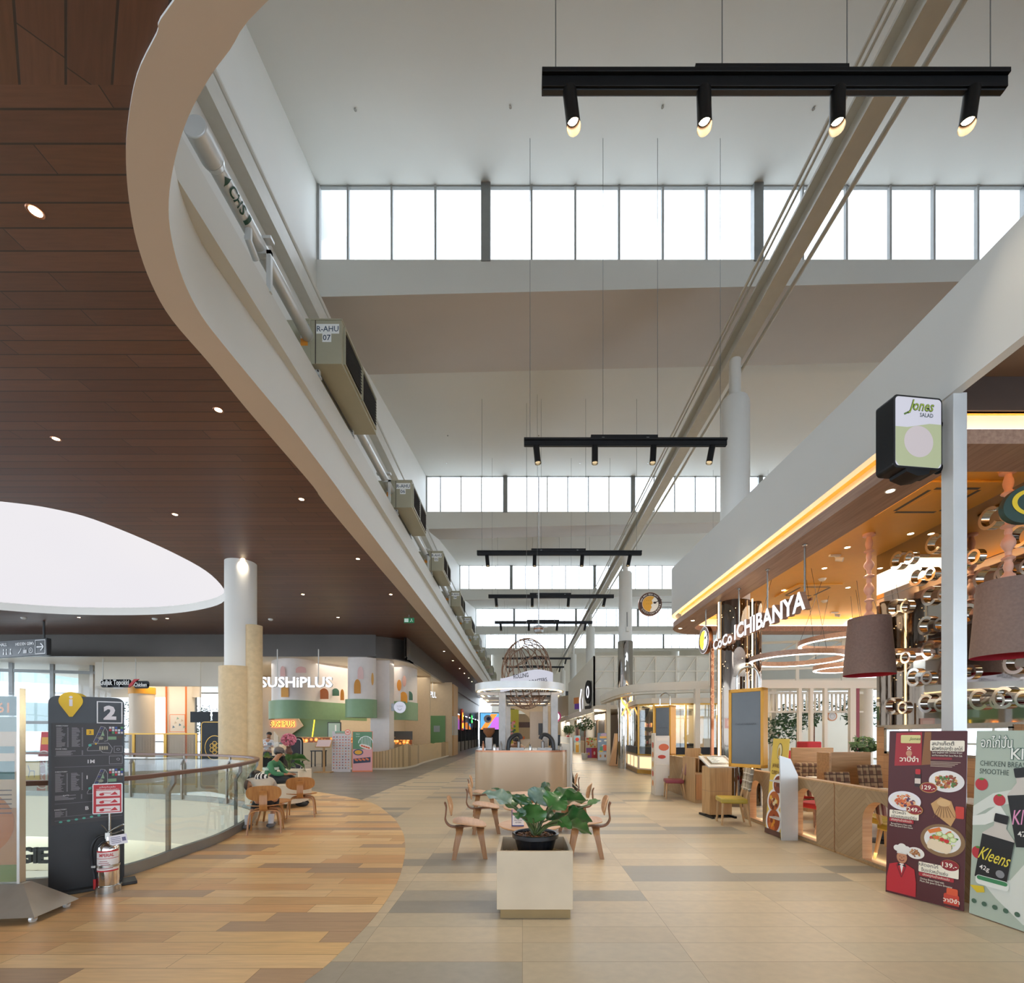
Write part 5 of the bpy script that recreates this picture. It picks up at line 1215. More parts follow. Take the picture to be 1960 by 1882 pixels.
def mapart(y0, sc_):
    def Z(v): return Zf(y0 + (v - 655) * sc_)
    for pts in ([(555, 760), (600, 660), (625, 665), (580, 765), (555, 760)], [(520, 800), (540, 770), (645, 765), (670, 800), (660, 830), (610, 825), (600, 812), (520, 812), (520, 800)], [(625, 665), (640, 690), (640, 750), (620, 755)]):
        b.line([(Xf(x), Z(v)) for x, v in pts], 0.004, '#a9a6ab', -0.005)
    for i in range(8): b.rect(Xf(596 - i * 5), Xf(612 - i * 5), Z(676 + i * 12), Z(668 + i * 12), ['#3c3f7a', '#56525a', '#6a6670'][i % 3], -0.004)
    b.disc(Xf(600), Z(735), 0.022 * S * .7, '#9a9880', 0.018 * S * .7, y=-0.005); b.shape([(Xf(600), Z(720)), (Xf(612), Z(685)), (Xf(622), Z(720))], '#8fae88', -0.005); b.disc(Xf(570), Z(770), 0.006 * S, '#eebd1c', y=-0.007)
    for i in range(4): b.rect(Xf(590 + i * 14), Xf(600 + i * 14), Z(808), Z(785), '#b3ab93', -0.006)
    for i in range(15): b.rect(Xf(650 + (i % 5) * 18), Xf(664 + (i % 5) * 18), Z(674 + (i // 5) * 16), Z(661 + (i // 5) * 16), ['#d4ccd0', '#c9343c', '#1d1a1c', '#e4e2e4', '#cfd4da', '#4f9a5c', '#3c55a0'][(i * 3) % 7], -0.005)
    b.rect(Xf(643), Xf(695), Z(744), Z(724), '#7fa07a', -0.005); b.rect(Xf(700), Xf(730), Z(735), Z(720), '#4a3a2a', -0.005)
    b.disc(Xf(535), Z(778), 0.010 * S, '#58b8a8', y=-0.006)
    frame(Xf(680), Xf(733), Z(828), Z(785), 0.003, '#a9a6ab', -0.005); b.ring(Xf(706), Z(806), 0.008 * S, 0.010 * S, '#c9c6cb', y=-0.006)
mapart(655, 1.0); mapart(925, 1.0)
frame(Xf(650), Xf(733), Zf(900), Zf(848), 0.003, '#a9a6ab'); b.ring(Xf(706), Zf(870), 0.008 * S, 0.010 * S, '#c9c6cb', y=-0.006)
for i in range(6): b.disc(Xf(368 + i * 44), Zf(1243 - i * 4), 0.010 * S, '#5cb8a4', 0.008 * S, y=-0.005)
b.build('printed_face', t, label='printed directory lists and floor maps')

# fire extinguisher with a red instruction plate
e = (-4.2, 4.77)
t = thing('fire_extinguisher', 'shiny steel fire extinguisher with hose, tag and red-white label before the directory', 'fire extinguisher', (e[0], e[1], 0), 0.35)
b = MB(); b.lathe([(0.105, 0), (0.105, 0.07), (0.10, 0.075)], 'steel', n=32, caps=True); b.build('stand_ring', t)
b = MB(); b.lathe([(0.085, 0.02), (0.088, 0.03), (0.088, 0.42), (0.085, 0.46), (0.06, 0.50), (0.025, 0.52), (0.02, 0.56), (0.0, 0.56)], 'chrome', n=36); b.build('cylinder', t)
b = MB(); k = 20; A = [(-PI * 0.85 + PI * 0.8 * i / k) for i in range(k + 1)]
def lab(z0, z1, m, r=0.0886, s0=0, s1=k): b.add([(r * math.cos(a), r * math.sin(a), z) for a in A[s0:s1 + 1] for z in (z0, z1)], [(2 * i, 2 * i + 2, 2 * i + 3, 2 * i + 1) for i in range(s1 - s0)], m)
lab(0.22, 0.43, '#e9e4e0'); lab(0.415, 0.43, '#c0242c', 0.0888); lab(0.22, 0.235, '#c0242c', 0.0888); lab(0.35, 0.355, '#c0242c', 0.0888)
vs_, fs = text_mesh('IMPERIAL', 0.03, 0, 2); b.add([(0.089 * math.cos(-PI * 0.45 + v.x * 0.35), 0.089 * math.sin(-PI * 0.45 + v.x * 0.35), 0.385 + v.y * 0.045) for v in vs_], fs, '#c0242c')
for i in range(5): lab(0.25 + i * 0.018, 0.257 + i * 0.018, '#a8686c', 0.0888, 4 + i % 3, 15 - i)
b.build('label', t, label='white label with red lettering')
b = MB(); b.bx(-0.02, 0.02, -0.02, 0.02, 0.54, 0.6, 'steel'); b.tube([(0, 0, 0.6), (0.06, -0.02, 0.64), (0.14, -0.04, 0.68)], 0.009, 'steel', 8); b.tube([(0, 0, 0.58), (0.06, -0.01, 0.59), (0.13, -0.03, 0.62)], 0.008, 'steel', 8); b.tube([(0, 0, 0.6), (-0.04, 0, 0.66), (-0.06, 0, 0.68)], 0.005, 'steel', 6); b.build('valve_handle', t)
b = MB(); b.tube(smooth([(-0.02, 0, 0.57), (-0.08, -0.02, 0.56), (-0.12, -0.03, 0.46), (-0.12, -0.03, 0.3), (-0.1, -0.04, 0.2), (-0.09, -0.05, 0.14)], False, 5), 0.011, 'black_metal', 10); b.build('hose', t, label='black rubber hose')
b = MB(); b.cyl((-0.09, -0.05, 0.15), (-0.09, -0.05, 0.05), 0.013, '#c0242c', n=12); b.build('nozzle', t, label='red nozzle'); b = MB(); b.lathe([(0.092, 0.26), (0.094, 0.26), (0.094, 0.285), (0.092, 0.285)], 'steel', n=32, caps=False); b.bx(-0.12, -0.085, -0.05, -0.02, 0.262, 0.283, 'steel'); b.build('clamp_band', t)
b = MB(); b.X = T(0.1, -0.05, 0.53, 0.2, 0.1, -0.12); b.bx(-0.07, 0.07, -0.001, 0.001, -0.05, 0.05, '#eceaf0')
for i in range(4): b.rect(-0.055, 0.02, 0.025 - i * 0.018, 0.031 - i * 0.018, '#7a7494', -0.003)
b.rect(0.03, 0.06, -0.02, 0.02, '#6c6a8c', -0.003); b.build('paper_tag', t, label='white paper inspection tag')
b = MB(); b.cyl((-0.03, 0.1, 0), (-0.03, 0.1, 1.0), 0.012, 'steel', n=12); b.build('plate_pole', t)
b = MB(); b.X = T(-0.04, 0.085, 0.78, 0.1); b.shape(rr_pts(-0.12, 0.12, 0, 0.31, 0.012), 'galv', 0.0, 0.006); b.rect(-0.112, 0.112, 0.01, 0.30, '#c5242e', -0.002)
for i, z in enumerate((0.18, 0.10, 0.02)):
    b.rect(-0.09, 0.1, z, z + 0.058, '#efe4e2', -0.004); b.disc(-0.045, z + 0.02, 0.02, '#c5242e', 0.014, y=-0.006, n=12); b.shape([(0.02, z + 0.01), (0.06, z + 0.045), (0.085, z + 0.012)], '#c5242e', -0.006); b.line([(-0.04, z + 0.035), (0.03, z + 0.03)], 0.006, '#c5242e', -0.006)
b.text('เครื่องดับเพลิง', 0, 0.275, 0.022, '#f4e9e6', -0.004, w=0.13); b.text('วิธีใช้เครื่องดับเพลิง', 0, 0.25, 0.02, '#f4e9e6', -0.004, w=0.18); b.build('instruction_plate', t, label='red and white instruction plate')

# acrylic poster stand on wheels at the left edge
t = thing('poster_stand', 'acrylic sheet poster stand on a steel wheeled base at the left edge', 'display stand', (-4.42, 4.1, 0), 0.12)
b = MB(); b.add([(-0.9, -0.2, 0.06), (0.31, -0.2, 0.06), (0.31, 0.26, 0.06), (-0.9, 0.26, 0.06), (-0.86, 0.0, 0.29), (0.06, 0.0, 0.29), (0.06, 0.08, 0.29), (-0.86, 0.08, 0.29)], [(0, 1, 5, 4), (1, 2, 6, 5), (2, 3, 7, 6), (3, 0, 4, 7), (4, 5, 6, 7), (0, 3, 2, 1)], 'base_metal'); b.build('base', t)
b = MB(); b.bx(-0.85, 0.0, 0.02, 0.026, 0.29, 1.96, 'acrylic'); b.build('acrylic_sheet', t); b = MB(); b.bx(-0.85, 0.0, 0.05, 0.056, 0.29, 1.96, 'acrylic'); b.build('acrylic_sheet', t)
b = MB(); b.bx(0.0, 0.022, 0.01, 0.07, 0.27, 2.0, 'steel'); b.build('edge_post', t)
b = MB(); b.rect(-0.85, -0.02, 1.76, 1.93, '#4d6a66', 0.04); b.rect(-0.85, -0.02, 1.62, 1.75, '#7c8f86', 0.04); b.rect(-0.85, -0.02, 0.95, 1.62, '#b89f80', 0.04); b.text('61', -0.13, 1.83, 0.12, '#d8843a', 0.038, 0.02); b.rect(-0.85, -0.04, 1.43, 1.49, '#3f6660', 0.038); b.rect(-0.85, -0.04, 1.2, 1.36, '#3f6660', 0.038); b.disc(-0.36, 0.82, 0.32, '#a8652a', 0.3, y=0.037)
b.rect(-0.85, -0.02, 0.45, 0.95, '#a87c50', 0.0395); b.rect(-0.85, -0.02, 0.3, 0.45, '#6d7a3c', 0.039); b.text('Since 1998', -0.14, 1.56, 0.05, '#3a4a44', 0.037, 0.01) if False else None
for i in range(6): b.rect(-0.5, -0.06, 1.1 - i * 0.04, 1.11 - i * 0.04, '#4a3a2c', 0.0365)
b.build('poster_sheet', t, label='green and tan printed sheet inside')
for x, y in ((-0.8, -0.14), (0.25, -0.14), (0.25, 0.2), (-0.8, 0.2)): b = MB(); b.cyl((x - 0.012, y, 0.03), (x + 0.012, y, 0.03), 0.03, 'galv', n=16); b.bx(x - 0.018, x + 0.018, y - 0.01, y + 0.02, 0.03, 0.07, 'steel'); b.build('caster_wheel', t)

# direction sign hanging at the left edge
t = thing('direction_sign', 'black hanging direction sign with arrow and pictograms near the left edge', 'sign', at(94, 1247, 19.6), math.radians(-14))
t.scale = (4.2, 4.2, 4.2)
b = MB(); b.bx(-1.6, 0, -0.02, 0.02, -0.04, 0.13, 'charcoal'); b.build('panel', t, bevel=0.004)
b = MB(); Y_ = -0.023; frame_ = None
def fr2(x0, x1, z0, z1, w): 
    b.rect(x0, x1, z0, z0 + w, '#f0f0f0', Y_); b.rect(x0, x1, z1 - w, z1, '#f0f0f0', Y_); b.rect(x0, x0 + w, z0, z1, '#f0f0f0', Y_); b.rect(x1 - w, x1, z0, z1, '#f0f0f0', Y_)
fr2(-0.155, -0.015, -0.025, 0.115, 0.006); b.line([(-0.135, 0.045), (-0.045, 0.045)], 0.012, '#f0f0f0', Y_); b.line([(-0.08, 0.08), (-0.04, 0.045), (-0.08, 0.01)], 0.012, '#f0f0f0', Y_)
b.text("HIDDEN GEM's", -0.3, 0.085, 0.042, '#f0f0f0', Y_, 0.02, w=0.26); b.text('FOOD HALL', -0.68, 0.09, 0.045, '#f0f0f0', Y_, 0.02, w=0.26)
b.ring(-0.215, 0.015, 0.022, 0.027, '#f0f0f0', y=Y_); b.text('P', -0.215, 0.015, 0.03, '#f0f0f0', Y_, 0.02); b.rect(-0.32, -0.27, -0.01, 0.025, '#c9c9c9', Y_); b.line([(-0.305, 0.03), (-0.305, 0.045)], 0.005, '#f0f0f0', Y_); b.line([(-0.39, -0.01), (-0.36, 0.02), (-0.35, 0.04)], 0.007, '#f0f0f0', Y_)
for x in (-0.5, -0.56, -0.6, -0.68, -0.72, -0.76): b.disc(x, 0.035, 0.009, '#f0f0f0', y=Y_, n=10); b.shape([(x - 0.013, -0.015), (x + 0.013, -0.015), (x, 0.026)], '#f0f0f0', Y_)
b.build('lettering', t, label='white lettering, arrow and pictograms'); b = MB(); b.cyl((-0.07, 0, 0.13), (-0.07, 0, (SOF - t.location.z) / 4.2), 0.009, 'charcoal', n=10); b.cyl((-1.5, 0, 0.13), (-1.5, 0, (SOF - t.location.z) / 4.2), 0.009, 'charcoal', n=10); b.build('rod', t)

# pierced gold screens and black emblem sign beyond the opening
m, nt, bb = new_mat('pierced_black'); g = G(nt); tcn = nt.nodes.new('ShaderNodeTexCoord'); spn = nt.nodes.new('ShaderNodeSeparateXYZ'); nt.links.new(tcn.outputs['Object'], spn.inputs[0])
u, v = g.m('FRACT', g.m('MULTIPLY', spn.outputs[0], 12)), g.m('FRACT', g.m('MULTIPLY', spn.outputs[2], 12))
du, dv_ = g.m('ABSOLUTE', g.m('SUBTRACT', u, 0.5)), g.m('ABSOLUTE', g.m('SUBTRACT', v, 0.5))
q1 = g.m('SQRT', g.m('ADD', g.m('POWER', du, 2), g.m('POWER', dv_, 2))); rg = g.m('LESS_THAN', g.m('ABSOLUTE', g.m('SUBTRACT', q1, 0.42)), 0.07)
q2 = g.m('LESS_THAN', g.m('ABSOLUTE', g.m('SUBTRACT', du, dv_)), 0.045)
nt.links.new(g.m('MAXIMUM', rg, q2), bb.inputs['Alpha']); bb.inputs['Base Color'].default_value = srgb('#17171a'); bb.inputs['Roughness'].default_value = 0.3
for i in range(3):
    x0 = (196, 256, 317)[i]; t = thing('pierced_screen', 'black pierced metal screen in a gold frame, %s of three beyond the opening' % ('leftmost', 'middle', 'rightmost')[i], 'screen', ((x0 - VX) * 14.0 / F, 14.0 + 0.0, 0))
    b = MB(); b.bx(0.04, 0.9, 0, 0.004, 0.12, 1.58, 'pierced_black'); b.build('pierced_panel', t)
    b = MB()
    for x in (0, 0.9): b.bx(x, x + 0.04, -0.02, 0.02, 0, 1.62, 'brass')
    b.bx(0.0405, 0.8995, -0.018, 0.018, 1.58, 1.62, 'brass'); b.bx(0.0405, 0.8995, -0.018, 0.018, 0.08, 0.12, 'brass'); b.build('gold_frame', t)
x0, y0, _ = at(383, 1500, 13.55)
t = thing('emblem_sign', 'black rounded sign with gold outline and knotted emblem behind the column', 'sign', (x0, y0, 0))
b = MB(); b.shape(rr_pts(0, 0.95, 0.02, 1.98, 0.1), 'black_metal', 0, 0.06); b.build('panel', t); b = MB()
P = rr_pts(0.04, 0.91, 0.1, 1.94, 0.08); b.line(P + [P[0]], 0.018, 'brass', -0.004); b.ring(0.42, 1.2, 0.27, 0.285, 'brass', kz=1.25, y=-0.004)
for i in range(6):
    a = PI * i / 3; b.ring(0.42 + 0.08 * math.sin(a), 1.2 + 0.12 * math.cos(a), 0.055, 0.07, 'brass', y=-0.005, n=20)
b.ring(0.42, 1.2, 0.055, 0.07, 'brass', y=-0.005, n=20)
b.build('emblem', t, label='gold outline and knot emblem')

# dark bulkhead in front of the shops at the back left
YS = 22.3
bk = [(-29.5, YS), (-9.0, YS), (-7.4, YS + 0.25), (-6.3, YS + 0.95), (-5.75, YS + 2.3), (-5.7, YS + 4), (-5.7, 66)]
bk = smooth(bk, False, 5)
b = MB(); b.wall(bk, EYE + 3.72, SOF + 0.05, 0.12, 'dark_panel'); b.wall([(x + 0.02, y - 0.03) for x, y in bk], EYE + 3.66, EYE + 3.74, 0.16, 'dark_panel'); struct(b, 'trim_bulkhead_left', angle=50)
b = MB(); b.prism([bk + [(-30, 66)]], EYE + 3.70, EYE + 3.78, 'cream'); struct(b, 'ceiling_shops', angle=50)
b = MB(); b.bx(-18.5, -5.9, 30.0, 30.2, 0, 5.4, 'shop_beige'); b.bx(-25.5, -18.5, 27.0, 27.1, 3.7, 5.4, 'cream'); struct(b, 'wall_shops')
glazing('window_15', (-29.5, 29.5), (-18.5, 29.5), 0, 4.2, 1.8, (0.04, 1.1, 4.16), 'mullion', 0.08)
b = MB(); b.bx(-22.0, -14.2, 24.2, 24.35, 4.05, 5.3, 'cream'); struct(b, 'trim_shop_fascia')
for i, (px, nm) in enumerate(((156, 0), (222, 0), (480, 0), (600, 0), (700, 0), (380, 0), (300, 0))):
    lamp('SPOT', ((px - VX) * 24.5 / F, 24.5 + (i % 3), EYE + 3.66), 170, (1, 0.87, 0.68), size=0.15, spot=2.4)
lamp('AREA', (-10.5, 26.5, EYE + 3.6), 230, (1, 0.93, 0.82), size=8, size_y=5); lamp('AREA', (-7.6, 34, EYE + 3.6), 140, (1, 0.93, 0.82), size=3, size_y=12); lamp('AREA', (-18.5, 26.2, EYE + 3.6), 110, (1, 0.88, 0.75), size=6, size_y=3)
# sushi restaurant
WX = -5.75
lowp = smooth([fl(636, 1472), fl(700, 1473.5), fl(760, 1473), fl(792, 1468), fl(810, 1461), fl(835, 1454), fl(858, 1448)], False, 5)
planks('slat_oak', 50, 0.13, [(0, '#cbb289'), (0.5, '#c3a97f')], groove='#a08a66', gw=0.04, rough=0.5, along='ZX', stagger=False, gamt=0.1)
t = thing('low_slat_wall', 'low wavy-topped wall of pale timber slats around the sushi restaurant', 'wall screen')
b = MB(); n = len(lowp); tot = 0; vv = []
for i, (x, y) in enumerate(lowp):
    zt_ = 0.98 + (0.18 * math.sin(i * 0.42 + 2.1) if i < 14 else 0.02 + 0.05 * abs(math.sin(i * 1.3)))
    vv += [(x, y, 0.08), (x, y, zt_), (x - 0.05, y + 0.12, 0.08), (x - 0.05, y + 0.12, zt_)]
b.add(vv, [f for i in range(n - 1) for f in ((4 * i, 4 * i + 4, 4 * i + 5, 4 * i + 1), (4 * i + 1, 4 * i + 5, 4 * i + 7, 4 * i + 3), (4 * i + 2, 4 * i + 3, 4 * i + 7, 4 * i + 6))], 'slat_oak'); b.build('slat_front', t)
b = MB(); b.wall(lowp, 0, 0.08, 0.08, 'cream'); b.build('plinth', t)
def sign3(nm, label, txt, x, y, z, w, size, rz, rods, face='sign_white', side='galv', d=0.1, off_=0.04, group=None):
    t = thing(nm, label, 'sign', (x, y, z), rz, group); txt3d('lettering', txt, 0, 0, w, size, t, face, side, d, off_)
    for rx, top in rods: b = MB(); b.cyl((rx, d / 2, 0), (rx, d / 2, top - z), 0.022, 'white_paint', n=8); b.build('rod', t)
    return t
CZ = EYE + 3.7
sign3('illuminated_sign', 'large white illuminated sushi sign hanging at the front of the restaurant', 'SUSHiPLUS', *at(567, 1306, 20.5), 3.15, 0.62, 0, ((-0.85, CZ), (0.95, CZ)), off_=0.03)
sign3('illuminated_sign', 'smaller white sushi sign turned to the walkway, over the low slat wall', 'SUSHiPLUS', *at(821, 1329, 33.0), 2.5, 0.6, PI / 2 * 0.72, ((-0.4, CZ + 0.02), (0.5, CZ + 0.02)), off_=0.02)
t = thing('neon_wall_sign', 'warm backlit sushi sign on the beige arrow-shaped wall panel', 'sign', at(540, 1386, 25.9)); txt3d('lettering', 'SUSHIPLUS', 0, 0, 1.3, 0.42, t, 'charcoal', 'neon_warm', 0.06, 0.02); txt3d('halo_outline', 'SUSHIPLUS', 0, 0, 1.31, 0.43, t, 'neon_warm', 'neon_warm', 0.02, 0.035, y=0.04)
def hz(px, py, Y): p = at(px, py, Y); return p
b = MB(); x0 = hz(500, 0, 26)[0]; b.X = Matrix.Translation((0, 26.0, 0))
def P2(px, py, Y=26.0): p = at(px, py, Y); return (p[0], p[2])
b.shape([P2(500, 1300), P2(520, 1300), P2(580, 1390), P2(530, 1425), P2(500, 1425)], '#b7a188', 0.0, 0.1); tag(b.build('wall_panel'), 'beige arrow-shaped wall panel carrying the warm sushi sign', 'wall panel')
b = MB(); b.X = Matrix.Translation((0, 26.3, 0)); b.shape([P2(500, 1372, 26.3), P2(650, 1372, 26.3), P2(650, 1425, 26.3), P2(500, 1425, 26.3)], '#5d7558', 0.0, 0.1); tag(b.build('wall_panel'), 'dark green glossy wall panel behind the arrow-shaped panel', 'wall panel')
b = MB(); b.X = Matrix.Translation((0, 26.28, 0)); b.tube([(P2(602, 1378, 26.28)[0], 0, P2(602, 1378, 26.28)[1]), (P2(597, 1416, 26.28)[0], 0, P2(597, 1416, 26.28)[1])], 0.03, 'neon_yellow', 8); tag(b.build('neon_tube'), 'slanted yellow neon tube on the dark green wall', 'light')
# green curved bands and patterned drum columns
def drum(path, z0, z1, nm, label, gz0, gz1):
    t = thing(nm, label, 'hanging bulkhead'); b = MB(); b.wall(path, gz1, CZ, 0.1, 'pinkwhite'); b.build('patterned_band', t, label='white band with orange, pink and green sushi shapes', angle=60)
    b = MB(); b.wall([(x, y - 0.12) for x, y in path], gz0, gz1, 0.25, 'green_wall'); b.build('green_band', t, label='plain sage green lower band', angle=60); return t
c1 = smooth([at(523, 0, 25.4)[:2], at(523, 0, 23.8)[:2], at(545, 0, 23.0)[:2], at(580, 0, 23.3)[:2], at(620, 0, 24.6)[:2], at(668, 0, 26.0)[:2], at(700, 0, 27.5)[:2]], False, 5)
D1 = drum(c1, 0, 0, 'curved_bulkhead', 'long sage green curved band with sushi pattern above the sushi counter', 2.35, 3.25)
cc = [(at(693, 0, 22.9)[0] + 0.62 * math.cos(a), 22.9 + 0.5 * math.sin(a)) for a in (2 * PI * i / 28 for i in range(29))]
D2 = drum(cc, 0, 0, 'drum_bulkhead', 'sage green drum with sushi pattern left of the square white column', 2.38, 3.25)
c3 = smooth([at(752, 0, 25.4)[:2], at(775, 0, 25.6)[:2], at(797, 0, 27.0)[:2]], False, 5)
D3 = drum(c3, 0, 0, 'curved_bulkhead', 'short sage green band with sushi pattern right of the square white column', 2.35, 3.35)
b = MB()
q = random.Random(2)
def blob(px, py, Y, w, h, col, kind=0):
    b = MB(); p = at(px, py, Y); b.X = Matrix.Translation((p[0], Y, p[2]))
    if kind == 0: b.shape([(-w, -h), (w, -h), (w, 0)] + [(w * math.cos(a), h * math.sin(a)) for a in (PI * i / 10 for i in range(1, 10))] + [(-w, 0)], col, 0)
    else: b.disc(0, 0, w, col, h, y=0)
    b.build('mural_shape', D1 if px < 665 else D2 if px < 730 else D3)
for px, py, Y, w, h, col, kd in ((545, 1322, 22.85, .18, .32, '#e2a040', 0), (541, 1285, 22.85, .12, .25, '#e8b8ae', 0), (620, 1328, 24.3, .24, .28, '#c9702c', 0), (642, 1325, 25.0, .2, .2, '#5c8a74', 0), (655, 1330, 25.3, .1, .3, '#d9903c', 0), (576, 1282, 23.0, .25, .15, '#dba79c', 0),
                              (684, 1314, 22.32, .16, .34, '#e09a38', 0), (690, 1288, 22.32, .14, .3, '#e6c0b8', 0), (713, 1300, 22.45, .06, .3, '#d9a04a', 1), (764, 1312, 25.2, .12, .3, '#d98f34', 1), (774, 1304, 25.3, .1, .3, '#e0b0a0', 1), (772, 1335, 25.4, .22, .3, '#e8a03a', 0), (783, 1332, 25.9, .2, .25, '#5c8a74', 0)):
    blob(px, py, Y, w, h, col, kd)
# square white column
x0 = at(708, 0, 23.5)[0]; x1 = at(745, 0, 23.5)[0]
t = thing('square_column', 'square white column at the corner of the sushi restaurant', 'column', (0, 0, 0)); b = MB(); b.bx(x0, x1, 23.55, 24.4, 0.0, CZ, 'pinkwhite'); b.build('shaft', t, bevel=0.02)
t = thing('round_projecting_sign', 'round glowing white sign on the side of the square white column', 'sign', at(765, 1354, 22.8)); b = MB(); b.disc(0, 0, 0.28, 'sign_pale', y=0, n=28, depth=0.1); b.text('SUSHI', 0, 0.05, 0.12, '#9a9aa4', -0.004, 0.0, w=0.28); b.ring(0.0, -0.05, 0.08, 0.1, '#9a9aa4', a0=PI, a1=2 * PI, y=-0.004); b.build('lit_face', t); b = MB(); b.bx(-0.42, -0.26, 0.03, 0.06, -0.18, 0.18, 'grey_metal'); b.bx(-0.42, -0.39, 0.03, 1.3, -0.02, 0.02, 'grey_metal'); b.build('bracket', t)
# far side wall of the restaurant with green door, counter and display
b = MB(); b.bx(-7.6, -7.5, 24.8, 30.1, 0, CZ, 'shop_beige'); struct(b, 'wall_kitchen')
X0 = (765 - VX) * 30 / F
b = MB(); b.bx(at(757, 0, 29.9)[0], at(858, 0, 36)[0] + 0.6, 33.8, 34.0, 0, CZ, 'shop_beige'); struct(b, 'wall_sushi_back')
t = thing('service_door', 'green kitchen door with a grey notice in the beige wall', 'door'); p = at(820, 1370, 33.7)
b = MB(); b.bx(at(822, 0, 33.7)[0], at(852, 0, 33.7)[0], 33.72, 33.79, 0.0, 2.9, 'green_door' if 'green_door' in MATS else '#5f8a5c'); b.build('leaf', t); b = MB(); b.X = Matrix.Translation((at(836, 0, 33.7)[0], 33.7, at(0, 1396, 33.7)[2])); b.rect(-0.22, 0.22, -0.2, 0.25, '#8d9aa0', 0); b.build('notice', t, label='grey notice on the door')
t = thing('timber_pylon', 'tall pale timber pylon with blurred poster at the corridor end of the sushi restaurant', 'pylon'); xa, xb = at(860, 0, 35)[0], -5.0
b = MB(); b.bx(-5.5, -5.05, 34.5, 36.8, 0.0, CZ - 0.05, 'oak'); b.build('body', t); b = MB(); b.bx(-5.06, -5.03, 34.7, 36.6, 1.5, 2.9, '#b8bdbc'); b.bx(-5.5, -5.05, 34.46, 34.5, 1.5, 2.9, '#b8bdbc'); b.build('poster_panel', t, label='grey poster panel')
# glowing food frieze and counter
m, nt, bb = new_mat('food_frieze'); g = G(nt); tcn = nt.nodes.new('ShaderNodeTexCoord'); vo = nt.nodes.new('ShaderNodeTexVoronoi'); vo.inputs['Scale'].default_value = 5; nt.links.new(tcn.outputs['Object'], vo.inputs['Vector'])
cr = g.ramp(vo.outputs['Distance'], [(0.0, '#ffd98a'), (0.35, '#e8913c'), (0.6, '#5a2c16')]); nt.links.new(cr, bb.inputs['Base Color']); nt.links.new(cr, bb.inputs['Emission Color']); bb.inputs['Emission Strength'].default_value = 1.0
t = thing('sushi_counter', 'long sushi counter with a glowing food frieze above pale cladding', 'counter', (at(555, 0, 24.8)[0], 24.8, 0))
b = MB(); b.bx(0, 5.4, 0, 0.5, 0.0, 1.15, 'shop_beige'); b.build('front', t); b = MB(); b.bx(0, 5.4, -0.03, 0, 1.15, 1.4, 'food_frieze'); b.build('lit_frieze', t, label='glowing strip of sushi pictures'); b = MB(); b.bx(-0.02, 5.42, -0.05, 0.52, 1.4, 1.44, 'oak'); b.build('countertop', t)
t = thing('sushi_counter', 'shorter glowing food counter right of the square white column', 'counter', (at(752, 0, 27.0)[0], 27.0, 0))
b = MB(); b.bx(0, 1.1, 0, 0.5, 0, 1.0, 'shop_beige'); b.build('front', t); b = MB(); b.bx(0, 1.1, -0.03, 0, 1.0, 1.25, 'food_frieze'); b.build('lit_frieze', t); b = MB(); b.bx(0, 1.1, 0.1, 0.12, 1.25, 1.75, 'screen_grey'); b.build('display_glass', t)
t = thing('kitchen_door', 'pale glazed kitchen door behind the sushi counter', 'door', (at(627, 0, 26.2)[0], 26.2, 0)); b = MB(); b.bx(0, 0.75, 0, 0.05, 0, 2.25, 'charcoal'); b.build('door_frame', t); b = MB(); b.bx(0.05, 0.7, -0.02, 0, 0.05, 2.2, '#9db3ae'); b.build('leaf', t); b = MB(); b.bx(0.42, 0.5, -0.03, -0.02, 0.3, 2.1, '#e4e8ea'); b.build('glass_strip', t)

# menu boards in front of the sushi restaurant
t, w, a = board('menu_standee', 'white sushi price board with rows of small dishes and red 30 badge', 'standee', fl(635, 1478.5), fl(671, 1478.5), 1.7, 0.03, '#cdc9cc', 'sushi restaurant menu boards')
a.rect(0.12, w - 0.02, 1.6, 1.7, '#7fae96', -0.003); a.disc(w * 0.82, 1.66, 0.12, '#e8503c', y=-0.006); a.disc(w * 0.82, 1.66, 0.1, '#f6d9d0', y=-0.008); a.text('30', w * 0.82, 1.66, 0.13, '#d83a2c', -0.01, 0.03)
a.text('SUSHI', w * 0.4, 1.62, 0.07, '#d86a5c', -0.005, w=0.3)
q = random.Random(8)
for r in range(12):
    for c in range(6):
        x, z = w * (0.1 + 0.158 * c), 1.46 - r * 0.118; a.disc(x, z, 0.032, q.choice(['#d8583c', '#c9442c', '#3c2a2c', '#e08a5c', '#7a2c2c', '#d9a05c']), 0.02, y=-0.004, n=10); a.rect(x - 0.035, x + 0.035, z - 0.045, z - 0.038, '#b3aeb4', -0.004)
a.build('printed_face', t, label='printed rows of sushi')
t, w, a = board('menu_standee', 'green and pink sushi poster board with plates, right of the price board', 'standee', fl(674, 1478.5), fl(713, 1478), 1.7, 0.03, '#e88a66', 'sushi restaurant menu boards')
a.rect(0.02, w - 0.02, 0.95, 1.68, '#5f8f6e', -0.003); a.rect(0.02, w - 0.02, 0.06, 0.95, '#e3a9ae', -0.003)
for i in range(7): a.line([(w * (0.45 + 0.07 * i), 1.05), (w * (0.42 + 0.08 * i), 1.45)], 0.018, '#e3eef0', -0.005)
a.ring(w * 0.66, 1.2, 0.27, 0.3, '#e3eef0', y=-0.005, a0=0, a1=PI); a.disc(w * 0.65, 1.05, 0.26, '#e9e2de', 0.09, y=-0.006, rot=-0.3); 
for i in range(4): a.disc(w * 0.65 - 0.14 + i * 0.09, 1.09 - i * 0.03, 0.05, '#d8643c', 0.035, y=-0.008, rot=-0.4)
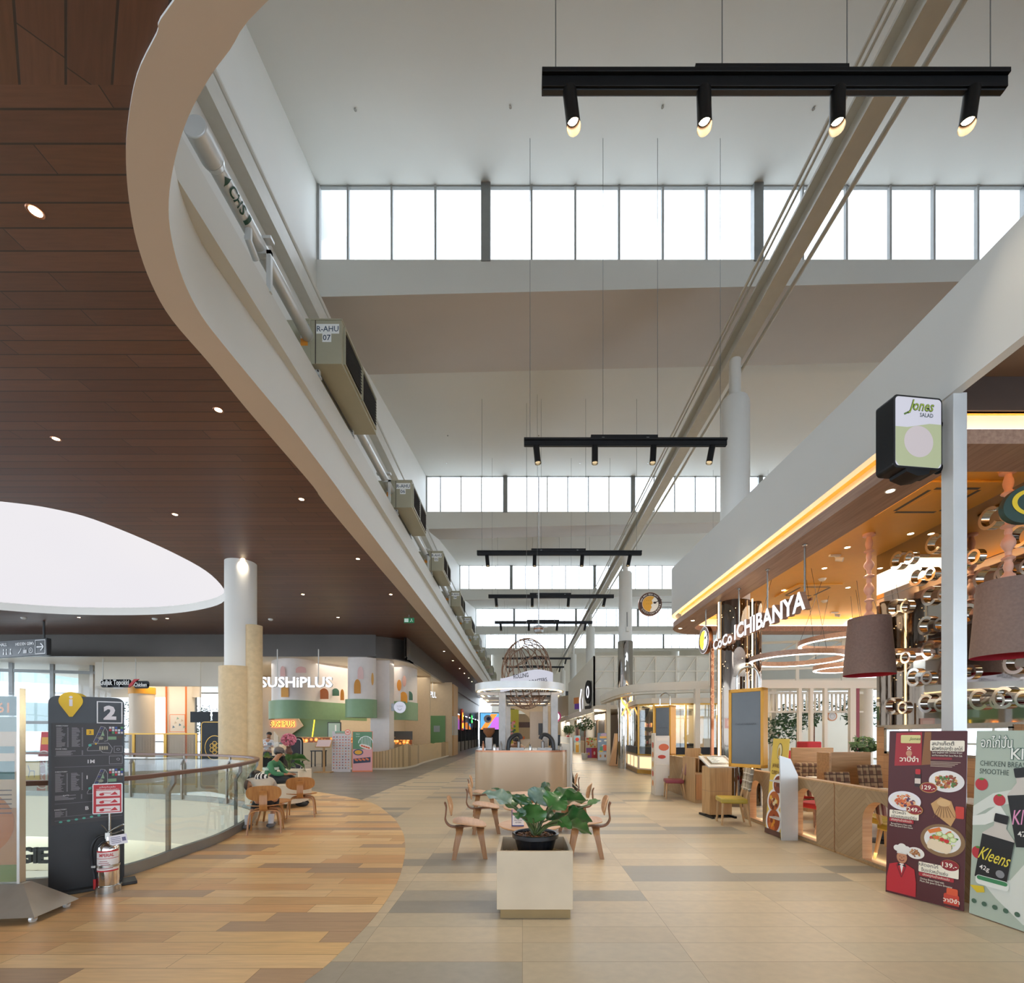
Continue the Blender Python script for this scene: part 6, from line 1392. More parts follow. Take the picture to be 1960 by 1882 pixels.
a.disc(w * 0.3, 0.82, 0.2, '#46567a', 0.13, y=-0.006); a.disc(w * 0.3, 0.82, 0.15, '#e8b03c', 0.09, y=-0.008); a.shape([(0.05, 0.35), (0.05, 0.55), (w - 0.08, 0.62), (w - 0.08, 0.4)], '#37415a', -0.007)
for i in range(4): a.disc(w * 0.2 + i * w * 0.18, 0.5 + i * 0.01, 0.08, '#e07a50', 0.04, y=-0.009, rot=-0.5)
a.text('FRESH', 0.22, 1.58, 0.06, '#dfeee4', -0.005); a.text('SUSHI', 0.22, 1.48, 0.06, '#dfeee4', -0.005); a.text('EVERY DAY', 0.26, 1.38, 0.06, '#dfeee4', -0.005) if False else None
a.build('printed_face', t, label='printed sushi plates')
t = thing('menu_lectern', 'pale timber lectern with a printed menu left of the sushi boards', 'lectern', fl(620, 1479) + (0,)); b = MB(); b.bx(-0.04, 0.04, -0.03, 0.03, 0.04, 1.1, 'oak'); b.build('post', t); b = MB(); b.bx(-0.35, 0.35, -0.2, 0.2, 0, 0.04, 'oak'); b.build('base', t); b = MB(); b.X = T(0, 0, 1.2, 0, 0.9); b.box((0, 0, 0), (0.62, 0.4, 0.03), 'oak'); b.box((0, 0, 0.018), (0.56, 0.34, 0.004), '#dcc9cc'); b.build('menu_tray', t)
for i, (px, py) in enumerate(((672, 1465), (610, 1468))):
    x, y = fl(px, py)
    t = thing('shop_stool', 'dark-seated stool behind the sushi boards' if i else 'dark-seated stool right behind the price board', 'stool', (x, y, 0), 0); b = MB(); b.bx(-0.3, 0.3, -0.25, 0.25, 0.75, 0.8, 'charcoal'); b.build('seat', t)
    for sx in (-1, 1):
        for sy in (-1, 1): b = MB(); b.bx(sx * 0.26 - 0.02, sx * 0.26 + 0.02, sy * 0.2 - 0.02, sy * 0.2 + 0.02, 0, 0.75, 'black_metal'); b.build('leg', t)
# topokki shop sign, orange-topped column, screens, dividers
t = sign3('hanging_shop_sign', 'black, white and red chicken shop sign hung at the back left', 'Guljak Topokki', *at(219, 1308, 23.0), 1.42, 0.35, 0, ((-0.6, CZ), (1.0, CZ)), '#f2f0ec', 'black_metal', 0.1, 0.03)
b = MB(); b.rrect(-0.75, 0.72, -0.2, 0.2, 0.1, 'black_metal', 0.101, 0.03); b.shape([(0.68, -0.2), (0.85, -0.12), (0.98, 0.05), (1.2, 0.2), (0.95, 0.2), (0.82, 0.05), (0.7, -0.08)], '#c8242c', 0.0, 0.06); b.rrect(0.9, 1.62, -0.25, 0.12, 0.1, 'black_metal', 0.08, 0.03); b.build('backing', t, label='black outline with red chilli'); txt3d('lettering', 'Chicken', 1.27, -0.07, 0.62, 0.26, t, '#f2f0ec', 'black_metal', 0.08, 0.03)
b = MB(); b.X = T(0, 0, 0); b.text('DESSERT', 0, -0.24, 0.09, '#e8e4de', 0.05, 0.01, w=0.4) if False else b.rect(-0.1, 0.4, -0.27, -0.2, '#d9d4cc', 0.05); b.build('small_plate', t)
t = thing('round_column', 'beige round column with an orange collar behind the chicken shop sign', 'column', (at(272, 0, 24.9)[0], 24.9, 0)); b = MB(); b.cyl((0, 0, 0), (0, 0, CZ), 0.55, '#e0cdb4', n=36); b.build('shaft', t); b = MB(); b.cyl((0, 0, 3.7), (0, 0, 4.05), 0.58, '#eda32c', n=36); b.build('collar', t, label='orange collar')
b = MB(); b.bx(at(318, 0, 26.5)[0], at(356, 0, 26.5)[0], 26.5, 27.2, 0, 5.3, 'cream'); tag(b.build('wall_pier'), 'cream wall pier with orange edges behind the screens', 'pier')
b = MB()
for px in (318, 356): x = at(px, 0, 26.45)[0]; b.bx(x - 0.03, x + 0.03, 26.42, 26.48, 0, 5.0, '#e07a3c')
x0, x1 = at(325, 0, 26.4)[0], at(354, 0, 26.4)[0]; z0, z1 = at(0, 1401, 26.4)[2], at(0, 1368, 26.4)[2]
b.X = Matrix.Translation((0, 26.4, 0)); b.line([(x0, z0), (x1, z0), (x1, z1), (x0, z1), (x0, z0)], 0.03, '#e07a3c', 0)
for i in range(6): cx_, cz_ = x0 + 0.15 + 0.12 * i, z0 + 0.2 + 0.12 * ((i * 2) % 5); b.shape([(cx_, cz_), (cx_ + 0.15, cz_ + 0.05), (cx_ + 0.03, cz_ + 0.16)], ['#5a7a8c', '#c9b8a0', '#8fae9a'][i % 3], -0.01)
tag(b.build('wall_graphic'), 'orange outline with small triangles on the cream pier', 'wall graphic')
for i, px in enumerate((364, 406)):
    p = at(px, 1383, 24.0); t = thing('menu_screen', ('left', 'right')[i] + ' black hanging menu screen near the travertine column', 'screen', p); b = MB(); b.bx(0, 1.0, 0, 0.06, 0, 0.55, 'black_metal'); b.build('display', t, bevel=0.01); b = MB(); b.cyl((0.5, 0.03, 0.5), (0.5, 0.03, CZ - p[2]), 0.02, 'cream', n=8); b.build('hanger', t)
# pedestal with pink flowers, black box, plant in front of the waiter
x, y, z = at(552, 1500, 14.5)
# planter bench with the seated man: white planter and curved seat
bx0, by0 = at(514, 0, 9.9)[0], 9.9
# ------------------------------------------------------------------ seating, planter and coffee kiosk
def sheet(b, a, c, zf, th, m, ex=2.6, n=36, k=6, M_=None):
    """thin curved board with a rounded outline: half sizes a x c, height zf(x, y)"""
    X = b.X.copy(); b.X = b.X @ M_ if M_ is not None else b.X
    vv = []
    for s_ in (0, 1):
        vv.append((0, 0, zf(0, 0) + (th if s_ else 0)))
        for r in range(1, k + 1):
            for i in range(n):
                t_ = 2 * PI * i / n; co, si = math.cos(t_), math.sin(t_); q = (abs(co) ** ex + abs(si) ** ex) ** (-1 / ex) * r / k
                x, y = a * co * q, c * si * q; vv.append((x, y, zf(x, y) + (th if s_ else 0)))
    N = 1 + n * k; fs = []
    for s_ in (0, 1):
        o = s_ * N; L = [(o, o + 1 + i, o + 1 + (i + 1) % n) for i in range(n)]
        for r in range(k - 1): L += [(o + 1 + r * n + i, o + 1 + (r + 1) * n + i, o + 1 + (r + 1) * n + (i + 1) % n, o + 1 + r * n + (i + 1) % n) for i in range(n)]
        fs += L if s_ else [f[::-1] for f in L]
    e = 1 + (k - 1) * n
    fs += [(e + i, e + (i + 1) % n, N + e + (i + 1) % n, N + e + i) for i in range(n)]
    b.add(vv, fs, m); b.X = X
def ribbon(b, pts, w, th, m, axis=1):
    """bent ply strip: pts in the plane across `axis`, width list w along axis"""
    n = len(pts); vv = []
    for i, p in enumerate(pts):
        a_ = Vector(pts[min(i + 1, n - 1)]) - Vector(pts[max(i - 1, 0)]); a_.normalize(); wd = Vector((0, 1, 0)) if axis == 1 else Vector((1, 0, 0)); nn = a_.cross(wd).normalized(); ww = w[i] if hasattr(w, '__len__') else w
        for sx, sn in ((-1, -1), (1, -1), (1, 1), (-1, 1)): vv.append(Vector(p) + wd * sx * ww / 2 + nn * sn * th / 2)
    fs = [(4 * i + j, 4 * i + (j + 1) % 4, 4 * i + 4 + (j + 1) % 4, 4 * i + 4 + j) for i in range(n - 1) for j in range(4)] + [(3, 2, 1, 0), (4 * n - 4, 4 * n - 3, 4 * n - 2, 4 * n - 1)]
    b.add(vv, fs, m)
def ply_chair(nm, loc, rz, m1='ply_pale', m2='ply', grp='bent plywood chairs'):
    t = thing('plywood_chair', nm, 'chair', loc, rz, grp)
    b = MB(); sheet(b, 0.27, 0.22, lambda x, y: 0.395 + 0.28 * x * x - 0.0 + (0.03 * math.sin(y * 6) - (0.35 * (y + 0.14) ** 2 if y < -0.14 else 0) + 0.02), 0.013, m1); b.build('seat', t, angle=50)
    b = MB(); sheet(b, 0.25, 0.125, lambda x, y: 0.55 * x * x, 0.013, m1, ex=2.8, M_=T(0, 0.275, 0.655) @ Matrix.Rotation(PI / 2 - 0.2, 4, 'X')); b.build('backrest', t, angle=50)
    b = MB(); P = smooth([(0, -0.12, 0.39), (0, 0.05, 0.385), (0, 0.18, 0.375), (0, 0.27, 0.40), (0, 0.315, 0.47), (0, 0.31, 0.55), (0, 0.305, 0.64), (0, 0.325, 0.70)], False, 4); ribbon(b, P, 0.11, 0.018, 'ply_edge' if m1 == 'ply_pale' else m2, 0); b.build('spine', t)
    ml = 'ply_dark' if m1 == 'ply_pale' else m2
    for s_ in (-1, 1):
        for y0, y1, w0, w1 in ((-0.14, -0.20, 0.115, 0.055), (0.13, 0.20, 0.11, 0.055)):
            b = MB(); P = smooth([(0.0, y0, 0.372), (s_ * 0.13, y0, 0.368), (s_ * 0.2, y0, 0.33), (s_ * 0.225, (y0 * 2 + y1) / 3, 0.22), (s_ * 0.24, y1, 0.0)], False, 4)
            n = len(P); ribbon(b, P, [w0 + (w1 - w0) * i / (n - 1) for i in range(n)], 0.02, ml, 1); b.build('leg', t)
    return t
ply_chair('pale bentwood chair with low curved seat, front left of the planter', (-0.70, 6.22, 0.0), PI / 2 + 0.12)
ply_chair('pale bentwood chair, middle of the three on the left of the round tables', (-0.60, 7.72, 0.0), PI / 2 + 0.1)
ply_chair('pale bentwood chair farthest back on the left, near the kiosk counter', (-0.76, 9.35, 0.0), PI / 2 + 0.1)
ply_chair('pale bentwood chair partly hidden behind the planter leaves on the right', (0.84, 6.25, 0.0), -PI / 2 - 0.1)
ply_chair('pale bentwood chair behind the large leaves, middle on the right', (0.87, 7.9, 0.0), -PI / 2 - 0.25)
ply_chair('pale bentwood chair on the right by the corner of the kiosk counter', (0.86, 9.8, 0.0), -PI / 2 - 0.1)
ply_chair('golden bentwood chair seen from behind, with a person slumped on it', (-4.18, 7.66, 0.004), PI + 0.38, 'ply', 'ply', 'golden bentwood chairs by the railing')
ply_chair('golden bentwood chair seen from behind, empty, beside the white planter bench', (-4.28, 9.12, 0.004), PI + 0.34, 'ply', 'ply', 'golden bentwood chairs by the railing')
def round_table(nm, loc, r, m='ply_pale', grp='round plywood tables', z=0.4):
    t = thing('round_table', nm, 'table', loc, 0, grp); b = MB(); b.lathe([(0, z - 0.022), (r - 0.015, z - 0.022), (r, z - 0.008), (r - 0.01, z), (0, z)], m, n=48, caps=False); b.build('tabletop', t)
    for i in range(4):
        a = PI / 4 + i * PI / 2 + 0.2; b = MB(); ribbon(b, [(0, 0, 0), (0, 0, 0)], 0.01, 0.01, 'ply') if False else b.cyl((math.cos(a) * r * 0.5, math.sin(a) * r * 0.5, z - 0.02), (math.cos(a) * r * 0.78, math.sin(a) * r * 0.78, 0), 0.028, 'ply', 0.016, 10); b.build('leg', t)
    return t
round_table('round pale wood table nearest the planter, between the chairs', (0.1, 6.25, 0), 0.42)
round_table('round pale wood table in the middle between the chairs', (0.1, 7.75, 0), 0.42)
round_table('round pale wood table farthest back, near the kiosk counter', (0.06, 9.4, 0), 0.42)
round_table('round golden wood table between the two chairs by the railing', (-4.5, 8.42, 0.004), 0.33, 'ply', 'tables')
t = thing('table_card', 'small white and blue printed card standing on the nearest round table', 'card', (-0.06, 6.1, 0.40)); b = MB(); b.bx(-0.08, 0.08, 0, 0.01, 0, 0.22, '#e9e2dc'); b.build('card', t); b = MB(); b.rect(-0.08, 0.08, 0, 0.015, '#39427a'); b.rect(-0.08, -0.07, 0, 0.22, '#39427a'); b.rect(-0.08, 0.08, 0.14, 0.22, '#d8a59a', -0.0015)
for i in range(3): b.text('ROLLING ROASTERS'[i * 5:i * 5 + 7], 0.005, 0.11 - i * 0.03, 0.024, '#5a3f55', -0.004, 0.01)
b.build('printed_face', t)

# planter ------------------------------------------------------------------
def planter(nm, loc, w, d, h, label_group=None):
    t = thing('planter_box', nm, 'planter', loc); b = MB(); tt = 0.03; z0 = 0.085
    b.bx(-w / 2, w / 2, -d / 2, -d / 2 + tt, z0, h, 'terrazzo'); b.bx(-w / 2, w / 2, d / 2 - tt, d / 2, z0, h, 'terrazzo'); b.bx(-w / 2, -w / 2 + tt, -d / 2 + tt, d / 2 - tt, z0, h, 'terrazzo'); b.bx(w / 2 - tt, w / 2, -d / 2 + tt, d / 2 - tt, z0, h, 'terrazzo'); b.bx(-w / 2 + tt, w / 2 - tt, -d / 2 + tt, d / 2 - tt, z0, h * 0.76, 'soil')
    b.build('box', t, bevel=0.003); b = MB(); b.bx(-w / 2 + 0.03, w / 2 - 0.02, -d / 2 + 0.03, d / 2 - 0.03, 0, z0, 'plinth_brown'); b.build('plinth', t); return t
mat('plinth_brown', '#8f7850', 0.45, 0.1, var=0.05)
pl = planter('square beige stone planter in the foreground holding a big-leafed plant', (0.107, 4.36, 0), 0.657, 0.62, 0.588)
b = MB(); q = random.Random(3)
for i in range(260):
    x, y = (q.random() - 0.5) * 0.56, (q.random() - 0.5) * 0.52
    if math.hypot(x, y) > 0.2: b.ball((x, y, 0.588 * 0.76 + 0.008 + q.random() * 0.015), (0.018 + 0.01 * q.random(), 0.016, 0.01), ['#a38a62', '#8a744f', '#b59c75'][i % 3], 7, 4)
b.build('pebbles', pl, label='brown pebbles inside the planter', kind='stuff')
def leaf(b, p0, p1, w, side, m, sag=0.12, fold=0.25, ripple=0.04, n=12, k=4, seed=0):
    p0, p1, side = Vector(p0), Vector(p1), Vector(side).normalized(); d = p1 - p0; L = d.length; d.normalize(); side = (side - d * side.dot(d)).normalized(); nn = d.cross(side).normalized()
    if nn.z < 0: nn = -nn
    vv = []; q = random.Random(seed)
    ph = q.random() * 6
    for i in range(n + 1):
        t_ = i / n; pr = (math.sin(PI * min(1, t_ ** 0.72)) ** 0.75) * (1 - 0.25 * t_) if 0 < t_ < 1 else 0.0
        c = p0 + d * (L * t_) + nn * (math.sin(PI * t_) * L * sag)
        for j in range(-k, k + 1):
            s_ = j / k; vv.append(c + side * (s_ * pr * w / 2) + nn * (abs(s_) * pr * w * fold * 0.5 + ripple * w * math.sin(t_ * 16 + ph + (1 if s_ > 0 else 2)) * s_ * s_))
    K = 2 * k + 1; b.add(vv, [(i * K + j, i * K + j + 1, (i + 1) * K + j + 1, (i + 1) * K + j) for i in range(n) for j in range(K - 1)], m)
def leaf_mat(name, c1, c2, vein, rough=0.35):
    m, nt, bb = new_mat(name); g = G(nt); tcn = nt.nodes.new('ShaderNodeTexCoord'); n_ = g.noise(tcn.outputs['Object'], 9.0, 3)
    nt.links.new(g.ramp(n_, [(0.3, c1), (0.7, c2)]), bb.inputs['Base Color']); bb.inputs['Roughness'].default_value = rough; bb.inputs['Coat Weight'].default_value = 0.2
leaf_mat('leaf_a', '#2c5426', '#47763a', '#a')
leaf_mat('leaf_b', '#1f4420', '#33602e', '#a')
leaf_mat('leaf_grey', '#55705f', '#7f978a', '#a', 0.3)
def Z4(px, py, Y): return at(820 + px / 5.444, 1460 + py / 5.444, Y)
t = thing('potted_philodendron', 'large green broad-leafed plant in a black plastic pot inside the foreground planter', 'plant', (0.12, 4.36, 0.588 * 0.76))
zb = 0.588 * 0.76
b = MB(); b.lathe([(0.14, 0.0), (0.19, 0.18), (0.205, 0.2), (0.215, 0.2), (0.215, 0.235), (0.205, 0.24), (0.19, 0.235), (0.185, 0.19), (0, 0.19)], 'pot_black', n=48); b.build('pot', t)
b = MB(); q = random.Random(5); b.lathe([(0, 0.20), (0.187, 0.20)], 'soil', n=24, caps=False)
for i in range(300):
    a, r = q.random() * 6.28, 0.18 * math.sqrt(q.random()); b.X = T(math.cos(a) * r, math.sin(a) * r, 0.205 + q.random() * 0.012, q.random() * 6, q.random()); b.box((0, 0, 0), (0.022, 0.012, 0.008), ['#6b4426', '#8a5c34', '#54351f'][i % 3])
b.build('bark_mulch', t, label='brown bark chips', kind='stuff')
O = Vector((0.12, 4.36, zb))
LV = [  # base px, tip px, width m, depth base, depth tip, material, side
    ((860, 440), (560, 318), 0.24, 4.35, 4.42, 'leaf_grey', (0, 0.9, 0.35)), ((900, 480), (700, 300), 0.2, 4.45, 4.6, 'leaf_a', (0.3, 0.8, 0.3)), ((880, 430), (660, 265), 0.16, 4.6, 4.75, 'leaf_b', (0.2, 1, 0.2)),
    ((960, 440), (1000, 330), 0.2, 4.45, 4.5, 'leaf_b', (1, 0.1, 0)), ((1120, 430), (1200, 262), 0.26, 4.5, 4.6, 'leaf_grey', (1, 0.3, 0)), ((1170, 300), (1260, 222), 0.12, 4.7, 4.85, 'leaf_b', (0.7, 0.6, -0.3)),
    ((1260, 480), (1420, 330), 0.26, 4.3, 4.4, 'leaf_a', (0.6, -0.5, -0.5)), ((1330, 440), (1665, 400), 0.3, 4.4, 4.45, 'leaf_a', (0.1, -0.75, 0.5)), ((1300, 370), (1600, 320), 0.2, 4.6, 4.75, 'leaf_b', (0.1, 0.9, 0.3)), ((1660, 440), (1795, 392), 0.07, 4.5, 4.6, 'leaf_a', (0.1, 0.9, 0.5)),
    ((1480, 560), (1610, 480), 0.16, 4.4, 4.5, 'leaf_b', (0.5, -0.5, -0.6)), ((1390, 610), (1712, 620), 0.26, 4.2, 4.3, 'leaf_b', (0, -0.6, 0.7)), ((1400, 650), (1700, 755), 0.24, 4.15, 4.2, 'leaf_a', (0.1, -0.8, 0.5)), ((1350, 600), (1500, 690), 0.14, 4.1, 4.1, 'leaf_a', (0.6, -0.5, 0.5)),
    ((1100, 640), (1060, 420), 0.24, 4.25, 4.15, 'leaf_a', (1, -0.2, 0)), ((1130, 600), (1190, 480), 0.12, 4.3, 4.35, 'leaf_a', (1, 0, 0)), ((960, 560), (975, 470), 0.09, 4.2, 4.15, 'leaf_grey', (0.9, -0.3, 0)), ((1240, 600), (1290, 500), 0.1, 4.5, 4.6, 'leaf_b', (0.9, 0.3, 0)), ((940, 520), (930, 590), 0.1, 4.2, 4.15, 'leaf_b', (1, 0, 0)), ((1290, 640), (1440, 540), 0.13, 4.35, 4.45, 'leaf_b', (0.4, 0.5, -0.5))]
for i, (pa, pb, w, ya, yb, m_, sd) in enumerate(LV):
    A = Vector(Z4(pa[0], pa[1], ya)) - O; B = Vector(Z4(pb[0], pb[1], yb)) - O
    b = MB(); leaf(b, A, B, w * 1.12, sd, m_, sag=0.08, fold=0.22, ripple=0.06, seed=i); b.build('leaf', t, angle=180)
    b = MB(); r0 = Vector((0.02 * math.cos(i * 2.4), 0.02 * math.sin(i * 2.4), 0.2)); mid = (r0 + A) / 2 + Vector((0, 0, 0.04)); b.tube(smooth([tuple(r0), tuple(mid), tuple(A), tuple(A + (B - A) * 0.25)], False, 4), 0.008, 'stem', 7); b.build('leaf_stalk', t)

# coffee kiosk --------------------------------------------------------------
KY = 12.75; KX0, KX1, KL = -1.32, 1.24, 7.0
def stad(x0, x1, y0, y1, r, n=8):
    P = []
    for cx_, cy_, a in ((x1 - r, y0 + r, -PI / 2), (x1 - r, y1 - r, 0), (x0 + r, y1 - r, PI / 2), (x0 + r, y0 + r, PI)): P += [(cx_ + r * math.cos(a + PI / 2 * i / n), cy_ + r * math.sin(a + PI / 2 * i / n)) for i in range(n + 1)]
    return P
t = thing('kiosk_counter', 'beige rounded coffee kiosk counter in the middle of the walkway', 'counter', (0, 0, 0))
mat('kiosk_skin', '#c3ad93', 0.22, 0.15, var=0.04, scale=0.8)
b = MB(); S1 = stad(KX0, KX1, KY, KY + 2.6, 0.62); b.wall(S1, 0.0, 1.10, 0.05, 'kiosk_skin', True); b.build('curved_front', t, angle=60)
b = MB(); b.prism([stad(KX0 - 0.02, KX1 + 0.02, KY - 0.02, KY + 2.62, 0.63)], 1.10, 1.15, 'steel', 'copper'); b.build('worktop', t)
b = MB(); b.prism([[(1.1, KY + 0.5), (1.34, KY + 0.5), (1.36, KY + 5.5), (1.1, KY + 5.5)]], 0.0, 1.32, 'cream'); b.prism([[(1.34, KY + 0.45), (1.40, KY + 0.45), (1.5, KY + 6), (1.36, KY + 6)]], 0.0, 1.5, 'white_paint'); b.build('side_panel', t)
b = MB(); n = 10; vv = []
for i in range(n + 1):
    u_ = i / n; x = 1.38 + 0.25 * u_ ** 2.4; z = 0.75 * (1 - u_) + 0.02; vv += [(x, KY + 0.4, z), (x, KY + 6, z)]
b.add(vv, [(2 * i, 2 * i + 2, 2 * i + 3, 2 * i + 1) for i in range(n)], 'cream'); b.build('flared_skirt', t)
t = thing('kiosk_canopy', 'metal ring canopy on square posts above the coffee kiosk', 'canopy', (0, 0, 0))
R1 = stad(-1.36, 1.2, 12.75, 19.6, 1.1, 10); b = MB(); b.wall(R1, EYE + 1.24, EYE + 1.44, 0.06, 'galv', True); b.build('ring_band', t, angle=60)
b = MB(); b.wall(stad(-1.3, 1.14, 12.81, 19.54, 1.05, 10), EYE + 1.22, EYE + 1.25, 0.05, 'led_warm', True); b.build('light_strip', t, label='warm light strip under the ring')
for x, y in ((-0.58, 13.6), (0.92, 13.6), (-0.58, 19.0), (0.92, 19.0)): b = MB(); b.bx(x - 0.1, x + 0.1, y - 0.1, y + 0.1, 1.15 if y < 15 else 0, EYE + 1.2, 'steel_matt'); b.build('post', t, bevel=0.004)
b = MB()
for y in (13.6, 15.4, 17.2, 19.0): b.bx(-1.3, 1.14, y - 0.04, y + 0.04, EYE + 1.12, EYE + 1.2, 'steel_matt')
for x in (-0.58, 0.92): b.bx(x - 0.03, x + 0.03, 13.6, 19.0, EYE + 1.12, EYE + 1.2, 'steel_matt')
b.build('cross_beams', t)
t = thing('lattice_globe', 'large egg-shaped brown lattice hung above the coffee kiosk', 'sculpture', at(1008, 1290, 13.9))
b = MB(); rx, rz = 0.74, 1.04; ax = Matrix.Rotation(0.62, 4, 'X') @ Matrix.Rotation(-0.35, 4, 'Y')
def eg(th, ph):
    v = ax @ Vector((math.sin(th) * math.cos(ph), math.sin(th) * math.sin(ph), math.cos(th))); return (v.x * rx, v.y * rx, v.z * rz)
for i in range(22): b.tube([eg(0.27 + (PI - 0.4) * j / 26, 2 * PI * i / 22) for j in range(27)], 0.013, 'bronze', 5)
for th in (0.27, 0.75, 1.2, 1.65, 2.1, 2.5, 2.9): b.tube([eg(th, 2 * PI * i / 40) for i in range(40)], 0.013, 'bronze', 5, closed=True)
b.build('lattice', t); b = MB(); b.cyl((0, 0, 0.9), (0, 0, 8.0), 0.006, 'grey_metal', n=6); b.build('wire', t)
t = thing('ribbon_sign', 'white glowing wavy ribbon sign wrapped around the lattice globe', 'sign', at(1008, 1302, 13.1))
b = MB(); n = 24; vv = []
for i in range(n + 1):
    u_ = i / n; x = -0.95 + 1.9 * u_; zc = 0.12 * math.sin((u_ - 0.35) * 4.2); h_ = 0.2 if 0.06 < u_ < 0.94 else 0.2
    y = 0.35 * abs(u_ - 0.5) ** 1.5; vv += [(x * 0.78, y, zc - h_), (x * 0.78, y, zc + h_ * 0.9), (x * 0.78, y + 0.05, zc - h_), (x * 0.78, y + 0.05, zc + h_ * 0.9)]
b.add(vv, [f for i in range(n) for f in ((4 * i, 4 * i + 4, 4 * i + 5, 4 * i + 1), (4 * i + 2, 4 * i + 3, 4 * i + 7, 4 * i + 6), (4 * i + 1, 4 * i + 5, 4 * i + 7, 4 * i + 3), (4 * i, 4 * i + 2, 4 * i + 6, 4 * i + 4))], 'sign_pale'); b.build('ribbon', t, angle=60)
b = MB(); b.text('ROLLING', -0.16, 0.12, 0.17, '#2a2630', -0.0, 0.02, rot=0.12, w=0.42); b.text('ROASTERS', 0.32, -0.02, 0.15, '#2a2630', -0.0, 0.02, rot=0.15, w=0.5); b.build('lettering', t, loc=(0, -0.01, 0))
b = MB(); b.cyl((0.3, 0.06, 0.3), (0.3, 0.06, 8), 0.004, 'grey_metal', n=5); b.build('wire', t)
# on the counter
def espresso(nm, x, y, sc_):
    t = thing('espresso_machine', nm, 'coffee machine', (x, y, 1.15)); b = MB(); b.X = Matrix.Scale(sc_, 4)
    b.bx(-0.2, 0.2, -0.15, 0.25, 0, 0.06, 'steel_matt'); b.build('base', t); b = MB(); b.tube(smooth([(-0.25, 0, 0.0), (-0.22, 0, 0.25), (-0.1, 0, 0.4), (0.05, 0, 0.42), (0.12, 0, 0.3)], False, 5), 0.06, 'charcoal', 10); b.build('group_arm', t)
    b = MB(); b.cyl((0.05, -0.05, 0.06), (0.05, -0.05, 0.24), 0.05, 'steel_matt', n=14); b.cyl((0.05, -0.12, 0.26), (0.05, -0.26, 0.24), 0.015, 'black_metal', n=8); b.build('portafilter', t); return t
e1 = espresso('black curved espresso machine, left of two on the kiosk counter', -0.15, 13.2, 1.0); e2 = espresso('black curved espresso machine, right of two on the kiosk counter', 0.62, 13.2, 1.0); e2.scale = (-1, 1, 1)
t = thing('coffee_grinder', 'tall coffee grinder with dark hopper at the left of the kiosk counter', 'coffee grinder', (-0.95, 13.35, 1.15)); b = MB(); b.bx(-0.1, 0.1, -0.1, 0.15, 0, 0.35, 'steel_matt'); b.build('body', t, bevel=0.01); b = MB(); b.lathe([(0.05, 0.35), (0.16, 0.5), (0.17, 0.62), (0.0, 0.62)], 'ply_edge', n=20); b.build('hopper', t)
q = random.Random(12); items = []
for i in range(14):
    x = -1.1 + i * 0.165 + 0.03 * q.random(); y = 12.95 + 0.12 * q.random()
    if abs(x + 0.95) < 0.13 or abs(x + 0.15) < 0.28 or abs(x - 0.62) < 0.28: continue
    k_ = i % 3; b = MB()
    if k_ == 0: b.lathe([(0.03, 0), (0.035, 0.16), (0.015, 0.2), (0.015, 0.25), (0, 0.25)], ['copper', 'steel_matt', '#3a4038'][i // 3 % 3], n=12); nm, cat = 'bottle', 'bottle'
    elif k_ == 1: b.lathe([(0.028, 0), (0.04, 0.1), (0.036, 0.1), (0.03, 0.02), (0, 0.02)], '#b9b6b2', n=12); nm, cat = 'paper_cup', 'cup'
    else: b.lathe([(0.045, 0), (0.045, 0.12), (0.03, 0.15), (0.035, 0.17), (0, 0.17)], ['steel', 'copper'][i % 2], n=12); nm, cat = 'milk_jug', 'jug'
    o = single(b, nm, {'bottle': 'slim bottle among the barista things on the kiosk counter', 'paper_cup': 'small white paper cup standing on the kiosk counter', 'milk_jug': 'metal milk jug among the barista things on the kiosk counter'}[nm], cat, (x, y, 1.15), group={'bottle': 'bottles on the kiosk counter', 'paper_cup': 'paper cups on the kiosk counter', 'milk_jug': 'milk jugs on the kiosk counter'}[nm])
t = thing('till_screen', 'black till screen at the right of the kiosk counter', 'screen', (0.95, 13.95, 1.15)); b = MB(); b.bx(-0.17, 0.17, -0.02, 0.02, 0.1, 0.42, 'black_metal'); b.build('display', t, bevel=0.008); b = MB(); b.bx(-0.04, 0.04, -0.03, 0.05, 0, 0.12, 'black_metal'); b.build('foot', t)
# kiosk rear wall with round opening
t = thing('kiosk_rear_wall', 'beige rear wall of the kiosk with a large round opening and shelf box', 'partition', (0, 20.3, 0))
x0, x1 = at(966, 0, 20.3)[0], at(1062, 0, 20.3)[0]; z1 = at(0, 1352, 20.3)[2]; cx_, cz_, rr = at(978, 0, 20.3)[0], 1.75, 0.95
b = MB(); A = [(cx_ + rr * math.cos(a), cz_ + rr * math.sin(a)) for a in (-PI / 2 + PI * i / 24 for i in range(25))]
b.X = Matrix(((1, 0, 0, 0), (0, 0, 1, 0), (0, 1, 0, 0), (0, 0, 0, 1))); b.prism([[(cx_, 0), (x1, 0), (x1, z1), (cx_ - 0.5, z1), (cx_ - 0.5, cz_ + rr), (cx_, cz_ + rr)] + A[::-1][1:] + [(cx_, cz_ - rr)][:0]], 0, 0.15, 'shop_beige'); b.build('arched_wall', t)
b = MB(); b.bx(0.32, 1.1, -0.3, 0, 1.0, 2.55, '#a89a8c'); b.bx(0.68, 1.02, -0.32, -0.3, 1.55, 2.05, 'charcoal'); b.build('shelf_box', t); lamp('AREA', (0.1, 16.5, EYE + 1.1), 25, (1, 0.9, 0.75), size=2, size_y=5)
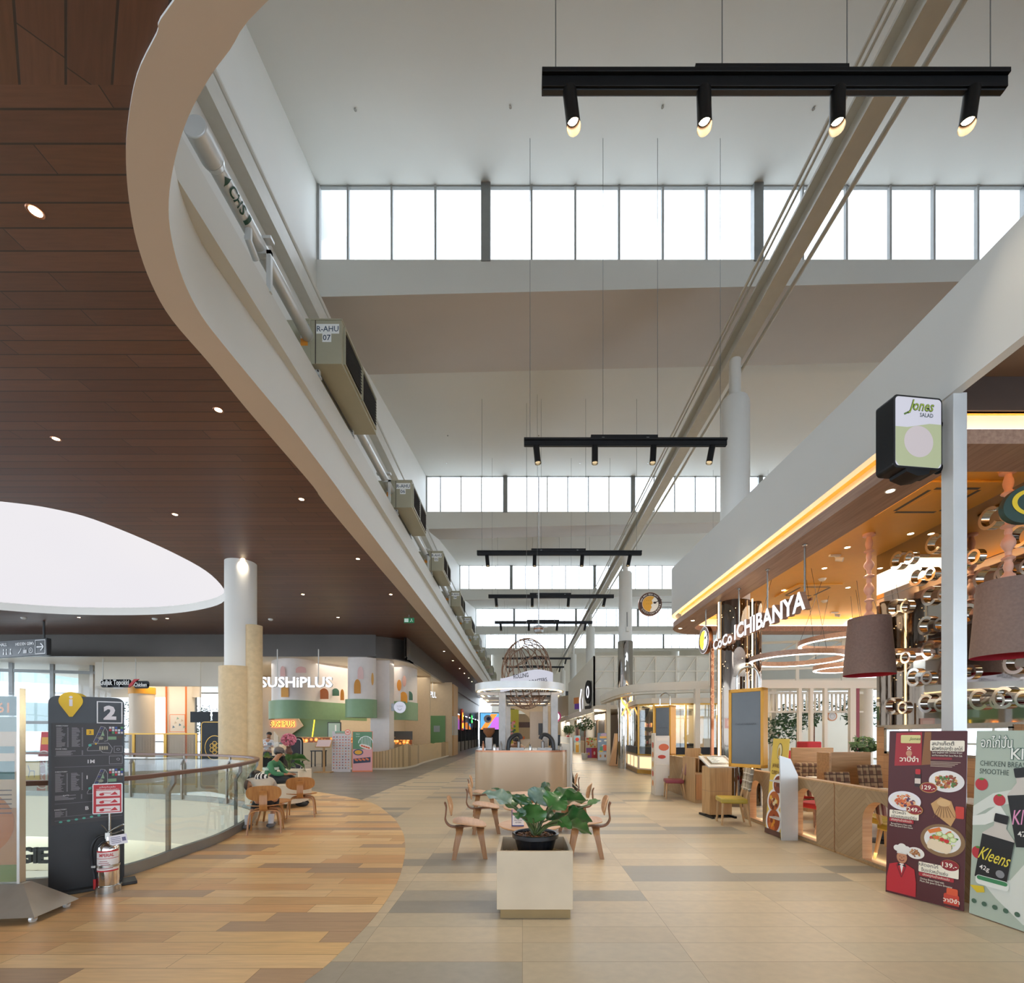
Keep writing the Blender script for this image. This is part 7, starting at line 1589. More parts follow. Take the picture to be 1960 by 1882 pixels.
# white bench planter by the railing with plant -----------------------------------
t = thing('bench_planter', 'white planter with a curved bench seat beside the railing', 'bench', (-5.35, 10.35, 0.004))
b = MB(); b.bx(-0.62, 0.22, 0.4, 1.1, 0.08, 0.75, 'cream'); b.build('planter_box', t, bevel=0.01); b = MB(); b.prism([smooth([(-0.55, -0.35), (0.2, -0.38), (0.5, -0.2), (0.52, 0.2), (0.4, 0.32), (-0.55, 0.32)], True, 5)], 0.1, 0.5, 'cream'); b.build('bench_seat', t, bevel=0.01); b = MB(); b.bx(-0.5, 0.2, -0.2, 1.0, 0, 0.1, 'plinth_brown'); b.build('plinth', t)
t = thing('potted_philodendron', 'green broad-leafed plant in the white bench planter behind the seated man', 'plant', (-5.5, 11.1, 0.70))
b = MB(); b.lathe([(0.15, -0.1), (0.22, 0.05), (0, 0.05)], 'pot_black', n=24); b.build('pot', t); O = Vector((-5.5, 11.1, 0.70))
for i, (pa, pb, w) in enumerate((((905, 480), (1135, 510), 0.24), ((930, 520), (1085, 640), 0.24), ((860, 500), (950, 425), 0.2), ((830, 470), (800, 400), 0.2), ((640, 450), (545, 455), 0.2), ((900, 560), (960, 600), 0.16), ((880, 460), (905, 430), 0.16))):
    A = Vector(at(420 + pa[0] / 6.533, 1380 + pa[1] / 6.533, 11.05)) - O; B = Vector(at(420 + pb[0] / 6.533, 1380 + pb[1] / 6.533, 11.0)) - O
    b = MB(); leaf(b, A, B, w * 1.4, (0.2, -0.8, 0.6), 'leaf_a', sag=0.12, seed=40 + i); b.build('leaf', t, angle=180); b = MB(); b.tube([(0, 0, 0.03), tuple(A * 0.5 + Vector((0, 0, 0.08))), tuple(A)], 0.01, 'stem', 6); b.build('leaf_stalk', t)
x, y = -7.3 + 0.55, 13.9
t = thing('flower_stand', 'black stand with glassware and pink hydrangea beside the column', 'stand', (at(527, 0, 14.5)[0], 14.5, 0)); b = MB(); b.bx(-0.45, 0.35, -0.2, 0.2, 0, 0.92, 'black_metal'); b.build('cabinet', t); b = MB(); b.bx(-0.45, 0.3, -0.15, 0.15, 0.92, 1.35, 'acrylic'); b.build('glass_case', t)
t = thing('flower_vase', 'pink hydrangea flowers in a brown vase behind the seated man', 'flowers', (at(551, 0, 14.3)[0], 14.35, 0.92)); b = MB(); b.lathe([(0.06, 0), (0.12, 0.12), (0.06, 0.26), (0.08, 0.3)], '#6b4c42', n=20); b.build('vase', t); b = MB(); q = random.Random(6); mat('pink_petal', '#d9849a', 0.7, var=0.25, scale=30)
for i in range(110):
    v = Vector((q.gauss(0, 1), q.gauss(0, 1), q.gauss(0, 1))).normalized(); b.ball((v.x * 0.2, v.y * 0.17, 0.5 + v.z * 0.17), 0.035, 'pink_petal', 6, 4)
b.build('blossom', t, label='pink blossom heads')
t = thing('stroller_frame', 'rounded black and white framed menu stand behind the seated man', 'stand', (at(552, 0, 17.0)[0], 17.0, 0)); b = MB(); P = [(x, 0, z) for x, z in rr_pts(-0.0, 0.5, 0.3, 1.45, 0.12)]; b.tube(P, 0.035, 'black_metal', 8, closed=True); b.tube([(x * 0.9 + 0.02, -0.02, z * 0.96 + 0.02) for x, y_, z in P], 0.015, 'white_paint', 8, closed=True); b.bx(0.04, 0.46, 0, 0.02, 0.35, 1.4, '#3c3a40'); b.bx(0.1, 0.4, -0.1, 0.2, 0, 0.3, 'black_metal'); b.build('frame', t)
t = thing('folding_screen', 'pale tan panel standing beside the waiter at the host desk', 'screen', (at(524, 0, 18.6)[0], 18.6, 0)); b = MB(); b.add([(0, 0, 0.3), (0.28, -0.2, 0.3), (0.28, -0.2, 1.5), (0, 0, 1.72), (0.02, 0.03, 0.3), (0.3, -0.17, 0.3), (0.3, -0.17, 1.5), (0.02, 0.03, 1.72)], [(0, 1, 2, 3), (4, 7, 6, 5), (0, 4, 5, 1), (1, 5, 6, 2), (2, 6, 7, 3), (3, 7, 4, 0)], 'shop_beige'); b.bx(0.0, 0.3, -0.2, 0.1, 0, 0.32, 'shop_beige'); b.build('panel', t)
# ------------------------------------------------------------------ people
def flesh(name, chains, m, parent=None, lv=1, label=None):
    """one continuous surface grown along connected chains of (x, y, z, radius)"""
    me = bpy.data.meshes.new(name); bm = bmesh.new(); L = bm.verts.layers.skin.verify(); seen = {}
    for ch in chains:
        prev = None
        for p in ch:
            k = (round(p[0], 4), round(p[1], 4), round(p[2], 4))
            if k not in seen:
                v = bm.verts.new(p[:3]); r = p[3]; v[L].radius = (r, r) if not hasattr(r, '__len__') else r; v[L].use_root = not seen; seen[k] = v
            v = seen[k]
            if prev is not None and bm.edges.get((prev, v)) is None: bm.edges.new((prev, v))
            prev = v
    bm.to_mesh(me); bm.free()
    o = bpy.data.objects.new(name, me); sc.collection.objects.link(o)
    sk = o.modifiers.new('skin', 'SKIN'); sk.branch_smoothing = 0.6; sk.use_smooth_shade = True
    sb = o.modifiers.new('smooth', 'SUBSURF'); sb.levels = lv; sb.render_levels = lv
    dg = bpy.context.evaluated_depsgraph_get(); m2 = bpy.data.meshes.new_from_object(o.evaluated_get(dg)); o.modifiers.clear(); o.data = m2; m2.name = name
    m2.materials.clear(); m2.materials.append(M(m)); m2.polygons.foreach_set('use_smooth', [True] * len(m2.polygons)); m2.polygons.foreach_set('material_index', [0] * len(m2.polygons))
    if parent is not None: o.parent = parent
    if label: o['label'] = label
    return o
def hand(w, d, up_, sgn):
    """palm and five bent fingers from the wrist w, pointing along d"""
    w, d, up_ = Vector(w), Vector(d).normalized(), Vector(up_).normalized(); s_ = d.cross(up_).normalized()
    C = [[(*w, 0.026), (*(w + d * 0.045), 0.03)]]; pm = w + d * 0.045
    for i, (o, l) in enumerate(((-0.03, 0.055), (-0.01, 0.068), (0.01, 0.063), (0.03, 0.05))):
        a = pm + d * 0.04 + s_ * o; b_ = a + d * l * 0.6 - up_ * 0.008; c = b_ + d * l * 0.4 - up_ * 0.022
        C.append([(*pm, 0.03), (*a, 0.011), (*b_, 0.0095), (*c, 0.008)])
    a = w + d * 0.03 + s_ * sgn * 0.035; C.append([(*pm, 0.03), (*a, 0.012), (*(a + d * 0.03 + s_ * sgn * 0.012), 0.0095)])
    return C
def face(t, c, f, r, m='#1c1512'):
    c, f = Vector(c), Vector(f).normalized(); s_ = f.cross(Vector((0, 0, 1))).normalized(); u_ = s_.cross(f)
    for k in (-1, 1):
        b = MB(); p = c + f * r * 0.92 + s_ * k * r * 0.36 + u_ * 0.01; b.ball(tuple(p), 0.012, m, 8, 5); b.build('eye', t)
mat('jacket_green', '#3f7d58', 0.6, var=0.06, scale=5); mat('jacket_dark', '#33523f', 0.6, var=0.08); mat('denim_black', '#22252a', 0.8, var=0.1); mat('hoodie_grey', '#b5ada2', 0.85, var=0.06, scale=10); mat('sock_white', '#d9d9de', 0.8, var=0.03); mat('shoe_grey', '#6f7175', 0.6, var=0.1); mat('cap_grey', '#5c5552', 0.7, var=0.1, scale=20)
stripes('zebra', ['#e9e6e0', '#1f1d1e'], 0.045, 0, 0.8)
# man in a green jacket on the bench
t = thing('person', 'person in a green jacket and cap bent over a phone on the white bench', 'person', (-5.62, 10.45, 0.504))
bz = 0.504
def W_(x, y, z): return (x + 5.62, y - 10.45, z - bz)
pel = (*W_(-5.62, 10.45, 0.62), 0.10)
ch = [[pel, (*W_(-5.6, 10.45, 0.75), 0.11), (*W_(-5.55, 10.45, 0.92), 0.13), (*W_(-5.49, 10.45, 1.03), 0.07), (*W_(-5.44, 10.45, 1.09), 0.05), (*W_(-5.40, 10.45, 1.15), 0.085), (*W_(-5.39, 10.45, 1.21), 0.075)]]
for s_ in (-1, 1):
    sh = (*W_(-5.53, 10.45 + s_ * 0.17, 0.96), 0.055); el = (*W_(-5.42, 10.45 + s_ * 0.22, 0.74), 0.042); wr = W_(-5.2, 10.45 + s_ * 0.07, 0.70)
    ch.append([(*W_(-5.55, 10.45, 0.92), 0.13), sh, el, (*wr, 0.026)]); ch += hand(wr, (1, -s_ * 0.3, 0.1), (0, 0, 1), s_)
    kn = (*W_(-5.14, 10.45 + s_ * 0.12, 0.60), 0.062); an = (*W_(-5.06 + (0.1 if s_ < 0 else 0), 10.45 + s_ * 0.14, 0.12), 0.04); ch.append([pel, (*W_(-5.5, 10.45 + s_ * 0.1, 0.61), 0.085), kn, an, (*W_(-4.90 + (0.1 if s_ < 0 else 0), 10.45 + s_ * 0.14, 0.05), 0.035)])
flesh('body', ch, 'skin', t)
ch = [[(*W_(-5.63, 10.45, 0.60), 0.15), (*W_(-5.6, 10.45, 0.75), 0.15), (*W_(-5.55, 10.45, 0.92), 0.155), (*W_(-5.49, 10.45, 1.03), 0.075)]]
for s_ in (-1, 1): ch.append([(*W_(-5.55, 10.45, 0.92), 0.155), (*W_(-5.53, 10.45 + s_ * 0.18, 0.96), 0.075), (*W_(-5.42, 10.45 + s_ * 0.23, 0.74), 0.06), (*W_(-5.24, 10.45 + s_ * 0.09, 0.70), 0.045)])
flesh('jacket', ch, 'jacket_green', t, label='green jacket with a pale chest band')
b = MB(); b.lathe([(0.162, 0), (0.165, 0.03), (0.162, 0.06)], '#cdd6cc', tuple(W_(-5.59, 10.45, 0.80)), 20, caps=False); b.build('reflective_band', t)
ch = [[(*W_(-5.66, 10.45, 0.62), 0.175), (*W_(-5.5, 10.45, 0.62), 0.15)]]
for s_ in (-1, 1): ch.append([(*W_(-5.5, 10.45, 0.62), 0.15), (*W_(-5.4, 10.45 + s_ * 0.1, 0.61), 0.11), (*W_(-5.14, 10.45 + s_ * 0.12, 0.60), 0.085), (*W_(-5.06 + (0.1 if s_ < 0 else 0), 10.45 + s_ * 0.14, 0.2), 0.055)])
flesh('trousers', ch, 'denim_black', t)
for s_ in (-1, 1): b = MB(); x = -5.0 + (0.1 if s_ < 0 else 0); b.ball(tuple(W_(x + 0.06, 10.45 + s_ * 0.14, 0.06)), (0.14, 0.05, 0.055), 'charcoal', 14, 8); b.build('shoe', t)
b = MB(); b.ball(tuple(W_(-5.42, 10.45, 1.2)), (0.1, 0.085, 0.085), 'hair', 16, 8); b.build('hair', t)
b = MB(); b.X = T(*W_(-5.40, 10.45, 1.235), 0, 0, 0.35); b.lathe([(0.108, -0.02), (0.1, 0.03), (0.06, 0.065), (0, 0.075)], 'cap_grey', n=24); b.prism([[(0.06, -0.08), (0.16, -0.06), (0.19, 0), (0.16, 0.06), (0.06, 0.08)]], -0.02, -0.012, 'cap_grey'); b.build('cap', t, label='grey-brown cap with peak')
face(t, W_(-5.385, 10.45, 1.15), (1, 0, -0.4), 0.09)
b = MB(); b.ball(tuple(W_(-5.30, 10.45, 1.13)), (0.018, 0.014, 0.02), 'skin', 8, 5); b.build('nose', t)
b = MB(); b.box(W_(-5.07, 10.45, 0.745), (0.14, 0.07, 0.009), 'black_metal'); tag(b.build('phone'), 'dark mobile phone held by the person in the green jacket', 'phone'); bpy.data.objects['phone'].location = (-5.62, 10.45, bz)
# woman slumped on the golden chair
t = thing('person', 'person in a grey hoodie with striped yoke slumped forward on the golden chair', 'person', (-4.22, 7.72, 0.43)); bz = 0.43
def W_(x, y, z): return (x + 4.22, y - 7.72, z - bz)
pel = (*W_(-4.24, 7.70, 0.53), 0.13)
spine_ = [pel, (*W_(-4.3, 7.82, 0.66), 0.12), (*W_(-4.42, 7.96, 0.80), 0.125), (*W_(-4.53, 8.06, 0.86), 0.06), (*W_(-4.58, 8.12, 0.86), 0.05), (*W_(-4.64, 8.2, 0.84), 0.085), (*W_(-4.66, 8.24, 0.80), 0.07)]
ch = [spine_]
sd = Vector((0.75, 0.65, 0)).normalized()
feet = {-1: (-4.60, 7.86), 1: (-4.27, 7.98)}
for s_ in (-1, 1):
    cx_ = Vector((-4.44, 7.97, 0.80)) + sd * s_ * 0.16; el = Vector((-4.5, 8.12, 0.58)) + sd * s_ * 0.2; wr = Vector((-4.52, 8.26, 0.56)) + sd * s_ * 0.06
    ch.append([spine_[2], (*W_(*cx_), 0.05), (*W_(*el), 0.04), (*W_(*wr), 0.025)]); ch += hand(W_(*wr), (-0.4, 0.6, -0.2), (0, 0, 1), s_)
    kn = Vector((-4.42, 8.14, 0.48)) + sd * s_ * 0.14; an = (*feet[s_], 0.10); ch.append([pel, (*W_(*(Vector((-4.28, 7.82, 0.5)) + sd * s_ * 0.1)), 0.085), (*W_(*kn), 0.06), (*W_(*an), 0.036), (*W_(an[0] - 0.03, an[1] + 0.1, 0.04), 0.03)])
flesh('body', ch, 'skin', t)
ch = [[(*W_(-4.22, 7.69, 0.52), 0.155), (*W_(-4.3, 7.82, 0.66), 0.155), (*W_(-4.42, 7.96, 0.79), 0.155), (*W_(-4.53, 8.06, 0.86), 0.08)]]
for s_ in (-1, 1): ch.append([(*W_(-4.42, 7.96, 0.79), 0.155), (*W_(*(Vector((-4.44, 7.97, 0.80)) + sd * s_ * 0.17)), 0.075), (*W_(*(Vector((-4.5, 8.12, 0.58)) + sd * s_ * 0.21)), 0.06), (*W_(*(Vector((-4.52, 8.24, 0.56)) + sd * s_ * 0.08)), 0.045)])
flesh('hoodie', ch, 'hoodie_grey', t, label='grey hoodie')
ch = [[(*W_(-4.38, 7.91, 0.80), 0.135), (*W_(-4.44, 7.98, 0.845), 0.125), (*W_(-4.50, 8.04, 0.875), 0.08)]]; flesh('striped_yoke', ch, 'zebra', t, label='black and white striped shoulder yoke')
ch = [[(*W_(-4.24, 7.72, 0.50), 0.15), (*W_(-4.3, 7.86, 0.50), 0.13)]]
for s_ in (-1, 1): kn = Vector((-4.42, 8.14, 0.47)) + sd * s_ * 0.14; an = feet[s_]; ch.append([(*W_(-4.3, 7.86, 0.50), 0.13), (*W_(*kn), 0.08), (*W_(kn.x * 0.5 + an[0] * 0.5, kn.y * 0.5 + an[1] * 0.5, 0.27), 0.06)])
flesh('trousers', ch, 'denim_black', t)
for s_ in (-1, 1):
    an = feet[s_]; b = MB(); b.cyl(W_(an[0], an[1], 0.08), W_(an[0], an[1] + 0.02, 0.24), 0.042, 'sock_white', 0.05, 14); b.build('sock', t); b = MB(); b.ball(tuple(W_(an[0] - 0.02, an[1] + 0.05, 0.05)), (0.05, 0.13, 0.046), 'shoe_grey', 14, 8); b.build('shoe', t)
b = MB(); b.ball(tuple(W_(-4.63, 8.17, 0.87)), (0.10, 0.11, 0.10), 'hair', 18, 10); b.build('hair', t, label='long dark hair falling forward')
flesh('hair_lock', [[(*W_(-4.66, 8.16, 0.88), 0.085), (*W_(-4.73, 8.16, 0.78), 0.07), (*W_(-4.74, 8.14, 0.66), 0.05), (*W_(-4.72, 8.13, 0.56), 0.02)]], 'hair', t)
# waiter and barista
t = thing('person', 'standing waiter in a white and grey top looking down near the sushi host desk', 'person', (-10.25, 18.9, 0)); ch = [[(0, 0, 0.92, 0.14), (0, 0, 1.1, 0.13), (0.02, 0, 1.28, 0.15), (0.04, 0, 1.42, 0.06), (0.05, 0, 1.47, 0.05), (0.08, -0.03, 1.54, 0.09), (0.08, -0.03, 1.6, 0.08)]]
for s_ in (-1, 1):
    ch.append([(0.02, 0, 1.28, 0.15), (s_ * 0.2, 0, 1.34, 0.055), (s_ * 0.24, -0.05, 1.08, 0.045), (0.2 + s_ * 0.06, -0.25, 1.14, 0.03)]); ch += hand((0.2 + s_ * 0.06, -0.25, 1.14), (0.6, -0.5, 0.1), (0, 0, 1), s_); ch.append([(0, 0, 0.92, 0.14), (s_ * 0.1, 0, 0.85, 0.09), (s_ * 0.11, 0, 0.48, 0.06), (s_ * 0.11, 0, 0.08, 0.04), (s_ * 0.12, -0.14, 0.04, 0.035)])
flesh('body', ch, 'skin', t); ch = [[(0, 0, 0.88, 0.155), (0, 0, 1.1, 0.15), (0.02, 0, 1.28, 0.165), (0.04, 0, 1.41, 0.07)]]
for s_ in (-1, 1): ch.append([(0.02, 0, 1.28, 0.165), (s_ * 0.2, 0, 1.34, 0.075), (s_ * 0.24, -0.05, 1.1, 0.06)])
flesh('shirt', ch, '#d9d9dc', t, label='white shirt'); flesh('trousers', [[(0, 0, 0.95, 0.15), (0, 0, 0.88, 0.14)]] + [[(0, 0, 0.88, 0.14), (s_ * 0.11, 0, 0.8, 0.09), (s_ * 0.11, 0, 0.45, 0.075), (s_ * 0.11, 0, 0.1, 0.065)] for s_ in (-1, 1)], 'denim_black', t)
b = MB(); b.ball((0.07, 0.0, 1.6), (0.1, 0.1, 0.085), 'hair', 14, 8); b.build('hair', t); b = MB(); b.box((0.28, -0.36, 1.2), (0.16, 0.03, 0.1), 'black_metal'); b.build('handheld_device', t); face(t, (0.08, -0.05, 1.54), (0.2, -1, -0.4), 0.09)
t = thing('person', 'barista with dark hair bending behind the kiosk counter between the machines', 'person', (-0.22, 14.5, 0)); ch = [[(0, 0.1, 0.92, 0.13), (0, 0.08, 1.05, 0.12), (0, -0.02, 1.2, 0.13), (0, -0.1, 1.3, 0.05), (0, -0.14, 1.36, 0.08), (0, -0.17, 1.40, 0.075)]]
for s_ in (-1, 1): ch.append([(0, -0.02, 1.2, 0.13), (s_ * 0.18, -0.03, 1.25, 0.05), (s_ * 0.28, -0.2, 1.15, 0.04), (s_ * 0.2, -0.5, 1.22, 0.028)]); ch += hand((s_ * 0.2, -0.5, 1.22), (0, -1, 0), (0, 0, 1), s_); ch.append([(0, 0.1, 0.92, 0.13), (s_ * 0.1, 0.1, 0.85, 0.08), (s_ * 0.1, 0.05, 0.48, 0.06), (s_ * 0.1, 0.1, 0.06, 0.04), (s_ * 0.1, -0.05, 0.04, 0.03)])
flesh('body', ch, 'skin', t); flesh('apron_shirt', [[(0, 0.1, 0.6, 0.14), (0, 0.1, 0.92, 0.15), (0, 0.08, 1.05, 0.135), (0, -0.02, 1.2, 0.145)]] + [[(0, -0.02, 1.2, 0.145), (s_ * 0.18, -0.03, 1.25, 0.065), (s_ * 0.26, -0.16, 1.17, 0.05)] for s_ in (-1, 1)], '#b59a7c', t)
b = MB(); b.ball((0.02, -0.1, 1.42), (0.1, 0.11, 0.1), 'hair', 14, 8); b.ball((0.1, 0.0, 1.3), (0.08, 0.08, 0.14), 'hair', 12, 8); b.build('hair', t)
# ------------------------------------------------------------------ far background
# mirror sleeve on the second column
t = thing('column_cladding', 'tall mirror sleeve on the second white column, behind the gold kiosk', 'column cladding', (CX, CY0 + CDY, 0)); b = MB(); b.wall([(0.34 * math.cos(a), 0.34 * math.sin(a)) for a in (2 * PI * i / 32 for i in range(32))], 0, EYE + 4.3, 0.02, 'mirror', True); b.build('mirror_shell', t, angle=60); b = MB(); b.bx(-0.06, 0.06, -0.5, -0.34, 6.3, 6.5, 'white_paint'); b.cyl((0, -0.4, 6.5), (0, -0.35, 7.2), 0.02, 'grey_metal', n=6); b.build('camera_bracket', t)
# gold glass kiosk
GP = [(5.04, 24.4), (4.66, 18.9), (5.1, 18.25), (8.6, 18.0)]
t = thing('glass_kiosk', 'gold-framed glass chocolate kiosk with glowing base panels right of the walkway', 'kiosk', (0, 0, 0))
b = MB(); b.wall(GP, 0.02, 0.18, 0.1, 'brass'); b.wall(GP, 0.74, 0.8, 0.1, 'brass'); b.wall(GP, 2.72, 2.78, 0.1, 'brass'); b.build('gold_trim', t)
b = MB(); b.wall(GP, 0.18, 0.74, 0.04, 'lit_panel' if 'lit_panel' in MATS else 'cream'); b.build('base_panel', t)
emis('glow_panel', '#ffdcae', 0.75)
for (x0_, y0_), (x1_, y1_) in zip(GP[:-1], GP[1:]):
    L = math.hypot(x1_ - x0_, y1_ - y0_); n = max(1, int(L / 0.8))
    for i in range(n):
        u0, u1 = (i + 0.12) / n, (i + 0.88) / n; b = MB(); dx, dy = (x1_ - x0_), (y1_ - y0_); nx, ny = dy / L * 0.03, -dx / L * 0.03
        if nx > 0 or True: nx, ny = (-abs(nx), ny) if abs(dx) < abs(dy) else (nx, -abs(ny))
        b.quad((x0_ + dx * u0 + nx, y0_ + dy * u0 + ny, 0.24), (x0_ + dx * u1 + nx, y0_ + dy * u1 + ny, 0.24), (x0_ + dx * u1 + nx, y0_ + dy * u1 + ny, 0.68), (x0_ + dx * u0 + nx, y0_ + dy * u0 + ny, 0.68), 'glow_panel'); b.build('lit_panel', t, label='softly glowing base panel')
b = MB(); b.wall(GP, 0.8, 2.72, 0.012, 'clear_glass'); b.build('glass_wall', t)
for x, y in GP[:3] + [(4.85, 21.6), (6.3, 18.16), (7.5, 18.08)]: b = MB(); b.bx(x - 0.035, x + 0.035, y - 0.035, y + 0.035, 0.8, 2.74, 'brass'); b.build('gold_post', t)
b = MB(); b.prism([[(x - 0.12, y - 0.1) for x, y in GP] + [(8.6, 24.4)]], 2.78, 2.98, 'cream'); b.build('roof_band', t)
b = MB(); b.wall([(x + 0.1, y + 0.12) for x, y in GP], 0.8, 1.08, 0.3, 'black_metal'); b.build('inner_plinth', t)
for i, z in enumerate((1.15, 1.5, 1.85)):
    b = MB(); b.bx(5.05, 5.9, 19.6, 20.4, z, z + 0.03, 'black_metal'); b.build('shelf', t)
b = MB(); b.bx(5.9, 7.9, 20.5, 20.7, 0.1, 2.4, 'shop_beige'); b.bx(6.1, 7.2, 19.4, 20.2, 0.8, 1.2, 'black_metal'); b.build('inner_wall', t)
lamp('POINT', (5.8, 19.6, 2.6), 130, (1, 0.78, 0.45), size=0.2); lamp('POINT', (6.8, 21.5, 2.6), 130, (1, 0.78, 0.45), size=0.2)
q = random.Random(21)
for i in range(24):
    k_ = i % 3; x = 5.15 + 0.09 * (i // 3) + 0.02 * q.random(); z = (1.18, 1.53, 1.88)[k_]
    b = MB(); b.bx(-0.035, 0.035, -0.04, 0.04, 0, 0.12 + 0.1 * q.random(), q.choice(['#d8b8a0', '#b9483c', '#f0e6d8', '#7a3a2a', '#e0a85c'])); single(b, 'gift_box', 'small gift box or jar on the black shelves inside the gold glass kiosk', 'box', (x, 19.72 + 0.1 * q.random(), z), group='gift boxes on the kiosk shelves')
t = thing('tilted_screen', 'black screen hung tilted inside the gold glass kiosk', 'screen', at(1233, 1365, 19.2), 0.2); b = MB(); b.X = T(0, 0, 0, 0, 0.3, 0.25); b.bx(-0.16, 0.16, 0, 0.04, -0.25, 0.25, 'black_metal'); b.build('display', t)
t = thing('ribbon_neon', 'gold ribbon-shaped ornament on the corner of the gold glass kiosk', 'ornament', at(1199, 1345, 21.0)); b = MB(); b.tube([(0.22 * math.sin(a) * (1 if a < PI else 1.0), 0, 0.35 * math.cos(a) + 0.2) if 0.5 < a < 2 * PI - 0.5 else (0.1 * math.sin(a), 0, 0.35) for a in (2 * PI * i / 20 for i in range(21))], 0.03, 'neon_warm', 6); b.tube([(-0.2, 0, -0.6), (0.0, 0, -0.15), (0.2, 0, 0.1)], 0.03, 'neon_warm', 6); b.tube([(0.2, 0, -0.6), (0.0, 0, -0.15), (-0.2, 0, 0.1)], 0.03, 'neon_warm', 6); b.build('neon_outline', t)
# cream canopy above it
b = MB(); b.wall(smooth([(4.25, 25.5), (4.2, 21.5), (4.6, 19.2), (6.0, 18.3), (9, 17.6), (13.5, 16.8)], False, 5), 3.3, 3.62, 0.12, 'cream'); b.wall(smooth([(4.4, 25.5), (4.4, 21.6), (4.8, 19.5), (6.2, 18.7), (9, 18.0), (13.5, 17.2)], False, 5), 3.22, 3.3, 0.3, 'cream'); struct(b, 'trim_canopy_right', angle=60)
for x, y in ((4.5, 24.5), (6.6, 17.7), (9.2, 17.2)): b = MB(); b.bx(x - 0.09, x + 0.09, y, y + 0.18, 0, 3.3, 'cream'); tag(b.build('canopy_post'), 'cream square post carrying the canopy of the right-hand kiosks', 'post', 'cream posts under the canopy')
# white trellis deck behind
m, nt, bb = new_mat('mesh_panel'); bb.inputs['Base Color'].default_value = srgb('#efebe0'); bb.inputs['Alpha'].default_value = 0.6; bb.inputs['Roughness'].default_value = 0.7
def trellis(nm, label, p0, p1, z0, z1, n, mesh=True):
    d = Vector((p1[0] - p0[0], p1[1] - p0[1], 0)); L = d.length; t = thing(nm, label, 'trellis', (p0[0], p0[1], 0), math.atan2(d.y, d.x)); b = MB()
    for i in range(n + 1): x = L * i / n; b.bx(x - 0.05, x + 0.05, -0.05, 0.05, z0, z1, 'cream')
    for z in (z0, z0 + (z1 - z0) * 0.36, z0 + (z1 - z0) * 0.7, z1): b.bx(0, L, -0.04, 0.04, z - 0.04, z + 0.04, 'cream')
    for i in range(n): b.tube([(L * i / n, 0, z0 + (z1 - z0) * 0.4), (L * (i + 1) / n, 0, z1)], 0.03, 'cream', 5)
    b.build('frame', t)
    if mesh: b = MB(); b.bx(0, L, 0.06, 0.065, z0, z1, 'mesh_panel'); b.build('mesh_infill', t)
    return t
trellis('trellis_screen', 'white trellis frame with mesh facing the viewer, high above the cream canopy', (4.35, 28.5), (11.8, 28.5), 3.3, 6.3, 6)
trellis('trellis_screen', 'white trellis frame with mesh running back along the walkway', (4.35, 28.5), (4.35, 44), 3.3, 6.3, 8)
trellis('trellis_screen', 'low white trellis frame beyond the ring lamps of the restaurant', (7.0, 17.5), (15.5, 15.5), 3.4, 4.9, 6, False)
b = MB(); b.bx(4.35, 12, 28.5, 44, 3.1, 3.3, 'cream'); b.bx(4.25, 4.35, 28.5, 62, 2.9, 3.35, 'cream'); struct(b, 'ceiling_right_shops')
b = MB(); b.wall(smooth([(4.35, 44), (3.7, 46), (3.6, 52), (3.6, 62)], False, 4), 3.3, 5.2, 0.2, 'shop_beige'); struct(b, 'trim_balcony_right')
b = MB(); b.bx(9.0, 9.2, 25, 44, 0, 3.2, 'shop_beige'); b.bx(9.2, 21.8, 30, 30.2, 0, 3.1, 'cream'); struct(b, 'wall_shop_rear')
# shop fronts: posts, glazing boxes and lit goods under the deck
q = random.Random(31); cols = ['#d9c4a2', '#8c6a4c', '#c9d2d4', '#6a5f5a', '#e3cfae', '#b58a5c', '#4c5a5c', '#c7b8a8']
for i in range(9):
    y = 29.5 + i * 3.4; t = thing('shop_unit', 'small lit shop unit under the white trellis deck, unit %s back from the gold kiosk' % ('one', 'two', 'three', 'four', 'five', 'six', 'seven', 'eight', 'nine')[i], 'shop', (5.2, y, 0))
    b = MB(); b.bx(0, 0.12, 0, 3.0, 0, 2.9, cols[i % 8]); b.bx(0, 2.5, 3.0, 3.1, 0, 2.9, cols[(i + 3) % 8]); b.build('side_wall', t)
    b = MB(); b.bx(-0.35, 0.0, 0.3, 2.6, 0, 1.0, cols[(i + 5) % 8]); b.build('counter', t); b = MB(); b.bx(-0.02, 0.0, 0.3, 2.6, 1.35, 2.5, q.choice(['#3a3634', '#7d3f3a', '#d8b070', '#51676a'])); b.build('menu_panel', t)
    b = MB(); b.bx(-0.3, -0.2, 0.4, 2.4, 2.55, 2.85, 'led_white' if i % 3 == 0 else cols[(i + 1) % 8]); b.build('shop_sign', t)
    lamp('POINT', (4.7, y + 1.5, 2.7), 50, (1, 0.85, 0.66), size=0.2)
def standee(nm, label, px0, px1, yb, h, base, art, grp=None):
    Y = EYE * F / (yb - VY); x0, x1 = (px0 - VX) * Y / F, (px1 - VX) * Y / F
    t, w, a = board(nm, label, 'standee', (x0, Y), (x1, Y), h, 0.05, base, grp); art(a, w, h); a.build('printed_face', t, label='printed picture'); return t
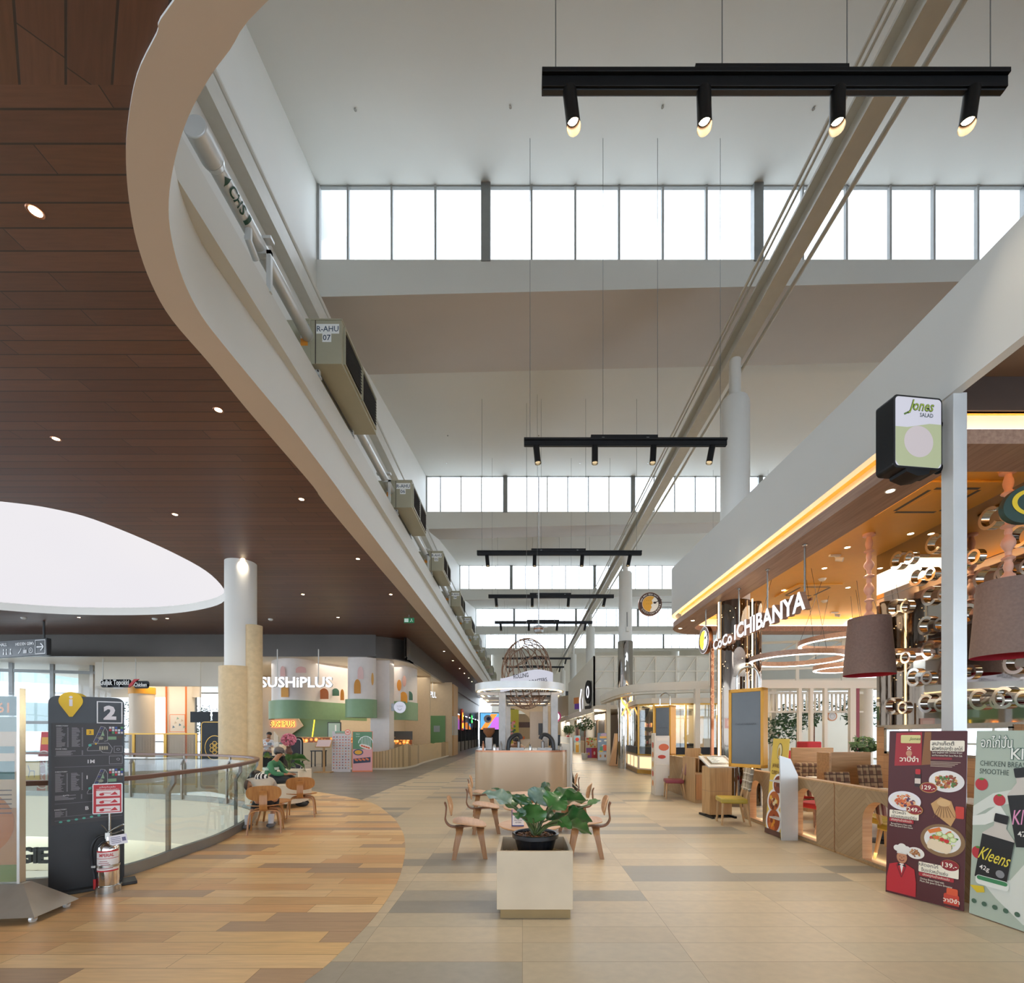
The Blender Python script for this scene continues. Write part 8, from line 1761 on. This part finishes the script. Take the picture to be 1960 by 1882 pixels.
def art_blue(a, w, h):
    a.disc(w * 0.6, h * 0.93, w * 0.34, '#c9b0d9', 0.09); a.rect(w * 0.2, w * 0.9, h * 0.80, h * 0.88, '#f0c070'); 
    for x, z in ((0.2, 0.7), (0.7, 0.72), (0.5, 0.55)): a.disc(w * x, h * z, w * 0.14, '#eef2f6', 0.05, y=-0.004)
    a.rrect(w * 0.2, w * 0.42, h * 0.35, h * 0.5, 0.03, '#4f9a7a', -0.006); a.rrect(w * 0.48, w * 0.78, h * 0.35, h * 0.56, 0.04, '#e0604c', -0.006); a.disc(w * 0.3, h * 0.33, w * 0.2, '#e8d050', 0.05, y=-0.005); a.rect(0.02, w - 0.02, 0.02, h * 0.3, '#b9c4d6', -0.003); a.disc(w * 0.25, h * 0.16, 0.05, '#c98a3a', 0.09, y=-0.006); a.disc(w * 0.65, h * 0.16, 0.05, '#8c4a2c', 0.09, y=-0.006)
standee('menu_standee', 'blue standee with clouds and fruit drinks before the far shops', 1144, 1166, 1456, 1.65, '#7f9cc4', art_blue)
def art_mix(a, w, h):
    q = random.Random(4)
    for i in range(22): a.disc(w * q.random() * 0.9 + 0.03, h * (0.55 + 0.42 * q.random()), 0.06, q.choice(['#e0c84a', '#8fb04a', '#d9893a', '#f2ead2', '#5f8a3c', '#c94a3a']), y=-0.003 - i * 0.0002, n=10)
    a.rect(0, w * 0.5, 0.02, h * 0.5, '#9a5fa8', -0.0095); a.rect(w * 0.5, w, 0.02, h * 0.5, '#c23c50', -0.0095); a.disc(w * 0.25, h * 0.22, 0.06, '#e0a050', 0.1, y=-0.012); a.disc(w * 0.75, h * 0.25, 0.06, '#e9e2d0', 0.12, y=-0.012)
standee('menu_standee', 'fruit-patterned standee with purple and red lower half, left of the blue one', 1122, 1143, 1452, 1.35, '#d9d2b0', art_mix)
def art_ice(a, w, h): a.rect(0, w, h * 0.6, h, '#9fc4dc', -0.003); a.disc(w * 0.5, h * 0.78, w * 0.3, '#d8483c', y=-0.005); a.rect(w * 0.25, w * 0.75, 0.05, h * 0.55, '#e3b04a', -0.004); a.disc(w * 0.5, h * 0.55, w * 0.28, '#f0dfa8', y=-0.006)
standee('menu_standee', 'pale blue ice cream standee under the small potted tree', 1099, 1111, 1442, 1.45, '#cfdde0', art_ice)
def art_red(a, w, h):
    for i in range(5): a.disc(w * 0.5, h * (0.15 + 0.18 * i), w * 0.32, '#c83c4c', y=-0.003 - i * 0.0002)
standee('menu_standee', 'narrow white and red standee farthest down the right side', 1083, 1092, 1438, 1.5, '#efe2dd', art_red)
# peach slanted panel and white angled pylons beside the gold kiosk
Y = EYE * F / (1467 - VY); t = thing('peach_panel', 'peach-coloured slanted panel with a black slot left of the gold kiosk', 'display panel', ((1167 - VX) * Y / F, Y, 0)); b = MB(); b.shape([(0, 0.02), (0.52, 0.02), (0.5, 1.62), (0.28, 1.62), (0.2, 1.0)], '#d9b28c', 0, 0.3); b.line([(0.33, 0.1), (0.42, 1.3)], 0.05, 'black_metal', -0.004); b.build('panel', t)
Y = EYE * F / (1530 - VY); Y = 12.2
t = thing('brochure_stand', 'white angled stand with food pictures left of the yellow till screen', 'stand', ((1253 - VX) * Y / F, Y, 0), -0.1); b = MB(); b.bx(0, 0.03, 0, 0.5, 0, 1.62, '#e6dccb'); b.bx(0.03, 0.4, 0.1, 0.14, 0.5, 1.55, '#e3ddd4'); b.bx(0.03, 0.34, 0.0, 0.4, 0.0, 0.8, 'cream'); b.build('panel', t, bevel=0.01)
b = MB(); b.X = T(0, 0.095, 0); b.disc(0.25, 1.25, 0.13, '#d8683c', 0.09); b.disc(0.2, 1.0, 0.1, '#c9442c', 0.05, y=-0.003); b.rect(0.08, 0.36, 1.42, 1.5, '#efe6d8'); b.X = Matrix(); b.X = T(-0.002, 0, 0, -PI / 2)
for i in range(5): b.disc(-0.25, 0.3 + i * 0.25, 0.12, ['#d9894a', '#c9503c', '#e3b56a'][i % 3], 0.08, y=-0.003)
b.build('printed_face', t, label='printed pastries and dishes')
# small trees in pots
def small_tree(nm, label, x, y, h, r, grp=None, n=260, pot=True):
    t = thing(nm, label, 'tree', (x, y, 0), 0, grp); b = MB(); b.cyl((0, 0, 0.3), (0.03, 0, h - r * 0.6), 0.035, 'ply_edge', 0.02, 8); b.build('trunk', t)
    if pot: b = MB(); b.lathe([(0.16, 0), (0.22, 0.4), (0.19, 0.4), (0, 0.36)], 'galv', n=20); b.build('pot', t)
    b = MB(); q = random.Random(int(x * 100 + y))
    for i in range(n):
        v = Vector((q.gauss(0, 1), q.gauss(0, 1), q.gauss(0, 1))).normalized() * r * (0.5 + 0.5 * q.random()); v.z *= 0.75; s_ = 0.07 + 0.05 * q.random(); c = Vector((0, 0, h - r * 0.5)) + v
        a1 = Vector((q.gauss(0, 1), q.gauss(0, 1), q.gauss(0, 1))).normalized(); a2 = a1.orthogonal().normalized()
        b.add([c - a1 * s_, c + a2 * s_ * 0.45, c + a1 * s_, c - a2 * s_ * 0.45], [(0, 1, 2, 3)], 'foliage')
    b.build('foliage', t, label='dense dark green foliage', angle=180); return t
small_tree('potted_tree', 'small dark green potted tree above the standees on the right', 3.9, 29.5, 2.5, 0.62)
small_tree('potted_tree', 'smaller potted plant farther down the right side', 3.7, 37.5, 2.2, 0.5)
for i, (x, y, h) in enumerate(((9.0, 16.6, 2.1), (9.9, 17.0, 2.6), (11.4, 18.4, 2.9), (12.6, 17.4, 2.7), (14.2, 20.0, 3.2))): small_tree('indoor_tree', 'indoor tree behind the red sofa, %s' % ('lowest, by the menu screen', 'second from the menu screen', 'middle one', 'by the round clock sign', 'farthest right')[i], x, y, h, 0.75, None, 300)
small_tree('potted_shrub', 'small potted shrub on the low wall left of the mirror wall', 7.9, 10.9, 1.5, 0.28, None, 120)
small_tree('potted_shrub', 'dark conifer-like shrub behind the arched menu screen', 5.35, 11.6, 1.7, 0.4, None, 200)
# pergola and red sofa beyond the restaurant
t = thing('pergola', 'cream pergola with upright slats beyond the restaurant tables', 'pergola', (0, 0, 0)); b = MB(); b.bx(6.9, 11.4, 14.95, 15.1, 3.05, 3.3, 'cream'); b.build('beam', t)
b = MB(); Yp = 15.6
for i in range(26): x = 7.6 + i * 0.14; b.bx(x, x + 0.05, Yp, Yp + 0.05, 2.35, 2.95, 'cream')
b.bx(7.4, 11.3, Yp - 0.02, Yp + 0.08, 2.3, 2.36, 'cream'); b.bx(7.4, 11.3, Yp - 0.02, Yp + 0.08, 2.92, 3.0, 'cream'); b.build('slat_band', t)
for px, m_ in ((1531, 'cream'), (1553, 'cream'), (1580, 'cream'), (1632, 'cream'), (1641, 'burgundy')): x = (px - VX) * 15.0 / F; b = MB(); w_ = 0.05 if px != 1632 else 0.09; b.bx(x - w_, x + w_, 14.97, 15.09, 0, 3.05, m_); b.build('post', t)
t = thing('round_column', 'plain cream column right of the burgundy pergola post', 'column', ((1658 - VX) * 16.2 / F, 16.2, 0)); b = MB(); b.cyl((0, 0, 0), (0, 0, 3.4), 0.2, 'cream', n=24); b.build('shaft', t)
t = thing('sofa', 'long red sofa beyond the oak booth at the back of the restaurant', 'sofa', ((1497 - VX) * 13.2 / F, 13.2, 0)); b = MB(); b.bx(0, 1.1, 0, 0.5, 0, 1.12, 'red_fabric'); b.build('backrest', t, bevel=0.04); b = MB(); b.bx(0.75, 1.15, 0.05, 0.6, 0.9, 1.38, 'red_fabric'); b.build('side_cushion', t, bevel=0.03)
t = thing('wall_clock_sign', 'round pale clock-like sign hung among the trees beyond the restaurant', 'sign', at(1593, 1371, 16.0)); b = MB(); b.disc(0, 0, 0.17, '#d99a70', y=0, depth=0.04); b.disc(0, 0, 0.13, '#e9e9ea', y=-0.004); b.ring(0, 0, 0.07, 0.08, '#b9b0a8', y=-0.006); b.build('dial', t)
for i, (x, y) in enumerate(((9.3, 13.9), (9.9, 14.2))):
    t = thing('cafe_chair', 'slim dark cafe chair %s of the small table beyond the restaurant' % ('left', 'right')[i], 'chair', (x, y, 0)); b = MB(); b.lathe([(0.2, 0.44), (0.2, 0.47), (0, 0.47)], 'black_metal', n=16); b.build('seat', t); b = MB()
    for k_ in range(7): a = PI * k_ / 6; b.cyl((0.19 * math.cos(a), 0.19 * math.sin(a), 0.46), (0.22 * math.cos(a), 0.22 * math.sin(a), 0.8), 0.008, 'black_metal', n=5)
    b.tube([(0.22 * math.cos(PI * k_ / 12), 0.22 * math.sin(PI * k_ / 12), 0.8) for k_ in range(13)], 0.012, 'black_metal', 6); b.build('backrest', t)
    for a in range(4): b = MB(); b.cyl((0.14 * math.cos(a * 1.57 + .8), 0.14 * math.sin(a * 1.57 + .8), 0.45), (0.2 * math.cos(a * 1.57 + .8), 0.2 * math.sin(a * 1.57 + .8), 0), 0.01, 'black_metal', n=6); b.build('leg', t)
t = thing('cafe_table', 'small round cafe table between the slim dark chairs', 'table', (9.6, 13.4, 0)); b = MB(); b.lathe([(0.3, 0.72), (0.3, 0.75), (0, 0.75)], 'white_paint', n=24); b.build('tabletop', t); b = MB(); b.cyl((0, 0, 0), (0, 0, 0.72), 0.03, 'black_metal', n=10); b.lathe([(0.2, 0), (0.03, 0.03)], 'black_metal', n=16); b.build('pedestal', t)
# signs over the right-hand shops
t = thing('oval_sign', 'black oval logo sign with small lettering on the white trellis', 'sign', at(1125, 1328, 29.0), -1.2); b = MB(); b.ring(0, 0.1, 0.2, 0.38, '#17181a', y=-0.01, kz=1.9, depth=0.1); b.disc(0, 0.1, 0.19, 'sign_white', 0.38, y=-0.004); b.disc(0, 0.1, 0.08, '#17181a', 0.26, y=-0.012); b.text('tealive', 0, -0.85, 0.3, '#17181a', -0.01, 0.02) if False else b.rect(-0.35, 0.35, -0.95, -0.75, '#17181a', -0.01); b.build('lettering', t); b = MB(); b.bx(-0.02, 0.02, 0.09, 0.3, -0.9, 0.8, 'grey_metal'); b.build('bracket', t)
t = thing('coloured_sign', 'orange and violet sign block with white strokes left of the black oval sign', 'sign', at(1106, 1347, 34.0), -1.1); b = MB(); b.bx(-0.5, 0.1, -0.02, 0.02, 0.0, 0.45, '#e6965a'); b.bx(-0.4, 0.15, -0.02, 0.02, -0.4, 0.0, '#7a4fc0'); b.build('panel', t); b = MB(); b.line([(0.35, -0.6), (0.3, 0.2), (0.5, 1.0)], 0.16, 'sign_white', -0.03); b.line([(0.75, -0.6), (0.7, 0.2), (0.85, 0.9)], 0.16, 'sign_white', -0.03); b.build('neon_stroke', t)
t = thing('pink_sign', 'small pink and white lit sign at the far end on the right', 'sign', at(1066, 1372, 44.0)); b = MB(); b.disc(0, 0, 0.35, 'sign_white', 0.4, y=0, depth=0.1); b.ring(-0.1, 0, 0.35, 0.5, '#e85aa0', y=-0.01, kz=1.1); b.build('lit_face', t); b = MB(); b.bx(0.3, 1.1, 0.04, 0.08, -0.03, 0.03, 'grey_metal'); b.build('bracket', t)
# dark shops on the left side of the walkway
t = thing('dark_shopfront', 'black glazed shopfronts along the far left of the walkway', 'shopfront', (-5.7, 37.2, 0)); b = MB(); b.bx(-0.1, 0, 0, 24.5, 3.4, 5.35, 'dark_panel'); b.build('fascia', t); b = MB(); b.bx(-2.5, -2.4, 0, 24.5, 0, 3.4, 'charcoal'); b.build('back_wall', t)
mat('night_glass', '#1c232a', 0.05, 0.2, var=0.3, scale=1.2)
for i in range(8): b = MB(); b.bx(-0.03, 0, i * 3.05 + 0.15, i * 3.05 + 2.9, 0.9, 3.3, 'night_glass'); b.build('glass_pane', t); b = MB(); b.bx(-0.08, 0.05, i * 3.05, i * 3.05 + 0.15, 0, 3.4, 'black_metal'); b.build('mullion', t); b = MB(); b.bx(-0.03, 0, i * 3.05 + 0.15, i * 3.05 + 2.9, 0, 0.9, 'grey_metal'); b.build('base_panel', t)
for nm, lab_, px, py, Y, w_, h_, c1_, c2_ in (('neon_sign', 'green frog-like neon sign on the dark shopfront', 930, 1376, 52, 0.9, 1.1, '#3cf06a', '#1a8a3a'), ('neon_sign', 'orange and yellow neon signs on the dark shopfront', 917, 1378, 44, 0.6, 2.0, '#ffb020', '#f04a20'), ('wall_menu', 'warm lit menu strip at the start of the dark shopfront', 882, 1370, 38.2, 0.5, 1.6, '#ffe0a0', '#c98a3a')):
    nmx = 'glow_' + c1_[1:]; emis(nmx, c1_, 1.4) if nmx not in MATS else None
    p = at(px, py, Y); t = thing(nm, lab_, 'sign', (-5.62, Y, p[2]), PI / 2); b = MB(); b.bx(-w_, w_, -0.03, 0.05, -h_ / 2, h_ / 2, c2_); b.build('backing', t); b = MB(); b.disc(0, h_ * 0.15, w_ * 0.6, nmx, h_ * 0.2, y=-0.04); b.rect(-w_ * 0.8, w_ * 0.8, -h_ * 0.4, -h_ * 0.15, nmx, -0.04); b.build('neon_shape', t)
# far end: colourful screen, yellow wall, shops
emis('screen_violet', '#c06ad8', 0.9); emis('screen_orange', '#ff9440', 0.9); emis('screen_cyan', '#60a8d8', 0.9)
t = thing('advert_screen', 'bright violet, orange and blue advertising screen at the far left end', 'screen', at(943, 1381, 58.0)); b = MB(); b.bx(-1.6, 1.6, 0, 0.1, -1.1, 1.1, 'black_metal'); b.build('casing', t); b = MB(); b.bx(-0.1, 0.1, 0.02, 0.08, -at(943, 1381, 58.0)[2], -1.1, 'black_metal'); b.rect(-1.5, 1.5, -1.0, 1.0, 'screen_cyan', -0.01); b.shape([(-0.5, -1), (1.5, -1), (1.5, 0.6), (0.2, 0.5)], 'screen_violet', -0.03); b.shape([(-1.5, -1), (-0.8, -1), (0.6, 0.9), (-0.2, 0.9)], 'screen_orange', -0.05); b.disc(-0.6, 0.3, 0.5, '#eeeaf0', y=-0.07); b.disc(-0.5, 0.3, 0.25, '#2a3a8a', y=-0.09); b.build('picture', t)
b = MB(); b.bx(-5.6, 22, 61.5, 61.7, 0, 4.2, 'shop_beige'); b.bx(-5.6, -2.6, 61.3, 61.5, 3.3, 4.4, 'charcoal'); b.bx(-5.6, -1.8, 61.3, 61.5, 0, 2.4, 'charcoal'); struct(b, 'wall_far')
t = thing('coloured_wall', 'lime yellow wall with flowers seen through the round kiosk opening', 'wall panel', at(976, 1385, 40.0)); b = MB(); b.bx(-0.55, 0.75, 0, 0.1, -2.2, 1.2, '#b9b32e'); b.build('panel', t); b = MB(); q = random.Random(2)
for i in range(18): b.disc(-0.2 + 0.6 * q.random(), -1.2 + 1.4 * q.random(), 0.1, q.choice(['#d8563c', '#4f8a4a', '#e8a0a0', '#3c6a4a']), y=-0.01 - i * 0.001)
b.build('flowers', t)
t = thing('striped_stall', 'orange-topped stall with red and white goods beyond the kiosk opening', 'stall', (0.0, 44, 0)); b = MB(); b.bx(-0.9, 0.9, 0, 1.2, 0, 1.1, '#efe4dc'); b.build('counter', t); b = MB(); b.bx(-0.9, 0.9, -0.05, 1.2, 2.2, 2.7, '#5a3f3c'); b.build('canopy', t); b = MB(); b.bx(-1.0, 0.2, -0.1, 0.0, 1.1, 1.35, '#e8783c'); b.build('banner', t)
for x in (-0.85, 0.85): b = MB(); b.bx(x - 0.04, x + 0.04, 0.3, 0.38, 1.1, 2.2, 'cream'); b.build('post', t)
# outside, beyond the left glazing
b = MB(); b.bx(-75, -40, -20, 75, -6.2, -6, 'concrete_out'); b.bx(-40, -15, 29.7, 40, -0.2, 0, 'concrete_out'); b.bx(-40, -30.1, 15, 29.7, -0.2, 0, 'concrete_out'); struct(b, 'ground_outside')
t = thing('curved_building', 'white curved balconies of the building outside the left windows', 'building', (-46, 42, -6)); 
for i, z in enumerate((2.5, 6.3, 10.0, 13.8)): b = MB(); b.wall([(11 * math.cos(a), 9 * math.sin(a)) for a in (-2.6 + 2.9 * k_ / 30 for k_ in range(31))], z, z + 1.5, 0.5, 'concrete_out'); b.build('balcony', t, angle=60)
b = MB(); b.wall([(8.5 * math.cos(a), 7 * math.sin(a)) for a in (-2.6 + 2.9 * k_ / 20 for k_ in range(21))], 0, 15.5, 0.3, 'tint_wall' if 'tint_wall' in MATS else '#9fb0b0'); b.build('glazed_wall', t, angle=60)
for i, (x, y, h) in enumerate(((-31.5, 26.5, 2.8), (-27.0, 31.5, 3.4), (-25.5, 36.5, 3.2), (-21.5, 32.0, 3.2))): small_tree('garden_tree', 'leafy tree outside the left windows, number %s from the frame edge' % ('one', 'two', 'three', 'four')[i], x, y, h, 1.6, None, 420, False)
# red food standee and yellow chair board beyond the railing
t, w, a = board('food_standee', 'red grilled meat standee beyond the railing, left of the directory', 'standee', (at(70, 0, 13.0)[0], 13.0), (at(96, 0, 13.0)[0], 13.0), 1.65, 0.08, '#b8242c')
a.rect(0.03, w - 0.03, 1.3, 1.5, '#d8a030', -0.003); a.text('Special', w / 2, 1.4, 0.13, '#f4ead8', -0.005, 0.02, w=w * 0.8) if False else None
for i, (x, z) in enumerate(((0.3, 1.0), (0.7, 0.85), (0.35, 0.6), (0.7, 0.4), (0.4, 0.2))): a.disc(w * x, z, 0.14, ['#8a2a28', '#c9605a'][i % 2], 0.1, y=-0.004); a.disc(w * x, z, 0.17, '#e6ddd8', 0.13, y=-0.003)
a.build('printed_face', t, label='printed meat plates')
t = thing('chair_board', 'yellow board with a black chair drawing under a white tabletop beyond the railing', 'board', (at(36, 0, 12.7)[0], 12.7, 0)); b = MB(); b.bx(0, 0.55, 0, 0.03, 0.35, 0.85, '#e0b428'); b.build('board', t); b = MB(); b.line([(0.25, 0.75), (0.3, 0.6), (0.42, 0.6), (0.42, 0.42)], 0.02, 'black_metal'); b.line([(0.3, 0.6), (0.26, 0.42)], 0.02, 'black_metal'); b.build('chair_drawing', t); b = MB(); b.bx(-0.3, 0.8, -0.3, 0.3, 0.88, 0.92, 'white_paint'); b.build('tabletop', t)
for x in (-0.25, 0.75): b = MB(); b.cyl((x, 0, 0), (x, 0, 0.88), 0.02, 'white_paint', n=8); b.build('leg', t)
t = thing('lower_shop_sign', 'black letters of a shop sign seen down in the floor opening', 'sign', at(62, 1638, 8.8)); txt3d('lettering', 'GIE', 0, 0, 0.55, 0.4, t, 'black_metal', 'black_metal', 0.05, 0.03); b = MB(); b.bx(-0.5, 0.5, 0.05, 0.1, -0.42, -0.3, 'cream'); b.cyl((0, 0.08, -0.3), (0, 0.08, -4.6 - t.location.z), 0.03, 'grey_metal', n=8); b.build('bracket', t)
